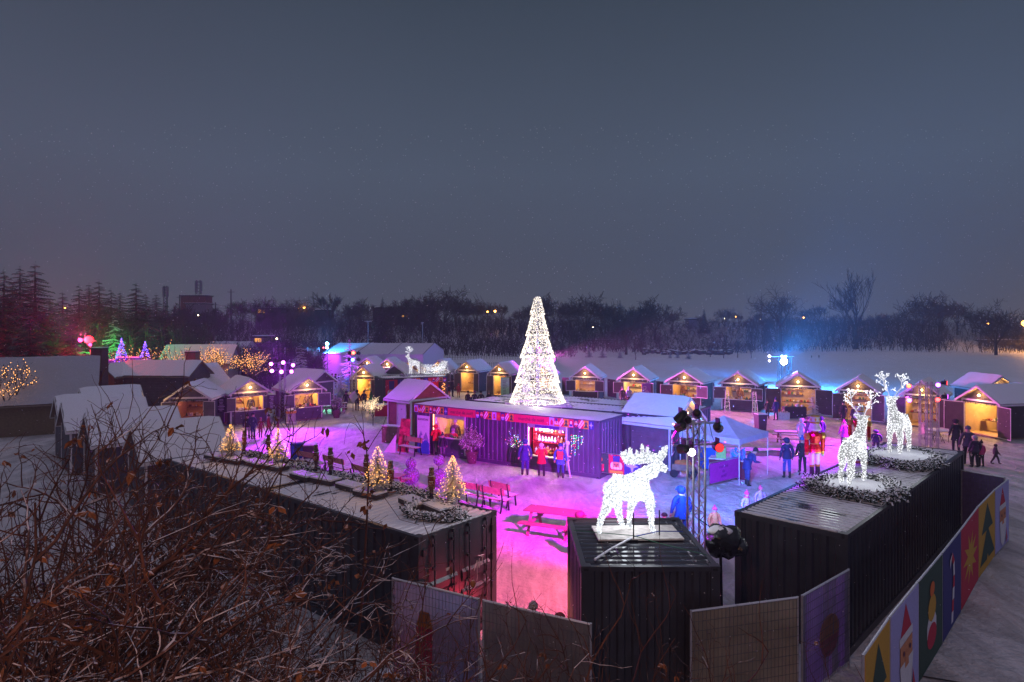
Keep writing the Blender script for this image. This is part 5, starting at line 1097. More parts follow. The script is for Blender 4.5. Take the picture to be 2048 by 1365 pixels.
def truss(label, loc, rz, hgt, w=.30, legs=1, gap=.0, name='lighting_tower', M_steel=M_steel):
    t = thing(name, label, 'lighting tower', loc, rz, 'lighting towers'); c = MB(); d = MB()
    for g_ in range(legs):
        ox = g_*gap; cs = [(ox-w/2, -w/2), (ox+w/2, -w/2), (ox+w/2, w/2), (ox-w/2, w/2)]
        for x, y in cs: c.tube([(x, y, .02), (x, y, hgt)], .026, 7)
        n = int(hgt/w); st = hgt/n
        for i in range(n):
            for a, b_ in ((0, 1), (1, 2), (2, 3), (3, 0)):
                p, q = cs[a], cs[b_]
                if i % 2: p, q = q, p
                d.tube([(p[0], p[1], i*st), (q[0], q[1], (i+1)*st)], .011, 5)
                if i % 4 == 0: d.tube([(p[0], p[1], i*st), (q[0], q[1], i*st)], .011, 5)
    c.build('chord', M_steel, t); d.build('lattice', M_steel, t); b = MB(); b.b2((-w, -w, 0), (w+gap*(legs-1), w, .03)); b.build('base_plate', M_steel, t)
    return t
MAG = (1, .0, .60); PUR = (.36, .0, 1); BLU = (.05, .18, 1); REDL = (1, .03, .02); CYA = (.02, .35, 1); LIL = (.62, .30, 1)
# 1 central tower behind the moose container
T = truss('tall aluminium truss with red and white spotlights behind the front container', (4.35, 15.35, 0), .2, 4.72, .30)
mb = MB(); 
for z in (4.62, 4.12): mb.tube([(-.62, -.05, z), (.62, -.05, z)], .022, 6)
mb.build('cross_bar', M_steel, T)
gpt = lambda px, py, z=0: at(px, py, z)
par_can(T, (-.52, -.12, 4.55), gpt(1055, 1010), MAG, 0, lit=False, W_=17000, cone=62)
par_can(T, (-.28, .10, 4.66), gpt(1010, 940), PUR, 0, lit=False, W_=17000, cone=66)
par_can(T, (.10, .15, 4.80), gpt(1420, 945), CYA, 0, lit=False, W_=8500, cone=60)
par_can(T, (.52, -.10, 4.50), gpt(1560, 960), PUR, 0, lit=False, W_=8000, cone=62)
par_can(T, (-.48, -.16, 4.06), Vector((-2, 30, 1.5)), (.9, .85, 1), 0, lit=False, r=.11)
par_can(T, (-.22, -.20, 3.98), Vector((1.2, 0, 2.2)), (.95, .9, 1), 9, lit=True, r=.10, W_=650, cone=70, spot_aim=Vector((-1.2, 13.6, 1.8)))
par_can(T, (.50, -.18, 4.05), Vector((6.5, 0, 4.2)), (1, .03, .035), 2.0, lit=True, r=.11)
light('spot_beam', 'SPOT', (.2, .25, 4.3), (.08, .30, 1), 9500, T, target=Vector((8, 31, 3)), cone=62, blend=.6, size=.1)
light('spot_beam', 'SPOT', (-.3, .25, 4.5), (.34, .10, 1), 3600, T, target=bar_at(5, 0, 1), cone=38, blend=.6, size=.1)
mb = MB()
for a in range(9):
    x = U(-.45, .45); mb.tube([(x, .05, 4.6), (x+U(-.2, .2), .0, 4.3), (x+U(-.3, .3), .02, 4.15)], .008, 4)
mb.build('cable', M_black, T)
par_can(T, (-.58, -.2, 4.72), gpt(1060, 1180), (1, .10, .22), 0, lit=False, W_=5500, cone=76)
# assumed low floodlights, added out of sight between the containers washing doors and ground red
for (x, y, col, w, aim, lab, cn) in ((.55, 12.6, (1, .22, .10), 600, (.2, 20, .0), 'assumed floodlight on the ground beside the moose container washing the snow orange red', 100), (.25, 14.3, (1, .05, .10), 70, (-1.6, 14.0, .9), 'assumed floodlight on the ground aimed at the locking doors', 90)):
    t = thing('floodlight', lab, 'floodlight', (x, y, 0), 0, 'assumed ground floodlights'); mb = MB(); mb.bar((-.15, 0, .03), (.15, 0, .03), .1, .04); mb.bar((-.13, 0, .05), (-.13, 0, .3), .03, .03); mb.bar((.13, 0, .05), (.13, 0, .3), .03, .03); mb.build('stand', M_black, t)
    par_can(t, (0, 0, .30), Vector(aim)+Vector((0, 0, .8)), col, 12, r=.1); light('spot_beam', 'SPOT', (0, .12, .42), col, w, t, target=aim, cone=cn, blend=.8, size=.15)
# black bag hung beside the truss: a bagged lamp
def blob(mbk, c, rx, ry, rz_, n=14, m=10, seed=0, amp=.16):
    rg = random.Random(seed); ph = [rg.uniform(0, 6.3) for _ in range(6)]; vs = []; fs = []
    for j in range(m+1):
        th = pi*j/m
        for i in range(n):
            a = 2*pi*i/n; k_ = 1+amp*(sin(3*a+ph[0])*sin(2*th+ph[1])+.6*sin(5*a+ph[2])*sin(4*th+ph[3])); vs.append((c[0]+rx*k_*sin(th)*cos(a), c[1]+ry*k_*sin(th)*sin(a), c[2]-rz_*k_*cos(th)))
    for j in range(m):
        for i in range(n): fs.append((j*n+i, j*n+(i+1) % n, (j+1)*n+(i+1) % n, (j+1)*n+i))
    mbk.add(vs, fs)
bc = atY(1446, 1082, 13.2); bgt = thing('plastic_bag', 'black plastic sheet bundle with snow on top tied between the tower and the right container', 'bag', bc); mb = MB()
blob(mb, (0, 0, 0), .36, .28, .30, seed=3, amp=.22); blob(mb, (.26, 0, -.12), .26, .2, .17, seed=6, amp=.25); mb.build('sheet', mat('black_plastic', (.012, .012, .014), .22, bump=2., scale=5), bgt, smooth=True)
mb = MB(); blob(mb, (-.06, 0, .21), .25, .2, .09, seed=5, amp=.1); mb.build('snow', SNOW, bgt, smooth=True); mb = MB(); mb.tube([(-.4, .3, .35), (0, 0, .1), (.5, .1, -.25)], .012, 5); mb.build('strap', M_black, bgt)
mb = MB(); mb.tube([(-.05, 0, -.25), (-.02, 0, -1.9), (0, 0, -2.28)], .03, 6); mb.build('post', M_black, bgt)
# 2 right tower
T = truss('paired truss tower with red and violet lamps behind the reindeer roof', (22.9, 36.2, 0), -.3, 3.7, .32, legs=2, gap=.55)
for p, col, st_ in (((-.75, -.2, 3.45), (1, .06, .02), 16), ((-.7, -.1, 2.65), (.5, .08, 1), 14), ((.65, -.25, 3.55), (.42, .08, 1), 16), ((.62, -.3, 2.75), (1, .03, .03), 16), ((1.15, -.1, 2.9), (.5, .05, 1), 14), ((1.15, .0, 3.65), (1, .05, .05), 8)):
    par_can(T, p, Vector((2, 0, 3.)) if p[0] < 1.1 else Vector((60, 10, 2)), col, st_, r=.12)
light('spot_beam', 'SPOT', (-.4, -.4, 3.5), (.50, .02, 1), 20000, T, target=gpt(1650, 905), cone=60, blend=.6)
light('spot_beam', 'SPOT', (-.3, -.4, 3.2), (1, .05, .8), 4500, T, target=gpt(1640, 880), cone=30, blend=.6)
mb = MB(); mb.tube([(-.9, -.05, 3.5), (1.3, -.05, 3.5)], .025, 6); mb.tube([(-.9, -.05, 2.8), (1.3, -.05, 2.8)], .025, 6); mb.build('cross_bar', M_steel, T)
# 3 left tower
c = at(565, 842); T = truss('truss tower with magenta spotlights in front of the left purple huts', c, .1, 4.2, .36)
for p in ((-.75, -.15, 4.05), (-.7, -.1, 3.55), (.0, -.3, 3.5), (.65, -.15, 3.5), (.75, -.1, 3.95), (.1, -.2, 4.15)):
    par_can(T, p, Vector((-4 if p[0] < .5 else 14, 0, 3)), (.85, .12, 1), 26 if p[0] <= .1 else 16, r=.13)
mb = MB(); mb.tube([(-.9, 0, 4.1), (.9, 0, 4.1)], .025, 6); mb.tube([(-.9, 0, 3.6), (.9, 0, 3.6)], .025, 6); mb.build('cross_bar', M_steel, T)
light('spot_beam', 'SPOT', (.1, -.5, 4.), (.42, .0, 1), 9500, T, target=gpt(720, 930), cone=80, blend=.7); light('spot_beam', 'SPOT', (-.2, -.5, 4.), (.75, .08, 1), 2200, T, target=gpt(520, 900), cone=80, blend=.7)
light('spot_beam', 'SPOT', (.5, -.4, 4.), (.30, .22, 1), 3200, T, target=gpt(715, 852), cone=24, blend=.8); light('halo_beam', 'SPOT', (0, -.5, 4.3), (.55, .05, 1), 9000, T, target=Vector((-18, 20, 20)), cone=70, blend=.9, size=.2)  # last spot is added only to light the haze into a halo
mb = MB(); 
t = thing('bollard_base', 'round concrete drum with a yellow band at the foot of the left lighting tower', 'drum', at(575, 846)+Vector((.45, -.6, 0))); mb = MB(); mb.lathe([(.42, 0), (.42, .12), (.32, .16), (.30, .75), (.34, .78)], 16); mb.build('drum', mat('concrete', (.4, .38, .36), snow=.5), t); mb = MB(); mb.lathe([(.35, .76), (.36, .80), (.35, .92)], 16); mb.build('band', mat('yellow_plastic', (.7, .35, .03), .5), t); mb = MB(); mb.lathe([(.34, .92), (.3, 1.0), (.1, 1.06)], 12); mb.build('snow_cap', SNOW, t, smooth=True)
# 4 small tower by yellow hut
c = at(708, 806); T = truss('slim truss tower with one red and one blue lamp beside the yellow lit hut', c, 0, 4.6, .36)
for p, col, st_ in (((0, -.25, 4.35), (1, .05, .03), 20), ((-.05, -.25, 3.75), (.06, .12, 1), 22)): par_can(T, p, Vector((0, 0, 3.6)), col, st_, r=.16)
for p in ((-.5, -.1, 4.3), (.5, -.1, 4.3), (-.5, -.1, 3.75), (.5, -.1, 3.75)): par_can(T, p, Vector((p[0]*60-14, 40, 2)), (.1, .1, .1), 0, lit=False, r=.14)
light('spot_beam', 'SPOT', (.3, .3, 4.4), (.05, .8, .15), 14000, T, target=gpt(925, 812), cone=20, blend=.7); light('spot_beam', 'SPOT', (-.2, .3, 4.2), (.6, .05, 1), 4500, T, target=Vector((-22, 84, 2)), cone=60, blend=.6)
light('spot_beam', 'SPOT', (.2, -.3, 4.3), (.2, .8, .5), 5000, T, target=gpt(640, 822), cone=34, blend=.8)
light('spot_beam', 'SPOT', (-.6, -.3, 3.8), (.03, .08, 1), 1600, T, target=Vector((-18, 68, 0)), cone=60, blend=.6)
# 5 blue floodlights
T = truss('truss tower with dazzling white blue floodlights behind the right row of huts', (28.9, 70, 0), 0, 3.3, .4, legs=2, gap=.9, M_steel=M_black)
for p, r_, st_ in (((-1.3, -.3, 3.35), .13, 60), ((-1.3, -.3, 2.85), .10, 45), ((.05, -.3, 3.35), .10, 60), ((.45, -.3, 3.35), .10, 60), ((.2, -.4, 2.80), .36, 160)): par_can(T, p, Vector((2, 0, 5.)), (.55, .80, 1) if p[0] > -1 else (.8, .75, 1), st_, r=r_)
light('spot_beam', 'SPOT', (.2, -.6, 3.0), (.03, .22, 1), 8000, T, target=Vector((36, 44, 0)), cone=110, blend=.6); light('tower_glow', 'POINT', (-1.3, -.7, 3.4), (.30, .28, 1), 900, T, size=.2); light('spot_beam', 'SPOT', (.2, .3, 3.4), (.02, .22, 1), 60000, T, target=Vector((48, 150, 10)), cone=70, blend=.8); light('tower_glow', 'POINT', (.2, -2.2, 3.6), (.03, .32, 1), 14000, T, size=.3)
mb = MB(); mb.tube([(-1.5, 0, 3.3), (1.5, 0, 3.3)], .03, 6); mb.build('cross_bar', M_steel, T)
light('halo_beam', 'SPOT', (.2, -.5, 3.2), (.02, .28, 1), 60000, T, target=Vector((29, 40, 19)), cone=48, blend=.9, size=.2)  # no real fixture: added so the haze glows round the floodlights
# 6 cyan at the big tent, 7 red/magenta at far left, 8 behind the light tree
def pole_lamps(label, loc, h, lamps, spots, grp='pole mounted coloured lights', zt_glow=None):
    t = thing('lamp_pole', label, 'lamp pole', loc, 0, grp); mb = MB(); mb.tube([(0, 0, 0), (0, 0, h)], .05, 7); mb.tube([(-.5, 0, h-.1), (.5, 0, h-.1)], .03, 6); mb.build('pole', M_steel, t)
    for p, col, st_, r_ in lamps: par_can(t, p, Vector((loc[0]*.02, 0, 4)), col, st_, r=r_)
    if zt_glow: light('lamp_glow', 'POINT', (0, -.9, h), zt_glow, 2600, t, size=.2)
    for p, col, w, aim, cn in spots:
        if w < 0: light('halo_beam', 'SPOT', p, col, -w, t, target=Vector((loc[0]*.8, loc[1]-25, 20)), cone=64, blend=.9, size=.2); continue  # negative power marks an added beam that makes the haze halo
        light('spot_beam', 'SPOT', p, col, w, t, target=aim, cone=cn, blend=.8, size=.2)
    return t
Y = 82; x = (655-1024)*Y/F
pole_lamps('pole with a cyan star bright light at the corner of the big tent', (x, Y, 0), 4.4, [((0, -.2, 4.3), (.12, .6, 1), 140, .20), ((0, -.2, 3.8), (.5, .55, 1), 40, .16), ((-.45, -.2, 3.8), (1, .1, .15), 14, .1)], [((0, -.5, 4.3), (.02, .35, 1), -6000, 0, 0), ((0, .3, 4.3), (.02, .35, 1), 9000, Vector((-30, 130, 6)), 90), ((.4, .4, 4.1), (.55, .04, 1), 1500, Vector((-24, 84, 2)), 100)])
Y = 56; x = (181-1024)*Y/F; zt = H-(680-YH)*Y/F
pole_lamps('pole with a blazing red light and a magenta one above the farm roofs', (x, Y, 0), zt, [((0, -.2, zt), (1, .015, .02), 9, .36), ((.1, -.2, zt-.42), (1, .1, .5), 4, .14), ((-.75, -.2, zt-.02), (.8, .06, .9), 5, .17)], [((.2, .3, zt), (1, .02, .04), 7000, Vector((x-1, 76, 17)), 64), ((0, -.5, zt), (1, .02, .06), -8000, 0, 0), ((-.6, -.5, zt), (.8, .03, .9), -3500, 0, 0), ((-.6, .2, zt), (.8, .03, .9), 900, Vector((x-6, 70, 8)), 90), ((0, -.4, zt), (.9, .05, .25), 900, Vector((x, 45, 1)), 120)], zt_glow=(1, .02, .05))
Y = 58; x = (1078-1024)*Y/F
pole_lamps('light bar with violet and magenta lamps showing through the big light tree', (x, Y, 0), 4.5, [((-.8, -.2, 4.5), (.15, .1, 1), 12, .26), ((.0, -.2, 4.5), (1, .05, .6), 8, .24), ((.9, -.2, 4.5), (.8, .1, 1), 10, .24), ((-.7, -.2, 3.7), (.7, .05, 1), 10, .24), ((.1, -.2, 3.7), (1, .03, .2), 14, .30), ((1.1, -.2, 3.7), (.7, .03, 1), 20, .34)], [((.4, .3, 4.2), (.6, .05, 1), 9000, Vector((12, 130, 4)), 90), ((.9, -.4, 4.2), (1, .14, .8), 40000, Vector((16, 48, 2)), 62)])
# assumed warm street lamp, added unseen behind the viewer on the hill (its light reaches the near shrubs and the near hut roof)
t = thing('street_lamp', 'assumed street lamp on the hill behind the viewpoint', 'street lamp', (-5.5, -5, 5.3)); mb = MB(); mb.tube([(0, 0, -.2), (0, 0, 5.6), (.9, .6, 6.1)], [.09, .06, .04], 8); mb.build('pole', M_steel, t); mb = MB(); mb.box((1.0, .65, 6.08), (.5, .25, .12)); mb.mat(1).box((1.0, .65, 6.01), (.4, .2, .02)); mb.build('lamp_head', [M_black, glow('assumed_sodium_lamp', (1, .55, .25), 20)], t); light('lamp_light', 'POINT', (1.0, .65, 5.9), (1, .42, .20), 1800, t, size=.12)

# ------------------------------------------------------------ people
REG = {'boot': 0, 'leg': 1, 'coat': 2, 'skin': 3, 'hair': 4}
def person_mesh(pose='stand', child=False, coatlen=.0, puff=1.):
    k = Sk(); B = 2; Lg = 1
    k.add('pel', (0, 0, .97), .145*puff, None, B); k.add('spine', (0, 0, 1.14), .14*puff, 'pel', B); k.add('chest', (0, .0, 1.33), .15*puff, 'spine', B); k.add('nb', (0, .01, 1.46), .085, 'chest', B)
    hd = -.02; k.add('neck', (0, 0, 1.53), .058, 'nb', 3); k.add('head', (0, hd, 1.63), .098, 'neck', 3); k.add('crown', (0, hd+.01, 1.71), .082, 'head', 4); k.add('nose', (0, hd-.105, 1.625), .018, 'head', 3)
    wk = {'walk': .22, 'stand': .03, 'phone': .03, 'lean': .03}.get(pose, .03)
    for s_, n in ((-1, 'a'), (1, 'b')):
        st_ = wk*s_
        k.add('hip'+n, (s_*.09, 0, .88), .105, 'pel', Lg); k.add('kn'+n, (s_*.105, -st_*.6-.02, .50), .072, 'hip'+n, Lg); k.add('an'+n, (s_*.11, -st_+(.06 if wk > .1 and s_ < 0 else 0), .13), .058, 'kn'+n, 0); k.add('hl'+n, (s_*.11, -st_+.03, .045), .045, 'an'+n, 0); k.add('to'+n, (s_*.12, -st_-.15, .045), .042, 'hl'+n, 0)
        k.add('sh'+n, (s_*.175, .01, 1.41), .082*puff, 'nb', B)
        if pose == 'phone': e_, w_ = (s_*.25, .0, 1.16), (s_*.09, -.26, 1.24)
        elif pose == 'walk': e_, w_ = (s_*.25, s_*.08, 1.15), (s_*.27, s_*.16-.06, .92)
        elif pose == 'lean': e_, w_ = (s_*.24, -.10, 1.15), (s_*.16, -.36, 1.10)
        else: e_, w_ = (s_*.26, .03, 1.15), (s_*.27, -.05, .92)
        e_, w_ = Vector(e_), Vector(w_); d = (w_-e_).normalized(); k.add('el'+n, e_, .064*puff, 'sh'+n, B); k.add('wr'+n, w_, .045*puff, 'el'+n, B); pm = w_+d*.07; k.add('pa'+n, pm, .034, 'wr'+n, 3)
        sd = d.cross(Vector((0, 1, .2))).normalized() if abs(d.y) < .8 else Vector((1, 0, 0))
        for q, (o, l) in enumerate(((-.027, .062), (-.009, .074), (.010, .070), (.027, .055))):
            k.add('f%d%s' % (q, n), pm+sd*o+d*l, .0095, 'pa'+n, 3); k.add('g%d%s' % (q, n), pm+sd*o+d*(l+.03)+Vector((0, -.012, 0)), .008, 'f%d%s' % (q, n), 3)
        k.add('th'+n, pm+sd*(-.045*s_)+d*.01+Vector((0, -.03, 0)), .010, 'pa'+n, 3)
    if pose == 'lean':
        for i, v in enumerate(k.v):
            if v.z > 1.0 and not 0: f = (v.z-1.0); v.y -= f*.55; v.z -= f*.12
    me = k.mesh('pel', 1); tg = k.t; vv = k.v
    for nm, col in (('boots', 0),)*1: pass
    import mathutils as mu
    kd = mu.kdtree.KDTree(len(vv)); [kd.insert(v, i) for i, v in enumerate(vv)]; kd.balance()
    for p in me.polygons: p.material_index = tg[kd.find(p.center)[1]]
    return me
PM = {p: person_mesh(p) for p in ('stand', 'walk', 'phone', 'lean')}
for me in PM.values():
    for i in range(5): me.materials.append(M_black)
M_skin = mat('skin', (.55, .32, .24), .6, var=.05); M_boot = mat('boot_leather', (.03, .025, .025), .6)
def pm_(c): return mat('garment_%.2f_%.2f_%.2f' % c, c, .8, var=.18, scale=14)
def skirt_mb(z0, z1, r0, r1, puff=1.):
    mb = MB(); mb.lathe([(r0*.96, z0), (r0, z0+.02), (r1*1.02, (z0+z1)/2), (r1, z1), (r1*.7, z1+.02)], 14); mb.v = [(x, y*.80, z) for x, y, z in mb.v]; return mb
acc = {}
def accmesh(key, fn):
    if key not in acc: acc[key] = fn().build(key, M_black); me = acc[key].data; o = acc[key]; bpy.data.objects.remove(o); acc[key] = me
    return acc[key]
def addacc(t, name, key, fn, m):
    me = accmesh(key, fn); o = bpy.data.objects.new(name, me); COL.objects.link(o); o.parent = t; o.material_slots[0].link = 'OBJECT'; o.material_slots[0].material = m
    return o
def hood_mb():
    mb = MB(); vs = []; fs = []; n, m_ = 12, 7
    for j in range(m_):
        th = pi*j/(m_-1)*.92
        for i in range(n):
            a = radians(-55)+i*radians(290)/(n-1); vs.append((.125*sin(th+.1)*sin(a+radians(-0))*1.0 if 0 else .125*sin(th+.12)*cos(a), .13*sin(th+.12)*sin(a)-.01, 1.64+.14*cos(th)))
    for j in range(m_-1):
        for i in range(n-1): fs.append((j*n+i, j*n+i+1, (j+1)*n+i+1, (j+1)*n+i))
    mb.add(vs, fs); mb.tube([(.125*sin(pi*q/8-pi/2), -.085, 1.63+.125*cos(pi*q/8-pi/2)) for q in range(9)], .022, 6); return mb
def hat_mb(pom=False):
    mb = MB(); mb.lathe([(.108, 1.64), (.114, 1.67), (.108, 1.70), (.085, 1.76), (.04, 1.80), (.01, 1.81)], 12, (0, -.012, 0))
    if pom: mb.ball((0, -.01, 1.84), .045, 8, 6)
    return mb
def pack_mb():
    mb = MB(); mb.box((0, .20, 1.22), (.28, .15, .40)); mb.box((0, .29, 1.14), (.22, .05, .20))
    for s_ in (-1, 1): mb.tube([(s_*.1, .14, 1.42), (s_*.12, 0, 1.50), (s_*.12, -.15, 1.36), (s_*.13, -.05, 1.08)], .018, 5)
    return mb
def scarf_mb(): mb = MB(); mb.lathe([(.10, 1.47), (.115, 1.50), (.10, 1.55), (.07, 1.56)], 12); return mb
def faceacc():
    mb = MB()
    for s_ in (-1, 1): mb.ball((s_*.036, -.103, 1.645), .013, 6, 4)
    mb.box((0, -.112, 1.585), (.045, .01, .008)); return mb
def hair_mb(): mb = MB(); mb.lathe([(.10, 1.52), (.115, 1.62), (.108, 1.70), (.07, 1.76), (.01, 1.775)], 12, (0, .012, 0)); return mb
def ear_mb():
    mb = MB()
    for s_ in (-1, 1): mb.ball((s_*.105, 0, 1.63), .028, 6, 4)
    return mb
def person(label, loc, face, hpx=1.70, pose='stand', coat=(.03, .03, .04), leg=(.03, .03, .04), hat=None, hood=False, pom=False, long=0, pack=None, skin=None, group=None, scarf=None, wide=1.):
    """face: heading in degrees, 0 = towards the viewer, 180 = back turned"""
    s_ = hpx/1.79; t = thing('person', label, 'person', loc, radians(face), group, (s_*wide, s_*wide, s_))
    o = bpy.data.objects.new('body', PM[pose]); COL.objects.link(o); o.parent = t
    for sl_, m in zip(o.material_slots, (M_boot, pm_(leg), pm_(coat), skin or M_skin, mat('dark_hair', (.05, .03, .02), .8))): sl_.link = 'OBJECT'; sl_.material = m
    if long != -1: z0 = .86-.32*long; sk = addacc(t, 'coat', 'coat_skirt_%.1f' % long, lambda: skirt_mb(z0, 1.2, .20+.03*long, .165), pm_(coat))
    an = []
    if hood: an.append(addacc(t, 'hood', 'hood', hood_mb, pm_(coat)))
    elif hat: an.append(addacc(t, 'hat', 'hat_pom' if pom else 'hat', lambda: hat_mb(pom), pm_(hat)))
    else: an.append(addacc(t, 'hair', 'hair', hair_mb, mat('brown_hair', (.09, .045, .025), .8)))
    an.append(addacc(t, 'face', 'eyes_mouth', faceacc, mat('eye_dark', (.03, .015, .015), .5, var=0)))
    if scarf: an.append(addacc(t, 'scarf', 'scarf', scarf_mb, pm_(scarf)))
    if pack: an.append(addacc(t, 'backpack', 'backpack', pack_mb, pm_(pack)))
    if pose == 'lean':
        for a in an: a.location = (0, -.36, -.08)
    return t
def pp(px, py, head, **k):   # feet pixel, head pixel row -> height
    p = at(px, py); hgt = (py-head)*p.y/F; return p, hgt
def P(label, px, py, head, face=180, **k):
    p, h = pp(px, py, head); return person(label, p, face, h, **k)
BK = (.022, .022, .028); NV = (.03, .045, .18); RD = (.55, .02, .03); GY = (.15, .14, .16); PK = (.60, .06, .25); WH = (.42, .40, .42); PL = (.25, .03, .22); BL = (.05, .12, .45)
P('person in a long navy coat standing left of the toy hatch, back turned', 1050, 951, 878, 185, coat=NV, leg=NV, hood=True, long=.4, wide=1.12)
P('person in a bright red coat and pale hat at the toy hatch', 1083, 953, 887, 178, coat=RD, leg=BK, hat=(.6, .58, .68), pose='phone', long=.5, wide=1.2)
P('person in a blue coat with a red backpack at the toy hatch', 1121, 957, 887, 170, coat=BL, leg=NV, hat=NV, hood=False, pack=(.5, .06, .06), long=.4, wide=1.15)
P('person in a red hooded jacket and dark trousers at the amber hatch', 872, 911, 849, 205, coat=(.65, .02, .02), leg=BK, hood=True, pose='phone', wide=1.12)
P('child in dark jacket between two adults in red at the amber hatch', 885, 917, 867, 180, coat=BK, leg=(.12, .12, .13), hat=(.05, .05, .06), pom=True, wide=1.1)
P('person in a long red coat with white hood collar at the amber hatch', 906, 913, 857, 175, coat=(.58, .03, .07), leg=BK, hat=(.3, .22, .3), scarf=WH, long=1, wide=1.2)
person('seller with a white pompom hat inside the amber hatch', bar_at(2.35, .55, .2), 10, 1.68, coat=(.12, .08, .08), hat=WH, pom=True, leg=BK)
person('second seller in a white hat at the right side of the amber hatch', bar_at(3.2, .6, .2), 20, 1.66, coat=(.3, .2, .15), hat=WH, leg=BK)
person('seller in black behind the toy rack of the red hatch', bar_at(8.9, 1.15, .25), -5, 1.72, coat=BK, leg=BK, hat=(.2, .04, .03))
P('person in a navy jacket bending under the canopy edge', 1494, 972, 893, 100, coat=NV, leg=(.05, .06, .2), hat=BK, pose='lean', long=.3, wide=1.15)
P('child in blue trousers and dark hood right of the canopy', 1574, 957, 875, 180, coat=(.03, .03, .10), leg=(.05, .08, .35), hood=True)
P('person in black jacket with back print and blue pompom hat right of the canopy', 1605, 946, 874, 182, coat=BK, leg=BK, hat=BL, pom=True, wide=1.1)
P('person in a pale lilac coat at the left of the purple lit group', 1603, 893, 836, 120, coat=(.6, .5, .65), leg=WH, hood=True, long=.8, wide=1.15)
P('large person in a plum coat in the middle of the purple lit group', 1626, 902, 832, 180, coat=(.35, .05, .32), leg=(.6, .5, .6), hood=True, long=.8, wide=1.35)
P('person in dark navy jacket right of the plum coated one', 1642, 896, 833, 200, coat=(.04, .03, .12), leg=NV, hood=True)
P('child in a magenta coat and hat behind the first toy soldier', 1688, 893, 842, 190, coat=(.65, .05, .5), leg=PL, hat=PK, pom=True, long=.6, wide=1.25)
P('person in dark coat hidden behind the purple lit group', 1614, 888, 834, 10, coat=BK, hat=(.1, .06, .05), leg=BK)
P('person seated low behind the second toy soldier in dark clothes', 1752, 905, 860, 170, coat=(.03, .02, .06), leg=BK, hood=True, wide=1.5)
P('person in a dark jacket facing the huts, left one of two on the snow', 1535, 838, 800, 150, coat=(.05, .04, .04), leg=BK, hat=BK)
P('person in navy coat, right one of two on the snow by the black table', 1552, 841, 796, 200, coat=NV, leg=(.04, .05, .12), hat=NV, pom=True, long=.5)
P('person in black leaning on the pale lit counter', 1245, 813, 774, 175, coat=BK, leg=BK, hat=BK)
P('person in a light blue jacket at the pale lit counter', 1258, 812, 774, 180, coat=(.25, .38, .6), leg=BK, hat=(.2, .2, .3))
P('person walking with a stroller near the yellow lit hut', 692, 820, 782, 160, coat=(.04, .03, .03), leg=BK, hood=True, pose='walk', long=.6)
P('person in black beside the white flag board, left one of two', 714, 822, 780, 175, coat=BK, leg=BK, hood=True, long=.6)
P('person in dark jacket, right one of two by the yellow lit hut', 728, 822, 781, 170, coat=(.03, .04, .03), leg=BK, hat=BK)
for i, (px, lab) in enumerate(((936, 'first'), (949, 'second'), (962, 'third'), (978, 'fourth'))):
    p = at(px, 824); P('%s from the left of four dark figures behind the stage containers' % lab, px, 822+i*.5, 782, 180+i*20-30, coat=((.06, .03, .07), (.05, .03, .10), BK, BK)[i], leg=BK, hat=(BK, PL, BK, GY)[i])
P('person in dark coat by the round lantern hut', 905, 794, 757, 120, coat=BK, leg=BK, hood=True, long=.5)
P('child in red trousers before the round lantern hut', 898, 795, 770, 200, coat=BK, leg=RD, hat=RD)
P('child in a red snowsuit next to the round lantern hut', 917, 796, 767, 170, coat=(.4, .02, .04), leg=(.4, .02, .04), hood=True)
P('person in black jacket and white trousers facing the purple hut', 495, 878, 829, 190, coat=BK, leg=WH, hat=BK, pom=True, wide=1.1)
P('person in navy beside the white trousered one', 506, 879, 825, 170, coat=(.05, .05, .13), leg=NV, hat=BK)
P('child in brown red snowsuit between the two pairs', 521, 876, 836, 180, coat=(.30, .06, .05), leg=(.25, .04, .05), hat=(.35, .1, .08))
P('person in a dark red coat walking left of the lighting tower drum', 537, 873, 829, 110, coat=(.30, .03, .04), leg=BK, hat=BK, pose='walk', long=.6)
P('person in dark red pulling a sled behind the left pair', 556, 870, 838, 100, coat=(.2, .02, .04), leg=BK, hat=BK)
P('tall dark person at the left of the group by the right edge', 1912, 905, 838, 170, coat=BK, leg=BK, hood=True, long=.7, wide=1.1)
P('person in dark grey with a bag in the group by the right edge', 1936, 930, 852, 160, coat=(.07, .07, .08), leg=BK, hat=GY, wide=1.15)
P('person with a whitish hat and back turned in the group by the right edge', 1950, 935, 871, 185, coat=(.04, .03, .05), leg=BK, hat=WH, wide=1.2)
P('child in a pink jacket and dark trousers by the right edge', 1963, 934, 882, 190, coat=(.55, .05, .18), leg=BK, hat=(.05, .03, .04), pom=True)
P('toddler in a dark snowsuit walking alone by the right edge', 1991, 928, 888, 60, coat=(.05, .05, .06), leg=(.05, .05, .06), hood=True, pose='walk', wide=1.25)
P('dark person in the doorway of the fringed hut', 1687, 848, 803, 180, coat=BK, leg=BK, hat=BK, long=.5)
P('second dark person near the fringed hut doorway', 1706, 850, 812, 200, coat=(.05, .03, .06), leg=BK, hat=GY)
person('person in a bright blue jacket standing behind the lighting truss', Vector((5.45, 20.9, 0)), 190, 1.74, coat=(.015, .05, .28), leg=NV, hood=True, long=.4, wide=1.2)
person('child in yellow and pink snowsuit with pink hat behind the black bundle', Vector((6.45, 20.7, 0)), 20, 1.13, coat=(.6, .35, .1), leg=PK, hat=(.6, .05, .3), pom=True, wide=1.25)
person('child in white jacket with pink hat and hair at the left of the right container', Vector((8.05, 22.3, 0)), 30, 1.2, coat=WH, leg=PK, hat=(.65, .05, .25), pom=True, scarf=PK, wide=1.2)
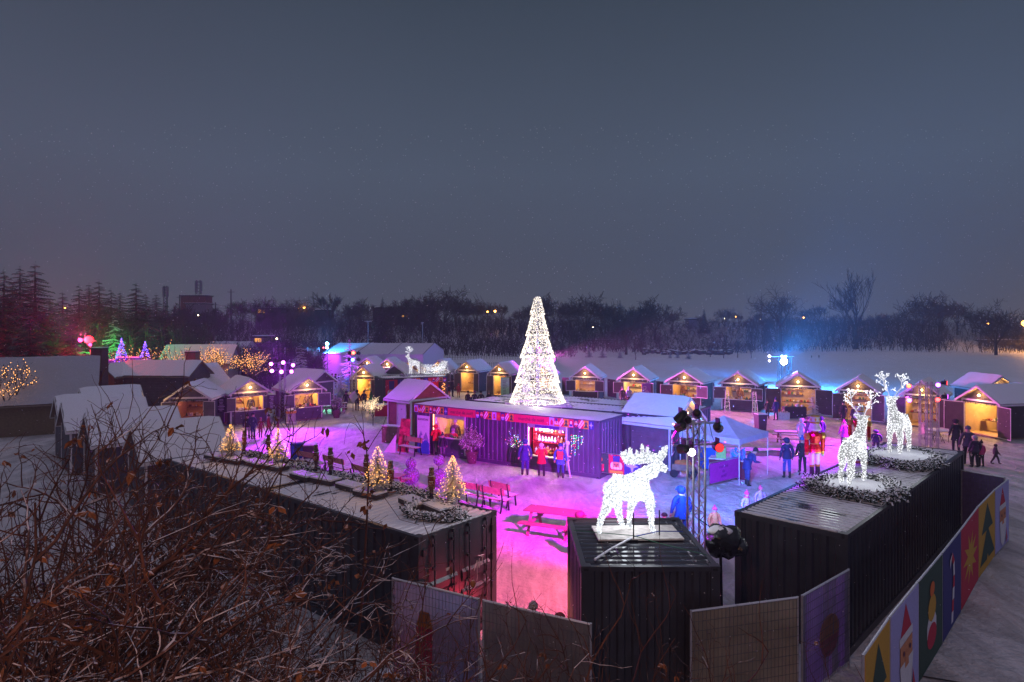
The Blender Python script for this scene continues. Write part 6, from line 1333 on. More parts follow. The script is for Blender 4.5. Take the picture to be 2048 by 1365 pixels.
person('child with a pink and white hat just above the right container edge', Vector((8.9, 23.3, 0)), 10, 1.12, coat=(.4, .3, .4), leg=BK, hat=(.6, .1, .2), pom=True, wide=1.2)
person('person with a dark snowy hood seated at the pink lit table behind the moose container', Vector((1.98, 19.2, 0)), 130, 1.42, coat=(.10, .03, .05), leg=BK, hood=True, wide=1.45)
person('small dark figure crouching behind the moose hooves', Vector((4.75, 20.3, 0)), 60, 1.05, coat=(.05, .03, .06), leg=BK, hat=BK, wide=1.5)
person('person in a red lit white hat between the containers by the fence, left one', Vector((.42, 12.95, 0)), 10, 1.44, coat=(.25, .05, .06), leg=BK, hat=WH, wide=1.05)
person('person in a dark jacket crouching by the moose container wall', Vector((.95, 12.7, 0)), 200, 1.32, coat=(.3, .06, .07), leg=BK, hood=True, wide=1.1)
for px, py, hd_, lab in ((1623, 717, 711, 'far walker in the snowfield behind the blue lights, left'), (1638, 717, 710, 'far walker in the snowfield behind the blue lights, right'), (1786, 706, 697, 'lone walker at the edge of the far wood'), (1928, 702, 693, 'far walker on the snowy path, left of a pair'), (1934, 702, 692, 'far walker on the snowy path, right of a pair')):
    P(lab, px, py, hd_, 180, coat=BK, leg=BK, hat=BK, wide=1.3)
rg = random.Random(2)
for i, (px, lab) in enumerate(zip((642, 650, 657, 664, 671, 678, 686), ('leftmost', 'second', 'third', 'fourth', 'fifth', 'sixth', 'rightmost'))):
    P('%s from the left of the dark crowd at the purple tent entrance' % lab, px, 775+rg.uniform(-2, 2), 748+rg.uniform(-2, 2), rg.uniform(0, 360), coat=rg.choice((BK, (.03, .03, .12), (.08, .03, .10))), leg=BK, hat=BK, wide=1.2)
# hut sellers
for px, py, lab, c_ in ((489, 846, 'seller in a dark hat inside the purple lit hut', BK), (605, 838, 'seller leaning over the counter of the purple hut right of the tower', (.1, .06, .06)), (997, 790, 'seller silhouetted in the doorway left of the light tree', BK), (1268, 803, 'seller inside the pale lit hut', BK), (1375, 812, 'seller inside the lantern hut', (.2, .08, .05)), (1490, 820, 'seller inside the hut with light ladders', (.12, .05, .05)), (1950, 862, 'visitor inside the wide amber hut', BK), (940, 781, 'visitor in the doorway of the round lantern hut', (.2, .18, .16))):
    p = at(px, py); person(lab, p+Vector((0, 1.1, .12)), 0 if 'visitor' not in lab else 180, 1.68, coat=c_, leg=BK, hat=c_)
# ------------------------------------------------------------ benches, tables, bins, planters
M_redwood = mat('orange_stained_wood', (.42, .24, .14), .6, var=.25, scale=5)
def bench(label, loc, rz, Ln=1.5):
    t = thing('park_bench', label, 'bench', loc, rz, 'benches on the plaza')
    mb = MB(); 
    for k in range(3): mb.b2((-Ln/2, -.42+k*.14, .43), (Ln/2, -.30+k*.14, .46))
    mb.build('seat', mat('snowy_bench_slat', (.36, .22, .14), .6, snow=.9, sthr=.35), t); mb = MB(); mb.slab([(-Ln/2, .02, .66), (Ln/2, .02, .66), (Ln/2, .06, .90), (-Ln/2, .06, .90)], (0, .03, 0)); mb.build('backrest', M_redwood, t)
    for x in (-Ln/2+.12, Ln/2-.12):
        mb = MB(); mb.bar((x, -.42, 0), (x, -.36, .43), .04, .05); mb.bar((x, .0, .43), (x, .12, 0), .04, .05); mb.bar((x, -.42, .42), (x, .0, .42), .04, .04); mb.bar((x, .0, .42), (x, .08, .92), .04, .04); mb.build('leg', M_black, t)
for (a, b_, lab) in (((1108/1, 0), 0, ''),): pass
def bench_px(label, pl, pr, flip=False, Ln=1.5):
    a, b_ = at(*pl), at(*pr); bench(label, (a+b_)/2, atan2(b_.y-a.y, b_.x-a.x)+(pi if flip else 0), max(1.1, min(1.7, (a-b_).length)))
bench_px('wooden bench facing the plaza right of the nearest lit tree, inner one', (962, 1018), (1010, 1028), True)
bench_px('wooden bench at the right end of the row behind the nearest lit tree', (985, 1008), (1016, 1016), True)
bench_px('wooden bench partly hidden behind the nearest lit tree', (918, 1008), (958, 1016), True)
bench_px('wooden bench behind the pair of small toy soldiers', (648, 948), (690, 960), True)
bench_px('wooden bench behind the third lit tree on the plaza', (705, 968), (742, 980), True)
bench_px('wooden bench beside the blue recycling bin', (595, 938), (640, 948), True)
bench_px('wooden bench standing in front of the roll up sign', (808, 906), (843, 912))
def picnic(label, loc, rz, snowy=0., col=(.26, .13, .10)):
    t = thing('picnic_table', label, 'picnic table', loc, rz, 'picnic tables'); m = mat('picnic_wood_%.1f' % snowy, col, .7, snow=snowy, sthr=.4)
    mb = MB(); [mb.b2((-.92, -.36+k*.148, .72), (.92, -.23+k*.148, .76)) for k in range(5)]; mb.build('table_top', m, t)
    for s_ in (-1, 1):
        mb = MB(); [mb.b2((-.92, s_*.72-.13+k*.14, .43), (.92, s_*.72+k*.14, .47)) for k in range(2)]; mb.build('bench_seat', m, t)
    for x in (-.65, .65):
        mb = MB(); mb.bar((x, -.62, 0), (x, -.25, .72), .09, .04); mb.bar((x, .62, 0), (x, .25, .72), .09, .04); mb.bar((x+.04, -.80, .40), (x+.04, .80, .40), .04, .09); mb.build('leg_frame', m, t)
picnic('picnic table in magenta light left of the moose container', Vector((1.35, 21.6, 0)), radians(-24))
picnic('snowy picnic table right of the pop up canopy', at(1583, 890), radians(-12), .9)
picnic('snow covered picnic table in front of the purple hut by the tower', at(670, 826), radians(20), .9)
picnic('brown picnic table mostly hidden below the row of benches', at(765, 985), radians(-20), .3)
def bin_(label, loc, rz, col, name='wheelie_bin'):
    t = thing(name, label, 'bin', loc, rz, 'bins'); m = mat('bin_%.2f_%.2f' % (col[0], col[2]), col, .5); b = MB(); b.add([(-.25, -.28, .05), (.25, -.28, .05), (.25, .28, .05), (-.25, .28, .05), (-.3, -.34, 1.0), (.3, -.34, 1.0), (.3, .34, 1.0), (-.3, .34, 1.0)], [(3, 2, 1, 0), (4, 5, 6, 7), (0, 1, 5, 4), (1, 2, 6, 5), (2, 3, 7, 6), (3, 0, 4, 7)]); b.build('body', m, t)
    b = MB(); b.box((0, 0, 1.04), (.66, .74, .06)); b.box((0, .37, 1.06), (.5, .06, .06)); b.mat(1).box((0, 0, 1.10), (.6, .66, .06)); b.build('lid', [m, SNOW], t)
    for x in (-.24, .24): b = MB(); b.tube([(x-.03, .3, .1), (x+.03, .3, .1)], .1, 10); b.build('wheel', M_black, t)
bin_('blue recycling bin behind the second lit tree', at(594, 928), .3, (.02, .09, .55)); bin_('dark bin right of the blue recycling bin', at(620, 934), .2, (.05, .04, .06)); bin_('dark grey bin with paper sacks beside the picnic table right of the canopy', at(1521, 862), .1, (.05, .05, .07)); bin_('blue bin seen behind the truss under the canopy side', at(1414, 938), .1, (.02, .14, .6))
bin_('dark bin by the small evergreen left of the yellow lit hut', at(672, 830), 0, (.05, .05, .05))
def planter(label, loc, h=1.25, seed=1, r=.55, nt=70, potc=(.10, .03, .05)):
    t = thing('planter', label, 'planter', loc, 0, 'pots of snowy twigs'); b = MB(); b.lathe([(.20, 0), (.22, .03), (.30, .52), (.33, .55), (.32, .60), (.28, .58)], 14); b.build('pot', mat('dark_pot', potc, .5), t); rg = random.Random(seed); b = MB()
    for i in range(nt):
        a = rg.uniform(0, 6.3); q = rg.uniform(.2, 1)*r; p = Vector((0, 0, .5)); e = Vector((q*cos(a), q*sin(a), .5+h*rg.uniform(.3, 1)*(1.1-q/r*.55))); m_ = (p+e)/2+Vector((0, 0, .12)); b.tube([p, m_, e], [.01, .008, .005], 3)
        for k in range(9):
            o = m_.lerp(e, rg.uniform(0, 1)); b.bar(o, o+rvec()*.11, .025, .02)
    b.build('twigs', mat('snow_laden_twig', (.14, .12, .10), snow=.95, sthr=.25), t)
planter('big snowy twig planter between the two hatches of the container bar', at(944, 925)+Vector((0, -.2, 0)), 1.5, 3, .72, 130)
planter('small snowy planter at the corner of the purple hut', at(673, 836), 1.3, 4, .55, 80, (.03, .03, .04))
mb = MB(); t = thing('lit_sapling', 'bare sapling wrapped in dense white gold lights left of the brown shed', 'lit tree', at(746, 852)); mb.tube([(0, 0, 0), (0, 0, 1.3)], [.03, .02], 5); mb.build('trunk', M_bark, t); rg = random.Random(8); tips = []; cr = MB()
for i in range(7): branchy(cr, Vector((0, 0, .5)), Vector((cos(i)*.45, sin(i)*.45, 1)), .8, .012, 2, rg, .15, tips, 4, .7, .004)
cr.build('crown', M_barks, t); bulbs_on(t, [p+rvec()*.04 for p in tips for _ in range(2)], glow('pale_gold_bulb', (1, .72, .42), 3.5), .012); light('tree_glow', 'POINT', (0, -.3, 1.1), (1, .7, .35), 8, t, size=.2)
# purple lit tinsel figures behind the roof soldiers
for px, py, h, lab in ((822, 972, 1.25, 'round purple glowing tinsel figure behind the small soldier right of the third lit tree'), (878, 975, 1.45, 'tall purple glowing tinsel figure behind the nearest small soldier')):
    t = thing('light_figure', lab, 'light sculpture', at(px, py)); b = MB(); b.ball((0, 0, .42), .38, 14, 10); b.ball((0, 0, h-.3), .24, 14, 10); b.build('body', ledmat('violet_tinsel_%d' % px, (.32, .03, .8), .06, .9, 14, .2), t); b = MB(); b.tube([(0, -.1, 0), (0, -.1, h)], .02, 5); b.build('pole', M_black, t)
# ladder-like lit frames at the corners of the light ladder hut
for px, py in ((1452, 826), (1507, 829)):
    t = thing('light_ladder', 'little ladder wound with pale lights at the %s front corner of a hut' % ('left' if px < 1480 else 'right'), 'ladder', at(px, py)+Vector((0, -.25, 0))); b = MB()
    for s_ in (-1, 1): b.tube([(s_*.22, -.1, 0), (s_*.10, .05, 1.75)], .02, 5)
    for k in range(5): b.tube([(-.21+k*.02, -.08+k*.02, .25+k*.32), (.21-k*.02, -.08+k*.02, .25+k*.32)], .016, 5)
    b.build('frame', M_trim, t); bulbs_on(t, [Vector((U(-.24, .24)*(1-z/2.6), -.12+z*.07, z)) for z in [U(.05, 1.75) for _ in range(70)]], M_tb2, .016)
# sandwich flag board, counter stand and cafe chairs near the right tower
t = thing('flag_board', 'white square board held on a corner beside the yellow lit hut', 'sign', at(706, 824)); b = MB(); b.tube([(0, 0, 0), (0, 0, 1.2)], .02, 5); b.build('pole', M_black, t); b = MB(); b.slab([(0, -.02, .7), (.42, -.02, 1.15), (.1, -.02, 1.65), (-.32, -.02, 1.2)], (0, .03, 0)); b.build('board', M_trim, t)
t = thing('sale_table', 'red cloth table stall between the yellow hut and the brown shed', 'table', at(775, 832)); b = MB(); b.b2((-.9, -.3, 0), (.9, .3, .85)); b.build('cloth', cm(RED), t); b = MB(); b.b2((-.93, -.33, .85), (.93, .33, .9)); b.build('table_top', SNOW, t)
t = thing('elf_cutout', 'green costumed figure cutout by the red cloth table', 'statue', at(742, 828)); b = MB(); b.ball((0, 0, 1.35), .13, 8, 6); b.lathe([(.2, .55), (.16, .9), (.2, 1.15), (.08, 1.25)], 10); b.build('body', mat('green_paint', (.03, .25, .06)), t)
for s_ in (-1, 1): b = MB(); b.tube([(s_*.1, 0, 0), (s_*.1, 0, .6)], .06, 7); b.build('leg', mat('green_paint', (.03, .25, .06)), t)
b = MB(); b.lathe([(.14, 1.42), (.1, 1.55), (.02, 1.75)], 8); b.build('hat', mat('dark_green_paint', (.02, .12, .04)), t)
# leaning painted boards at the brown shed
t = thing('painted_board', 'red and white leaning board beside the white door of the brown shed', 'board', bar_at(-.55, -.35), rzb+.2); b = MB(); b.slab([(-.35, .0, 0), (.35, .0, 0), (.33, .25, 1.75), (-.25, .25, 1.75)], (0, .03, 0)); b.build('board', mat('blotched_red_paint', (.5, .03, .08), .6, var=.9, scale=3, snow=.0), t); b = MB(); b.slab([(-.9, -.45, 0), (-.25, -.35, 0), (-.35, -.1, .95)], (0, .03, 0)); b.build('white_panel', M_trim, t)
b = MB(); t = thing('wood_crate', 'dark boarded box with snow at the foot of the brown shed', 'crate', at(787, 886)+Vector((0, .1, 0)), radians(-20)); b.b2((-.65, -.25, 0), (.45, .25, .95)); b.build('body', M_wood, t); b = MB(); b.b2((-.67, -.27, .95), (.47, .27, 1.0)); b.build('lid', SNOW, t)
# candy post frame right of toy hatch
t = thing('trestle', 'snowy white trestle with lights at the right edge of the toy hatch', 'trestle', bar_at(9.45, -.5), rzb)
b = MB(); b.bar((-.15, 0, 0), (.02, 0, 1.55), .05); b.bar((.35, 0, 0), (.18, 0, 1.0), .05); b.bar((-.1, 0, .95), (.38, 0, .95), .05); b.bar((-.12, 0, .4), (.32, 0, .8), .04); b.build('frame', mat('snowy_white_wood', (.6, .55, .58), snow=.9, sthr=.3), t); b = MB(); b.ball((.2, 0, 1.55), .11, 8, 6); b.tube([(.2, 0, 1.0), (.2, 0, 1.5)], .04, 6); b.build('mushroom', M_trim, t)
# ------------------------------------------------------------ pop up canopy with table
cc = [at(1392, 925), at(1472, 960), at(1542, 905), at(1455, 880)]
Cc = Vector((9.75, 29.9, 0)); t = thing('canopy_tent', 'white pop up canopy with snow on its pyramid roof, tinted blue by the lights', 'canopy', Cc, radians(45)); cw = 1.42; M_can = translucent(mat('canopy_fabric', (.60, .62, .74), .7, var=.08, scale=3), .3)
b = MB(); zt, ze = 2.72, 1.98; n_ = 6
for q in range(4):
    a0, a1 = [(x*cw*1.02, y*cw*1.02) for x, y in ((-1, -1), (1, -1), (1, 1), (-1, 1), (-1, -1))][q:q+2]
    vs = []; 
    for j in range(n_+1):
        f = j/n_; z = ze+(zt-ze)*(f**1.25)
        for i in range(n_+1): g_ = i/n_; x = (a0[0]+(a1[0]-a0[0])*g_)*(1-f); y = (a0[1]+(a1[1]-a0[1])*g_)*(1-f); vs.append((x, y, z-.05*sin(pi*g_)*(1-f)*f*4))
    b.add(vs, [(j*(n_+1)+i, j*(n_+1)+i+1, (j+1)*(n_+1)+i+1, (j+1)*(n_+1)+i) for j in range(n_) for i in range(n_)])
    b.add([(*a0, ze), (*a1, ze), (a1[0], a1[1], ze-.24), (a0[0], a0[1], ze-.24)], [(3, 2, 1, 0)])
b.build('roof', M_can, t, smooth=False)
for x in (-1, 1):
    for y in (-1, 1): b = MB(); b.tube([(x*cw, y*cw, 0), (x*cw, y*cw, ze)], .022, 6); b.build('leg', M_trim, t)
b = MB()
for z in (1.9, 1.68):
    for k in range(4):
        p, q = [(x*cw, y*cw) for x, y in ((-1, -1), (1, -1), (1, 1), (-1, 1), (-1, -1))][k:k+2]; b.tube([(*p, z), ((p[0]+q[0])/2, (p[1]+q[1])/2, 3.58-z), (*q, z)], .010, 4)
b.build('scissor_frame', M_trim, t)
t = thing('sale_table', 'table with dark red cloth and white top under the pop up canopy', 'table', at(1452, 955)+Vector((.2, .1, 0)), radians(-28)); b = MB(); b.b2((-.85, -.35, 0), (.85, .35, .8)); b.build('cloth', mat('maroon_cloth', (.14, .01, .03)), t); b = MB(); b.b2((-.87, -.37, .8), (.87, .37, .84)); b.build('table_top', M_trim, t)
tp = t.location; tag(MB().box((0, 0, .25), (.42, .3, .5)).build('plastic_crate', mat('lime_ribbed_plastic', (.25, .6, .12), .5), loc=tp+Vector((-.35, .1, .84)), rz=-.4), 'lime green ribbed crate on the dark red table', 'crate')
b = MB(); rg = random.Random(6)
for i in range(46): b.mat(i % 3).bar(Vector((rg.uniform(.05, .7), rg.uniform(-.3, .3), .0)), Vector((rg.uniform(.05, .7), rg.uniform(-.3, .3), rg.uniform(.1, .5))), .06, .05)
tag(b.build('glow_toys', [mat('blue_foil', (.1, .3, .7), .3), mat('lilac_foil', (.5, .4, .8), .3), mat('cyan_foil', (.05, .45, .6), .3)], loc=tp+Vector((0, 0, .84)), rz=-.4), 'heap of shiny blue toys on the dark red table', 'toys')
t = thing('wood_cart', 'low wooden cart with orange load by the tall hut beneath the canopy', 'cart', at(1368, 955)+Vector((0, 0, 0)), -.4); b = MB(); b.b2((-.5, -.3, .35), (.5, .3, .42)); b.b2((-.5, -.3, .42), (.5, -.26, .62)); b.build('bed', M_wood, t); b = MB(); blob(b, (0, 0, .6), .4, .24, .18, seed=4); b.build('load', mat('orange_sack', (.5, .16, .04)), t)
for x in (-.4, .4): b = MB(); b.tube([(x, -.32, .2), (x, .32, .2)], .18, 12); b.build('wheel', M_black, t)
# tables with goods left of the fringed doorway, chairs
for px, py, lab in ((1876, 885, 'oval snowy cafe table right of the right lighting tower'),):
    t = thing('cafe_table', lab, 'table', at(px, py)); b = MB(); b.lathe([(.55, .70), (.58, .73), (.55, .76)], 16); b.build('table_top', SNOW, t)
    for a in range(4): b = MB(); b.tube([(.05*cos(a*1.57), .05*sin(a*1.57), .7), (.38*cos(a*1.57+.5), .38*sin(a*1.57+.5), 0)], .015, 5); b.build('leg', M_black, t)
for px, py, a, lab in ((1858, 880, 60, 'wire cafe chair left of the oval snowy table'), (1897, 884, -80, 'wire cafe chair right of the oval snowy table')):
    t = thing('cafe_chair', lab, 'chair', at(px, py), radians(a)); b = MB(); b.b2((-.2, -.2, .43), (.2, .2, .45)); b.build('seat', SNOW, t); b = MB(); b.tube([(-.2, .2, .45), (-.18, .24, .85), (.18, .24, .85), (.2, .2, .45)], .012, 5); b.build('backrest', M_black, t)
    for x in (-.18, .18):
        for y in (-.18, .18): b = MB(); b.tube([(x, y, .44), (x*1.2, y*1.2, 0)], .012, 5); b.build('leg', M_black, t)
for i, (px, py, w, h, c_, lab) in enumerate(((1855, 868, .9, .75, (.6, .5, .4), 'pale goods table with stacked boxes left of the wide amber hut'), (1562, 838, .9, .5, (.6, .58, .6), 'low white table at the corner of the black table hut'), (1592, 838, 1.6, .85, (.02, .02, .03), 'black cloth table with rows of jars in the flood lit hut'))):
    p = at(px, py)+Vector((0, -.2 if i != 2 else .3, 0)); t = thing('sale_table', lab, 'table', p); b = MB(); b.b2((-w/2, -.25, 0), (w/2, .25, h)); b.build('cloth', mat('cloth_%d' % i, c_), t); goods(t, -w/2+.05, w/2-.05, 0, h, 9, .06, .22, .3)
# menu boards with chalk on the purple hut shutters
for px, py, lab in ((467, 812, 'black menu board on the left shutter of the purple lit hut'), (531, 806, 'white menu board on the right shutter of the purple lit hut')):
    c = at(px if px < 500 else 533, 853 if px < 500 else 846); t = thing('menu_board', lab, 'sign', c+Vector((-.55 if px < 500 else .6, -.55, 1.0)), .1); b = MB(); b.b2((-.33, 0, 0), (.33, .02, 1.0)); b.build('board', M_black if px < 500 else M_blk, t); b = MB()
    for k in range(9): w = U(.1, .26); b.b2((-w, -.004, .1+k*.095), (w*U(.3, 1), -.001, .125+k*.095))
    b.build('chalk_lines', M_trim, t)
t = thing('patterned_board', 'purple patterned mandala board beside the pale lit hut', 'sign', at(1292, 811)+Vector((0, -.35, 0)), .1); b = MB(); b.b2((-.42, 0, .3), (.42, .02, 1.9)); b.mat(1)
for a in range(3):
    for k in range(12): x = (-.2, .18, 0)[a]; z = (1.5, .75, 1.1)[a]; b.poly([(x+.05*cos(k*.52), -.003, z+.05*sin(k*.52)), (x+.19*cos(k*.52-.13), -.003, z+.19*sin(k*.52-.13)), (x+.19*cos(k*.52+.13), -.003, z+.19*sin(k*.52+.13))])
b.build('board', [mat('violet_cloth', (.18, .06, .3)), mat('pale_pattern', (.6, .5, .65))], t)
# green lit column left of light tree
t = thing('roll_up_sign', 'pale green lit roll up sign in the doorway left of the light tree', 'sign', at(1010, 799)+Vector((0, -.2, 0))); b = MB(); b.b2((-.38, 0, .05), (.38, .02, 2.0)); b.mat(1)
for k in range(10): b.b2((-.2, -.004, .4+k*.14), (.2*U(.3, 1), -.001, .43+k*.14))
b.build('sign_panel', [mat('pale_green_vinyl', (.45, .75, .45)), M_ink], t); b = MB(); b.b2((-.4, -.1, 0), (.4, .12, .05)); b.build('base', M_steel, t)

# ------------------------------------------------------------ fences
M_wire = mat('galvanised_wire', (.16, .16, .18), .5, .6, var=0)
def mesh_panel(label, p, q, hgt, col, motifs=None, grp='mesh fence panels with printed scrims', bank=None):
    p, q = Vector(p), Vector(q); Ln = (q-p).length; t = thing('fence_panel', label, 'fence', p, atan2(q.y-p.y, q.x-p.x), grp)
    f = MB(); f.tube([(.02, 0, 0), (.02, 0, hgt)], .022, 6); f.tube([(Ln-.04, 0, 0), (Ln-.04, 0, hgt)], .022, 6); f.tube([(.02, 0, hgt-.02), (Ln-.04, 0, hgt-.02)], .022, 6); f.tube([(.02, 0, .12), (Ln-.04, 0, .12)], .018, 6); f.build('frame', mat('snowy_pipe', (.45, .45, .5), .4, .6, snow=.95, sthr=.3), t)
    if not motifs:
        w = MB(); n = int(Ln/.075)
        for i in range(1, n): w.bar((Ln*i/n, -.022, .12), (Ln*i/n, -.022, hgt-.03), .005, .005)
        for j in range(1, 11): z = .12+(hgt-.15)*j/11; w.bar((.02, -.026, z), (Ln-.04, -.026, z), .006, .006)
        w.build('wire_mesh', M_wire, t); s = MB(); n = 14; vs = [(.03+(Ln-.08)*i/n, .012*sin(i*1.3)+.01*cos(i*2.9+j), .14+(hgt-.18)*j/5) for j in range(6) for i in range(n+1)]
        s.add(vs, [(j*(n+1)+i, j*(n+1)+i+1, (j+1)*(n+1)+i+1, (j+1)*(n+1)+i) for j in range(5) for i in range(n)]); so = s.build('scrim', col, t, smooth=True)
    else: tiles(t, motifs, .04, Ln-.05, .06, hgt-.03, -.03, 'printed_banner', eps=.006)
    b = MB(); b.b2((-.25, -.12, 0), (.25, .12, .12))
    if not motifs: b.build('foot_block', mat('snowy_block', (.2, .2, .2), snow=1, sthr=.3), t)
    return t
M_s1 = translucent(mat('lilac_grey_scrim', (.24, .22, .34), .8, var=.25, scale=1.4), .5); M_s2 = translucent(mat('beige_scrim', (.36, .31, .24), .8, var=.3, scale=1.1), .4); M_s3 = translucent(mat('grey_scrim', (.22, .20, .20), .8, var=.25, scale=1.2), .5)
def hp(px, py, z): v = at(px, py, z); return Vector((v.x, v.y, 0))
f1 = mesh_panel('lilac mesh fence panel with a red figure print left of the moose container', hp(784, 1155, 2), hp(962, 1198, 2), 2., M_s1)
b = MB(); b.poly([(.55, -.012, .2), (.95, -.012, .2), (1.0, -.012, 1.2), (.8, -.012, 1.45), (.6, -.012, 1.2)]); b.mat(1).poly([(.6, -.016, 1.2), (1.0, -.016, 1.2), (.9, -.016, 1.5), (.7, -.016, 1.5)]); b.build('scrim_print', [translucent(mat('faded_red_print', (.55, .06, .12)), .5), translucent(mat('faded_orange_print', (.6, .22, .06)), .5)], f1)
f2 = mesh_panel('grey mesh fence panel running up to the moose container', hp(965, 1199, 2), hp(1186, 1248, 2), 2., M_s3)
f3 = mesh_panel('beige mesh fence panel in front of the right container, left one', hp(1380, 1221, 2), hp(1599, 1193, 2), 2., M_s2)
f4 = mesh_panel('lilac mesh fence panel with an orange ball print by the right container corner', hp(1603, 1191, 2), hp(1699, 1137, 2), 2., M_s1)
b = MB(); b.poly([(1.1+.42*cos(a*pi/12), -.014, 1.0+.34*sin(a*pi/12)) for a in range(24)]); b.mat(1).poly([(1.1+.4*cos(a*pi/12+pi), -.018, .9+.36*sin(a*pi/12+pi)) for a in range(13)]); b.build('scrim_print', [translucent(mat('pale_orange_print', (.42, .22, .14)), .4), translucent(mat('pale_plum_print', (.33, .12, .18)), .4)], f4)
ln = [(1725, 1310), (1777, 1234), (1834.6, 1163), (1882.7, 1106), (1919.7, 1060), (1954.8, 1013.5), (1988, 980), (2016, 958)]
ps = [hp(x, y, 2.) for x, y in ln]
for i, (mk, lab) in enumerate((('tree', 'banner fence panel printed with a green tree on yellow, nearest and lowest'), ('santa', 'banner fence panel printed with a bearded face under a red hat, nearer one'), ('bauble', 'banner fence panel printed with red white and gold ornament on dark green'), ('cane', 'banner fence panel printed with a red and white cane on blue'), ('burst', 'banner fence panel printed with a yellow star on red'), ('tree', 'banner fence panel printed with a green tree on yellow, far one'), ('santa', 'banner fence panel printed with a bearded face under a red hat, farthest one'))):
    mesh_panel(lab, ps[i], ps[i+1], 2., None, [mk], 'christmas banner fence panels')
mesh_panel('violet lit mesh fence panel behind the far end of the right container', hp(1922, 940, 2.), hp(2012, 955, 2.), 2., mat('violet_scrim', (.16, .12, .30), .8, var=.2), grp='mesh fence panels with printed scrims')
b = MB(); b.b2((-.35, -.22, 0), (.35, .22, .35)); b.mat(1); blob(b, (0, 0, .36), .38, .26, .12, seed=2, amp=.06); tag(b.build('concrete_block', [mat('concrete_block', (.3, .24, .2)), SNOW], loc=Vector((6.05, 11.0, 0)), rz=-.3, smooth=False), 'concrete weight with a rounded snow cap and rusty hook at the bottom right', 'block')
t = thing('railing', 'dark metal railing end at the bottom right corner', 'railing', Vector((9.75, 11.9, 0)), .3); b = MB(); b.tube([(0, 0, 0), (0, 0, .95), (1.8, -.4, .95)], .025, 6); b.build('frame', M_black, t); b = MB(); [b.tube([(k*.16, -k*.036, .1), (k*.16, -k*.036, .95)], .012, 5) for k in range(1, 11)]; b.build('bars', M_black, t)
tag(MB().tube([(7.9, 12.9, .02), (8.6, 12.6, .03), (9.3, 12.3, .02), (9.8, 11.9, .02)], .015, 5).build('cable', M_black), 'black cable lying on the snow right of the banner fence', 'cable')
# ------------------------------------------------------------ background: tents, farm roofs, houses, masts, lamps
def barn(label, cen, rz, L_, Wd, he, hr, wallm, name='farm_building', roofsnow=.08, over=.35, z0=0, cat='building', trimm=None, group=None):
    """ridge along local x"""
    t = thing(name, label, cat, Vector(cen)+Vector((0, 0, z0)), rz, group); b = MB(); x, y = L_/2, Wd/2
    b.b2((-x, -y, 0), (x, -y+.1, he)); b.b2((-x, y-.1, 0), (x, y, he))
    for s_ in (-1, 1): b.slab([(s_*x, -y+.1, 0), (s_*x, y-.1, 0), (s_*x, y-.1, he), (s_*x, 0, hr-.02), (s_*x, -y+.1, he)], (-s_*.1, 0, 0))
    b.build('wall', wallm, t); sl = (hr-he)/y; r = MB(); 
    for s_ in (-1, 1): r.slab([(-x-over, 0, hr), (x+over, 0, hr), (x+over, s_*(y+over), he-over*sl), (-x-over, s_*(y+over), he-over*sl)], (0, 0, .06))
    ro = r.build('roof', trimm or M_under, t); sn = MB(); nx_, ny_ = 24, 8
    for s_ in (-1, 1):
        vs = [(-x-over+.02+(L_+2*over-.04)*i/nx_, s_*(y+over)*j/ny_, hr+(he-over*sl-hr)*j/ny_+.07+roofsnow*min(1, .3+min(i, nx_-i)*.5)+U(0, .03)) for j in range(ny_+1) for i in range(nx_+1)]
        sn.add(vs, [(j*(nx_+1)+i, j*(nx_+1)+i+1, (j+1)*(nx_+1)+i+1, (j+1)*(nx_+1)+i)[::(-1 if s_ > 0 else 1)] for j in range(ny_) for i in range(nx_)])
    sn.build('roof_snow', SNOW, ro, smooth=True); return t
M_shsnow = snowmat('snow_on_shingles', 5, (.46, .45, .52), .5, 1.)
M_tan = mat('tan_plaster', (.20, .15, .09), .8); M_tent = mat('white_tent_fabric', (.62, .60, .66), .6, var=.06)
fb = barn('large snow covered farm roof with tan wall at the left, behind the thicket', (-30.7, 43.0, 0), radians(30), 5.2, 6.0, 2.1, 4.6, M_tan, roofsnow=.06)
for ch in fb.children:
    for c2 in ch.children: c2.data.materials[0] = M_shsnow
def boxtower(label, px0, px1, yt, yb, Y, m, cap=True, name='chimney_tower'):
    a = atY(px0, yt, Y); b_ = atY(px1, yb, Y); t = thing(name, label, 'tower', Vector(((a.x+b_.x)/2, Y+.4, 0))); w = b_.x-a.x; b = MB(); b.b2((-w/2, -w/2, 0), (w/2, w/2, a.z)); b.build('wall', m, t); b = MB(); b.b2((-w/2-.06, -w/2-.06, a.z), (w/2+.06, w/2+.06, a.z+.08)); b.mat(1).b2((-w/2, -w/2, a.z+.08), (w/2, w/2, a.z+.14)); b.build('cap', [M_black, SNOW], t); return t
M_pl = mat('plum_boards', (.12, .06, .07), .8, var=.3)
boxtower('square boarded chimney at the right end of the large farm roof', 181, 203, 699, 760, 45.5, M_pl); boxtower('brown boarded post tower at the right end of the low long roof', 371, 391, 706, 790, 57, mat('brown_boards', (.16, .09, .07), .8))
lb = barn('low long snowy roof over dark walls between the two farm chimneys', (-28.6, 53.5, 0), radians(-3), 5.9, 3.4, 2.75, 3.75, M_grey, over=.25)
barn('wooden gabled porch at the left end of the low long roof', (-32.0, 52.2, 0), radians(87), 2.6, 1.9, 2.7, 3.6, M_brown, name='porch', over=.15)
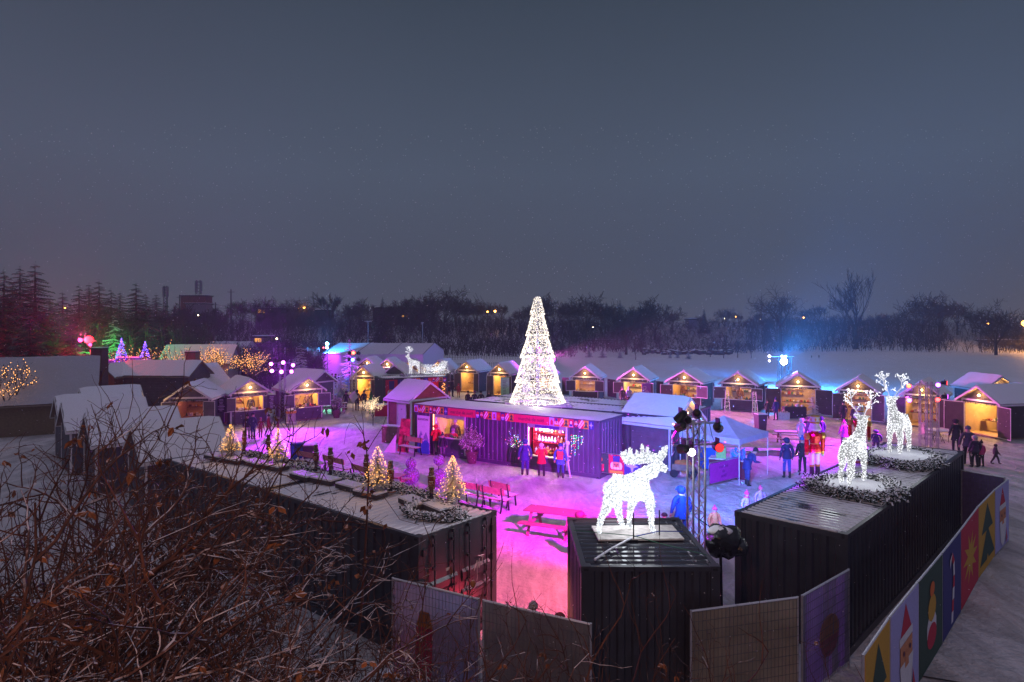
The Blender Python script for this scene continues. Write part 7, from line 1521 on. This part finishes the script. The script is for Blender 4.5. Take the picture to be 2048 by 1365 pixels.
bp_ = thing('shop_front', 'flat shop front with a dark blue fascia and blank white plaque behind the low roof', 'building', (-34.2, 58, 0)); b = MB(); b.b2((-2.0, 0, 0), (2.0, 3, 2.9)); b.build('wall', M_pl, bp_); b = MB(); b.slab([(-2.1, -.08, 2.9), (2.1, -.08, 2.9), (2.1, -.08, 3.6), (1.2, -.08, 3.6), (1.0, -.08, 3.85), (-1.0, -.08, 3.85), (-1.2, -.08, 3.6), (-2.1, -.08, 3.6)], (0, .1, 0)); b.build('fascia', mat('blue_fascia', (.05, .08, .2)), bp_); b = MB(); b.b2((-.5, -.11, 3.1), (.5, -.09, 3.5)); b.build('plaque', M_trim, bp_); b = MB(); b.b2((-2.1, -.1, 3.6), (-1.2, .1, 3.68)); b.b2((1.2, -.1, 3.6), (2.1, .1, 3.68)); b.b2((-1., -.1, 3.85), (1., .1, 3.93)); b.build('snow', SNOW, bp_)
barn('pale plank farm building with snowy roof behind the brown post tower', (-31.5, 66, 0), radians(5), 6.5, 4, 3.0, 4.6, mat('pale_planks', (.35, .32, .36)), over=.25)
barn('steep snowy roof right of the brown post tower', (-26.5, 55.5, 0), radians(80), 4, 3.4, 1.4, 3.3, M_grey, over=.2)
barn('tiny cabin with twin amber gables behind the low roof', (-29.6, 57.5, 0), 0, 2.0, 1.6, 2.6, 3.3, M_brown, name='cabin', over=.15)
def marquee(label, x0, x1, yf, dep, he, hr, px=None, bays=3):
    """ridge along x, gable end on the left; near eave at yf"""
    t = thing('marquee_tent', label, 'tent', (x0, yf, 0), 0, 'white marquee tents'); Ln = x1-x0; b = MB()
    b.b2((0, 0, 0), (Ln, .06, he)); b.b2((0, dep-.06, 0), (Ln, dep, he))
    for x in (0, Ln-.06): b.slab([(x, .06, 0), (x, dep-.06, 0), (x, dep-.06, he), (x, dep/2, hr), (x, .06, he)], (.06, 0, 0))
    b.build('wall', M_tent, t); r = MB(); n = 30
    for y0, y1, z0, z1 in ((-.1, dep/2, he, hr), (dep+.1, dep/2, he, hr)):
        vs = [(-.08+(Ln+.16)*i/n, y0+(y1-y0)*j/6, z0+(z1-z0)*j/6+.03-.05*sin(pi*(i/n*bays % 1))) for j in range(7) for i in range(n+1)]
        r.add(vs, [(j*(n+1)+i, j*(n+1)+i+1, (j+1)*(n+1)+i+1, (j+1)*(n+1)+i) for j in range(6) for i in range(n)])
    r.build('roof', snowmat('tent_snow', .5, (.62, .64, .68), .12, .3), t, smooth=True); f = MB()
    for k in range(bays+1):
        x = Ln*k/bays; f.tube([(x, -.12, he+.04), (x, dep/2, hr+.05)], .035, 5)
    f.build('rib', mat('tent_seam', (.12, .12, .14)), t); d = MB()
    for y in (dep*.28, dep*.42, dep*.58): d.b2((-.03, y-.4, 0), (-.005, y+.3, 2.1))
    d.build('door_panel', mat('tent_window', (.10, .09, .14), .3), t); return t
mq = marquee('very large white marquee tent with its gable end lit purple', -24.6, -11.2, 84, 12.5, 2.9, 4.15)
mq.rotation_euler = (0, 0, radians(-6))
marquee('second marquee tent further left behind the amber lit trees', -44, -37, 88, 9, 2.2, 4.3, bays=2)
barn('small grey shed with a snowy roof in front of the marquee', (-25.0, 76, 0), 0, 2.4, 2.2, 2.0, 2.5, mat('shed_grey', (.2, .2, .24)), name='shed', over=.1)
t = thing('wood_scaffold', 'brown wooden stage backing left of the marquee', 'scaffold', (-28.5, 86, 0)); b = MB(); b.b2((-3, 0, 1.5), (3, .1, 3.6)); b.build('boarding', M_wood, t); b = MB(); [b.bar((x, -.1, 0), (x, -.1, 3.7), .1) for x in (-3, -1.5, 0, 1.5, 3)]; b.bar((-1.5, -.12, 1), (1.5, -.12, 3.6), .1); b.build('post', M_trim, t)
# houses on the rise
def flat_house(label, px0, px1, yt, Y, m, lit=(), hgt=4., name='house', snow_=True, group=None):
    a = atY(px0, yt, Y); b_ = atY(px1, yt, Y); z = gz((a.x+b_.x)/2, Y); w = b_.x-a.x; t = thing(name, label, 'house', ((a.x+b_.x)/2, Y, z-.5), 0, group); h = a.z-z+.5; b = MB(); b.b2((-w/2, 0, 0), (w/2, 4, h)); b.build('wall', m, t); b = MB(); b.b2((-w/2-.3, -.3, h), (w/2+.3, 4.3, h+.3)); b.mat(1).b2((-w/2-.25, -.25, h+.3), (w/2+.25, 4.2, h+.42)); b.build('roof', [M_black, SNOW], t)
    for (px, py, ww, hh) in lit:
        p = atY(px, py, Y); b = MB(); b.b2((-ww/2, -.08, -hh/2), (ww/2, -.03, hh/2)); o = b.build('window', glow('lit_window', (1, .42, .08), 1.6), t, loc=(p.x-t.location.x, 0, p.z-t.location.z)); f = MB(); f.b2((-.03, -.1, -hh/2), (.03, -.085, hh/2)); f.b2((-ww/2-.1, -.1, -hh/2-.08), (ww/2+.1, -.085, -hh/2)); f.build('frame', M_black, o)
    return t
M_hb = mat('house_brick_dark', (.07, .06, .07), .9)
flat_house('flat roofed house with two glowing orange windows', 512, 562, 618, 172, M_hb, ((519, 623, .75, 1.0), (527.5, 623, .9, .9)))
flat_house('long low flat building behind trees right of the utility poles', 566, 660, 622, 182, M_hb)
flat_house('long flat building with one small lit window behind the lone conifer', 745, 846, 617, 178, M_hb, ((806, 633, .5, .4), (813, 633, .4, .4)))
flat_house('red brick block with snowy roof below the tall antenna', 361, 412, 593, 190, mat('red_brick', (.20, .055, .045), .9, var=.25, scale=2))
flat_house('pale low building under the red brick block', 372, 412, 609, 182, mat('pale_wall', (.2, .19, .22)))
flat_house('low house with two lit windows and a lamp beyond the marquee', 508, 530, 676, 118, mat('ochre_wall', (.3, .22, .12)), ((515, 681, .9, .7), (520, 681, .5, .7)))
flat_house('low building glowing at the right edge beyond the field', 1975, 2060, 683, 160, M_hb, ((2020, 681, 4, .3), (2040, 688, 2.2, .4)))
flat_house('small white dome on the far snowy bank', 1378, 1394, 640, 178, mat('pale_wall', (.2, .19, .22)))  # plain box standing in for the white dome
for px, yt, w, lab in ((397, 561, 1.1, 'tall antenna panel tower over the red brick block'), (331, 572, .8, 'lattice antenna mast left of the red brick block')):
    Y = 195; p = atY(px, yt, Y); z = gz(p.x, Y); t = thing('antenna_mast', lab, 'mast', (p.x, Y, z)); h = p.z-z; b = MB(); [b.tube([(x, y, 0), (x*.6, y*.6, h)], .10, 4) for x, y in ((-w, 0), (w, 0), (0, w))]
    for k in range(14): b.tube([(-w*(1-k*.03), 0, h*k/14), (w*(1-k*.03), 0, h*(k+1)/14)], .07, 3); b.tube([(w*(1-k*.03), 0, h*k/14), (-w*(1-k*.03), 0, h*(k+1)/14)], .07, 3)
    b.build('mast', M_black, t); b = MB(); [b.b2((x-.3, -.3, h*.72), (x+.3, .3, h*.98)) for x in ((-.7, .7) if w > 1 else (-.5, .5))]; b.build('antenna', mat('antenna_grey', (.2, .2, .24)), t)
for px, yt, Y, lab in ((462, 579, 165, 'tall utility pole at the left of the bare trees'), (431, 605, 175, 'short utility pole carrying wires near the brick block'), (628, 602, 175, 'thin utility pole right of the orange street lights'), (359, 590, 185, 'utility pole between the masts')):
    p = atY(px, yt, Y); z = gz(p.x, Y); t = thing('utility_pole', lab, 'utility pole', (p.x, Y, z)); b = MB(); b.tube([(0, 0, 0), (0, 0, p.z-z)], [.2, .13], 6); b.build('pole', M_black, t); b = MB(); b.box((0, 0, p.z-z-.7), (1.8, .12, .12)); b.build('crossarm', M_black, t)
a, b_ = atY(431, 609, 175), atY(462, 608, 165); wl_ = MB(); [wl_.tube([a+Vector((0, 0, -k*.8)), (a+b_)/2+Vector((0, 0, -.5-k*.8)), b_+Vector((0, 0, -k*.8))], .05, 3) for k in range(2)]; tag(wl_.build('power_line', M_black), 'sagging wires between the short and the tall utility pole', 'power line')
M_sod = glow('orange_street_light', (1, .38, .06), 24); M_sodw = glow('pale_street_light', (1, .72, .42), 14)
for i, (px, py, r, Y, lab, wht) in enumerate(((609, 616, .40, 175, 'orange street light, right one of the pair by the spreading bare tree', 0), (600, 617, .26, 178, 'orange street light, left one of the pair by the spreading bare tree', 0), (990, 623, .42, 170, 'bright orange street light left of the light tree', 0), (975, 624, .30, 172, 'dimmer orange street light left of the bright one', 0), (1141, 627, .16, 172, 'tiny orange light in the wood right of the light tree', 0), (1449, 637, .22, 182, 'pale street light below the small round bare tree', 1), (1471, 634, .26, 182, 'orange street light right of the small round bare tree', 0), (1520, 639, .25, 180, 'pale street light left of the dome shaped tree', 1), (1607, 636, .30, 178, 'orange street light right of the dome shaped tree', 0), (1975, 648, .34, 165, 'orange street light near the far right forked tree', 0), (131, 616, .16, 92, 'tiny orange light among the left conifers', 0), (397, 631, .18, 130, 'small white light below the red brick block', 1), (1186, 655, .14, 150, 'tiny pale light in the scrub right of the light tree', 1), (554, 678, .22, 100, 'pale lamp post beyond the marquee', 1), (2050, 647, 1.2, 150, 'glaring orange flood light at the right edge of the picture', 0))):
    p = atY(px, py, Y); z = min(gz(p.x, Y), p.z-1); t = thing('street_lamp', lab, 'street lamp', (p.x, Y, z), 0, 'distant street lamps'); b = MB(); b.tube([(0, .3, -.3), (0, .3, p.z-z), (0, 0, p.z-z+.1)], .08, 5); b.build('pole', M_black, t); b = MB(); b.ball((0, -.1, p.z-z), r*.62, 8, 6); b.build('lamp_head', M_sodw if wht else M_sod, t)
    if i == 14: light('lamp_light', 'POINT', (0, -1.5, p.z-z), (1, .42, .10), 4500, t, size=.5)
    if i in (0, 2): light('lamp_light', 'POINT', (0, -.8, p.z-z), (1, .42, .10), 300, t, size=.3)
for px, yt, Y, lab in ((736, 643, 120, 'slim two headed lamp post in the field behind the marquee'), (845, 646, 118, 'slim single lamp post in the field behind the marquee')):
    p = atY(px, yt, Y); t = thing('field_lamp_post', lab, 'lamp post', (p.x, Y, 0)); b = MB(); b.tube([(0, 0, 0), (0, 0, p.z)], .06, 6); b.build('pole', M_steel, t); b = MB(); b.box((0, 0, p.z), (1.3 if px == 736 else .5, .2, .12)); b.build('lamp_head', mat('pale_lamp_head', (.5, .5, .5)), t)
# picket field fences
for (x0, x1, Y0, Y1, lab) in ((-9.5, 0.5, 88, 92, 'thin wire and picket field fence left of the light tree'), (-12, 4, 120, 124, 'far dark rail fence at the edge of the field left of the light tree')):
    t = thing('field_fence', lab, 'fence', (x0, Y0, 0)); b = MB(); n = 34
    for i in range(n): x = (x1-x0)*i/(n-1); y = (Y1-Y0)*i/(n-1); b.bar((x, y, 0), (x, y, 1.4), .05)
    b.build('picket', M_black, t); b = MB(); [b.bar((0, 0, z), (x1-x0, Y1-Y0, z), .04) for z in (.5, 1.3)]; b.build('rail', M_black, t)
for (x0, x1, Y, lab) in ((-3.2, 1.2, 62, 'low green construction fence behind the huts left of the light tree'),):
    pass
M_fg = [mat('green_fence_cloth', (.10, .12, .04)), mat('plum_fence_cloth', (.16, .05, .09)), mat('dark_green_fence_cloth', (.03, .07, .05)), mat('navy_fence_cloth', (.05, .06, .12))]
for i, (pa_, pb_, lab) in enumerate((((1128, 796), (1142, 797), 'olive cloth fence between the light tree and the amber counter hut'), ((1222, 800), (1240, 803), 'plum cloth fence left of the pale lit hut'), ((1322, 806), (1338, 808), 'dark green cloth fence left of the lantern hut'), ((1424, 810), (1444, 812), 'green cloth fence left of the light ladder hut'), ((1533, 817), (1556, 820), 'navy cloth fence left of the flood lit hut'), ((1648, 824), (1668, 826), 'dark green cloth fence right of the flood lit hut'))):
    a = at(*pa_)+Vector((0, 2.2, 0)); b2_ = at(*pb_)+Vector((0, 2.2, 0)); t = thing('cloth_fence', lab, 'fence', a, atan2(b2_.y-a.y, b2_.x-a.x)); L_ = (b2_-a).length; b = MB(); b.b2((0, 0, .05), (L_, .02, 1.7)); b.build('cloth', M_fg[i % 4], t); b = MB(); b.bar((0, .04, 0), (0, .04, 1.75), .05); b.bar((L_, .04, 0), (L_, .04, 1.75), .05); b.build('post', M_steel, t)
t = thing('pavilion', 'dark low pergola on the snow in front of the wood right of the light tree', 'pavilion', at(1205, 702)+Vector((0, 3, 0))); b = MB(); b.b2((-3.5, -1.5, 2.4), (3.5, 1.5, 2.6)); b.mat(1).b2((-3.5, -1.5, 2.6), (3.5, 1.5, 2.7)); b.build('roof', [M_black, SNOW], t); b = MB(); [b.bar((x, y, 0), (x, y, 2.4), .15) for x in (-3.2, 0, 3.2) for y in (-1.3, 1.3)]; b.build('post', M_black, t)
# ------------------------------------------------------------ falling snow and air
rg = random.Random(42); mb = MB()
for i in range(5200):
    Y = rg.uniform(5, 48)**1.0; px = rg.uniform(-60, 2110); py = rg.uniform(250, 1330); z = H-(py-YH)*Y/F
    if z < .1: continue
    r = rg.uniform(.00035, .0008)*Y; mb.octa(((px-1024)*Y/F, Y, z), r)
tag(mb.build('falling_snow', mat('snowflake', (.85, .85, .9), .5, var=0)), 'sparse small snowflakes drifting through the air', 'snowfall', kind='stuff')
HZ = 0.0011
if HZ:
    mb = MB().b2((-700, -80, -2), (700, 420, 75)); hm = bpy.data.materials.new('haze_air'); hm.use_nodes = True; n = hm.node_tree
    for q in list(n.nodes):
        if q.type == 'BSDF_PRINCIPLED': n.nodes.remove(q)
    pv = n.nodes.new("ShaderNodeVolumePrincipled"); pv.inputs["Color"].default_value = (.85, .87, .95, 1); pv.inputs["Density"].default_value = HZ; pv.inputs["Anisotropy"].default_value = .3
    n.links.new(pv.outputs[0], [q for q in n.nodes if q.type == 'OUTPUT_MATERIAL'][0].inputs["Volume"]); tag(mb.build('haze', hm), kind='stuff')
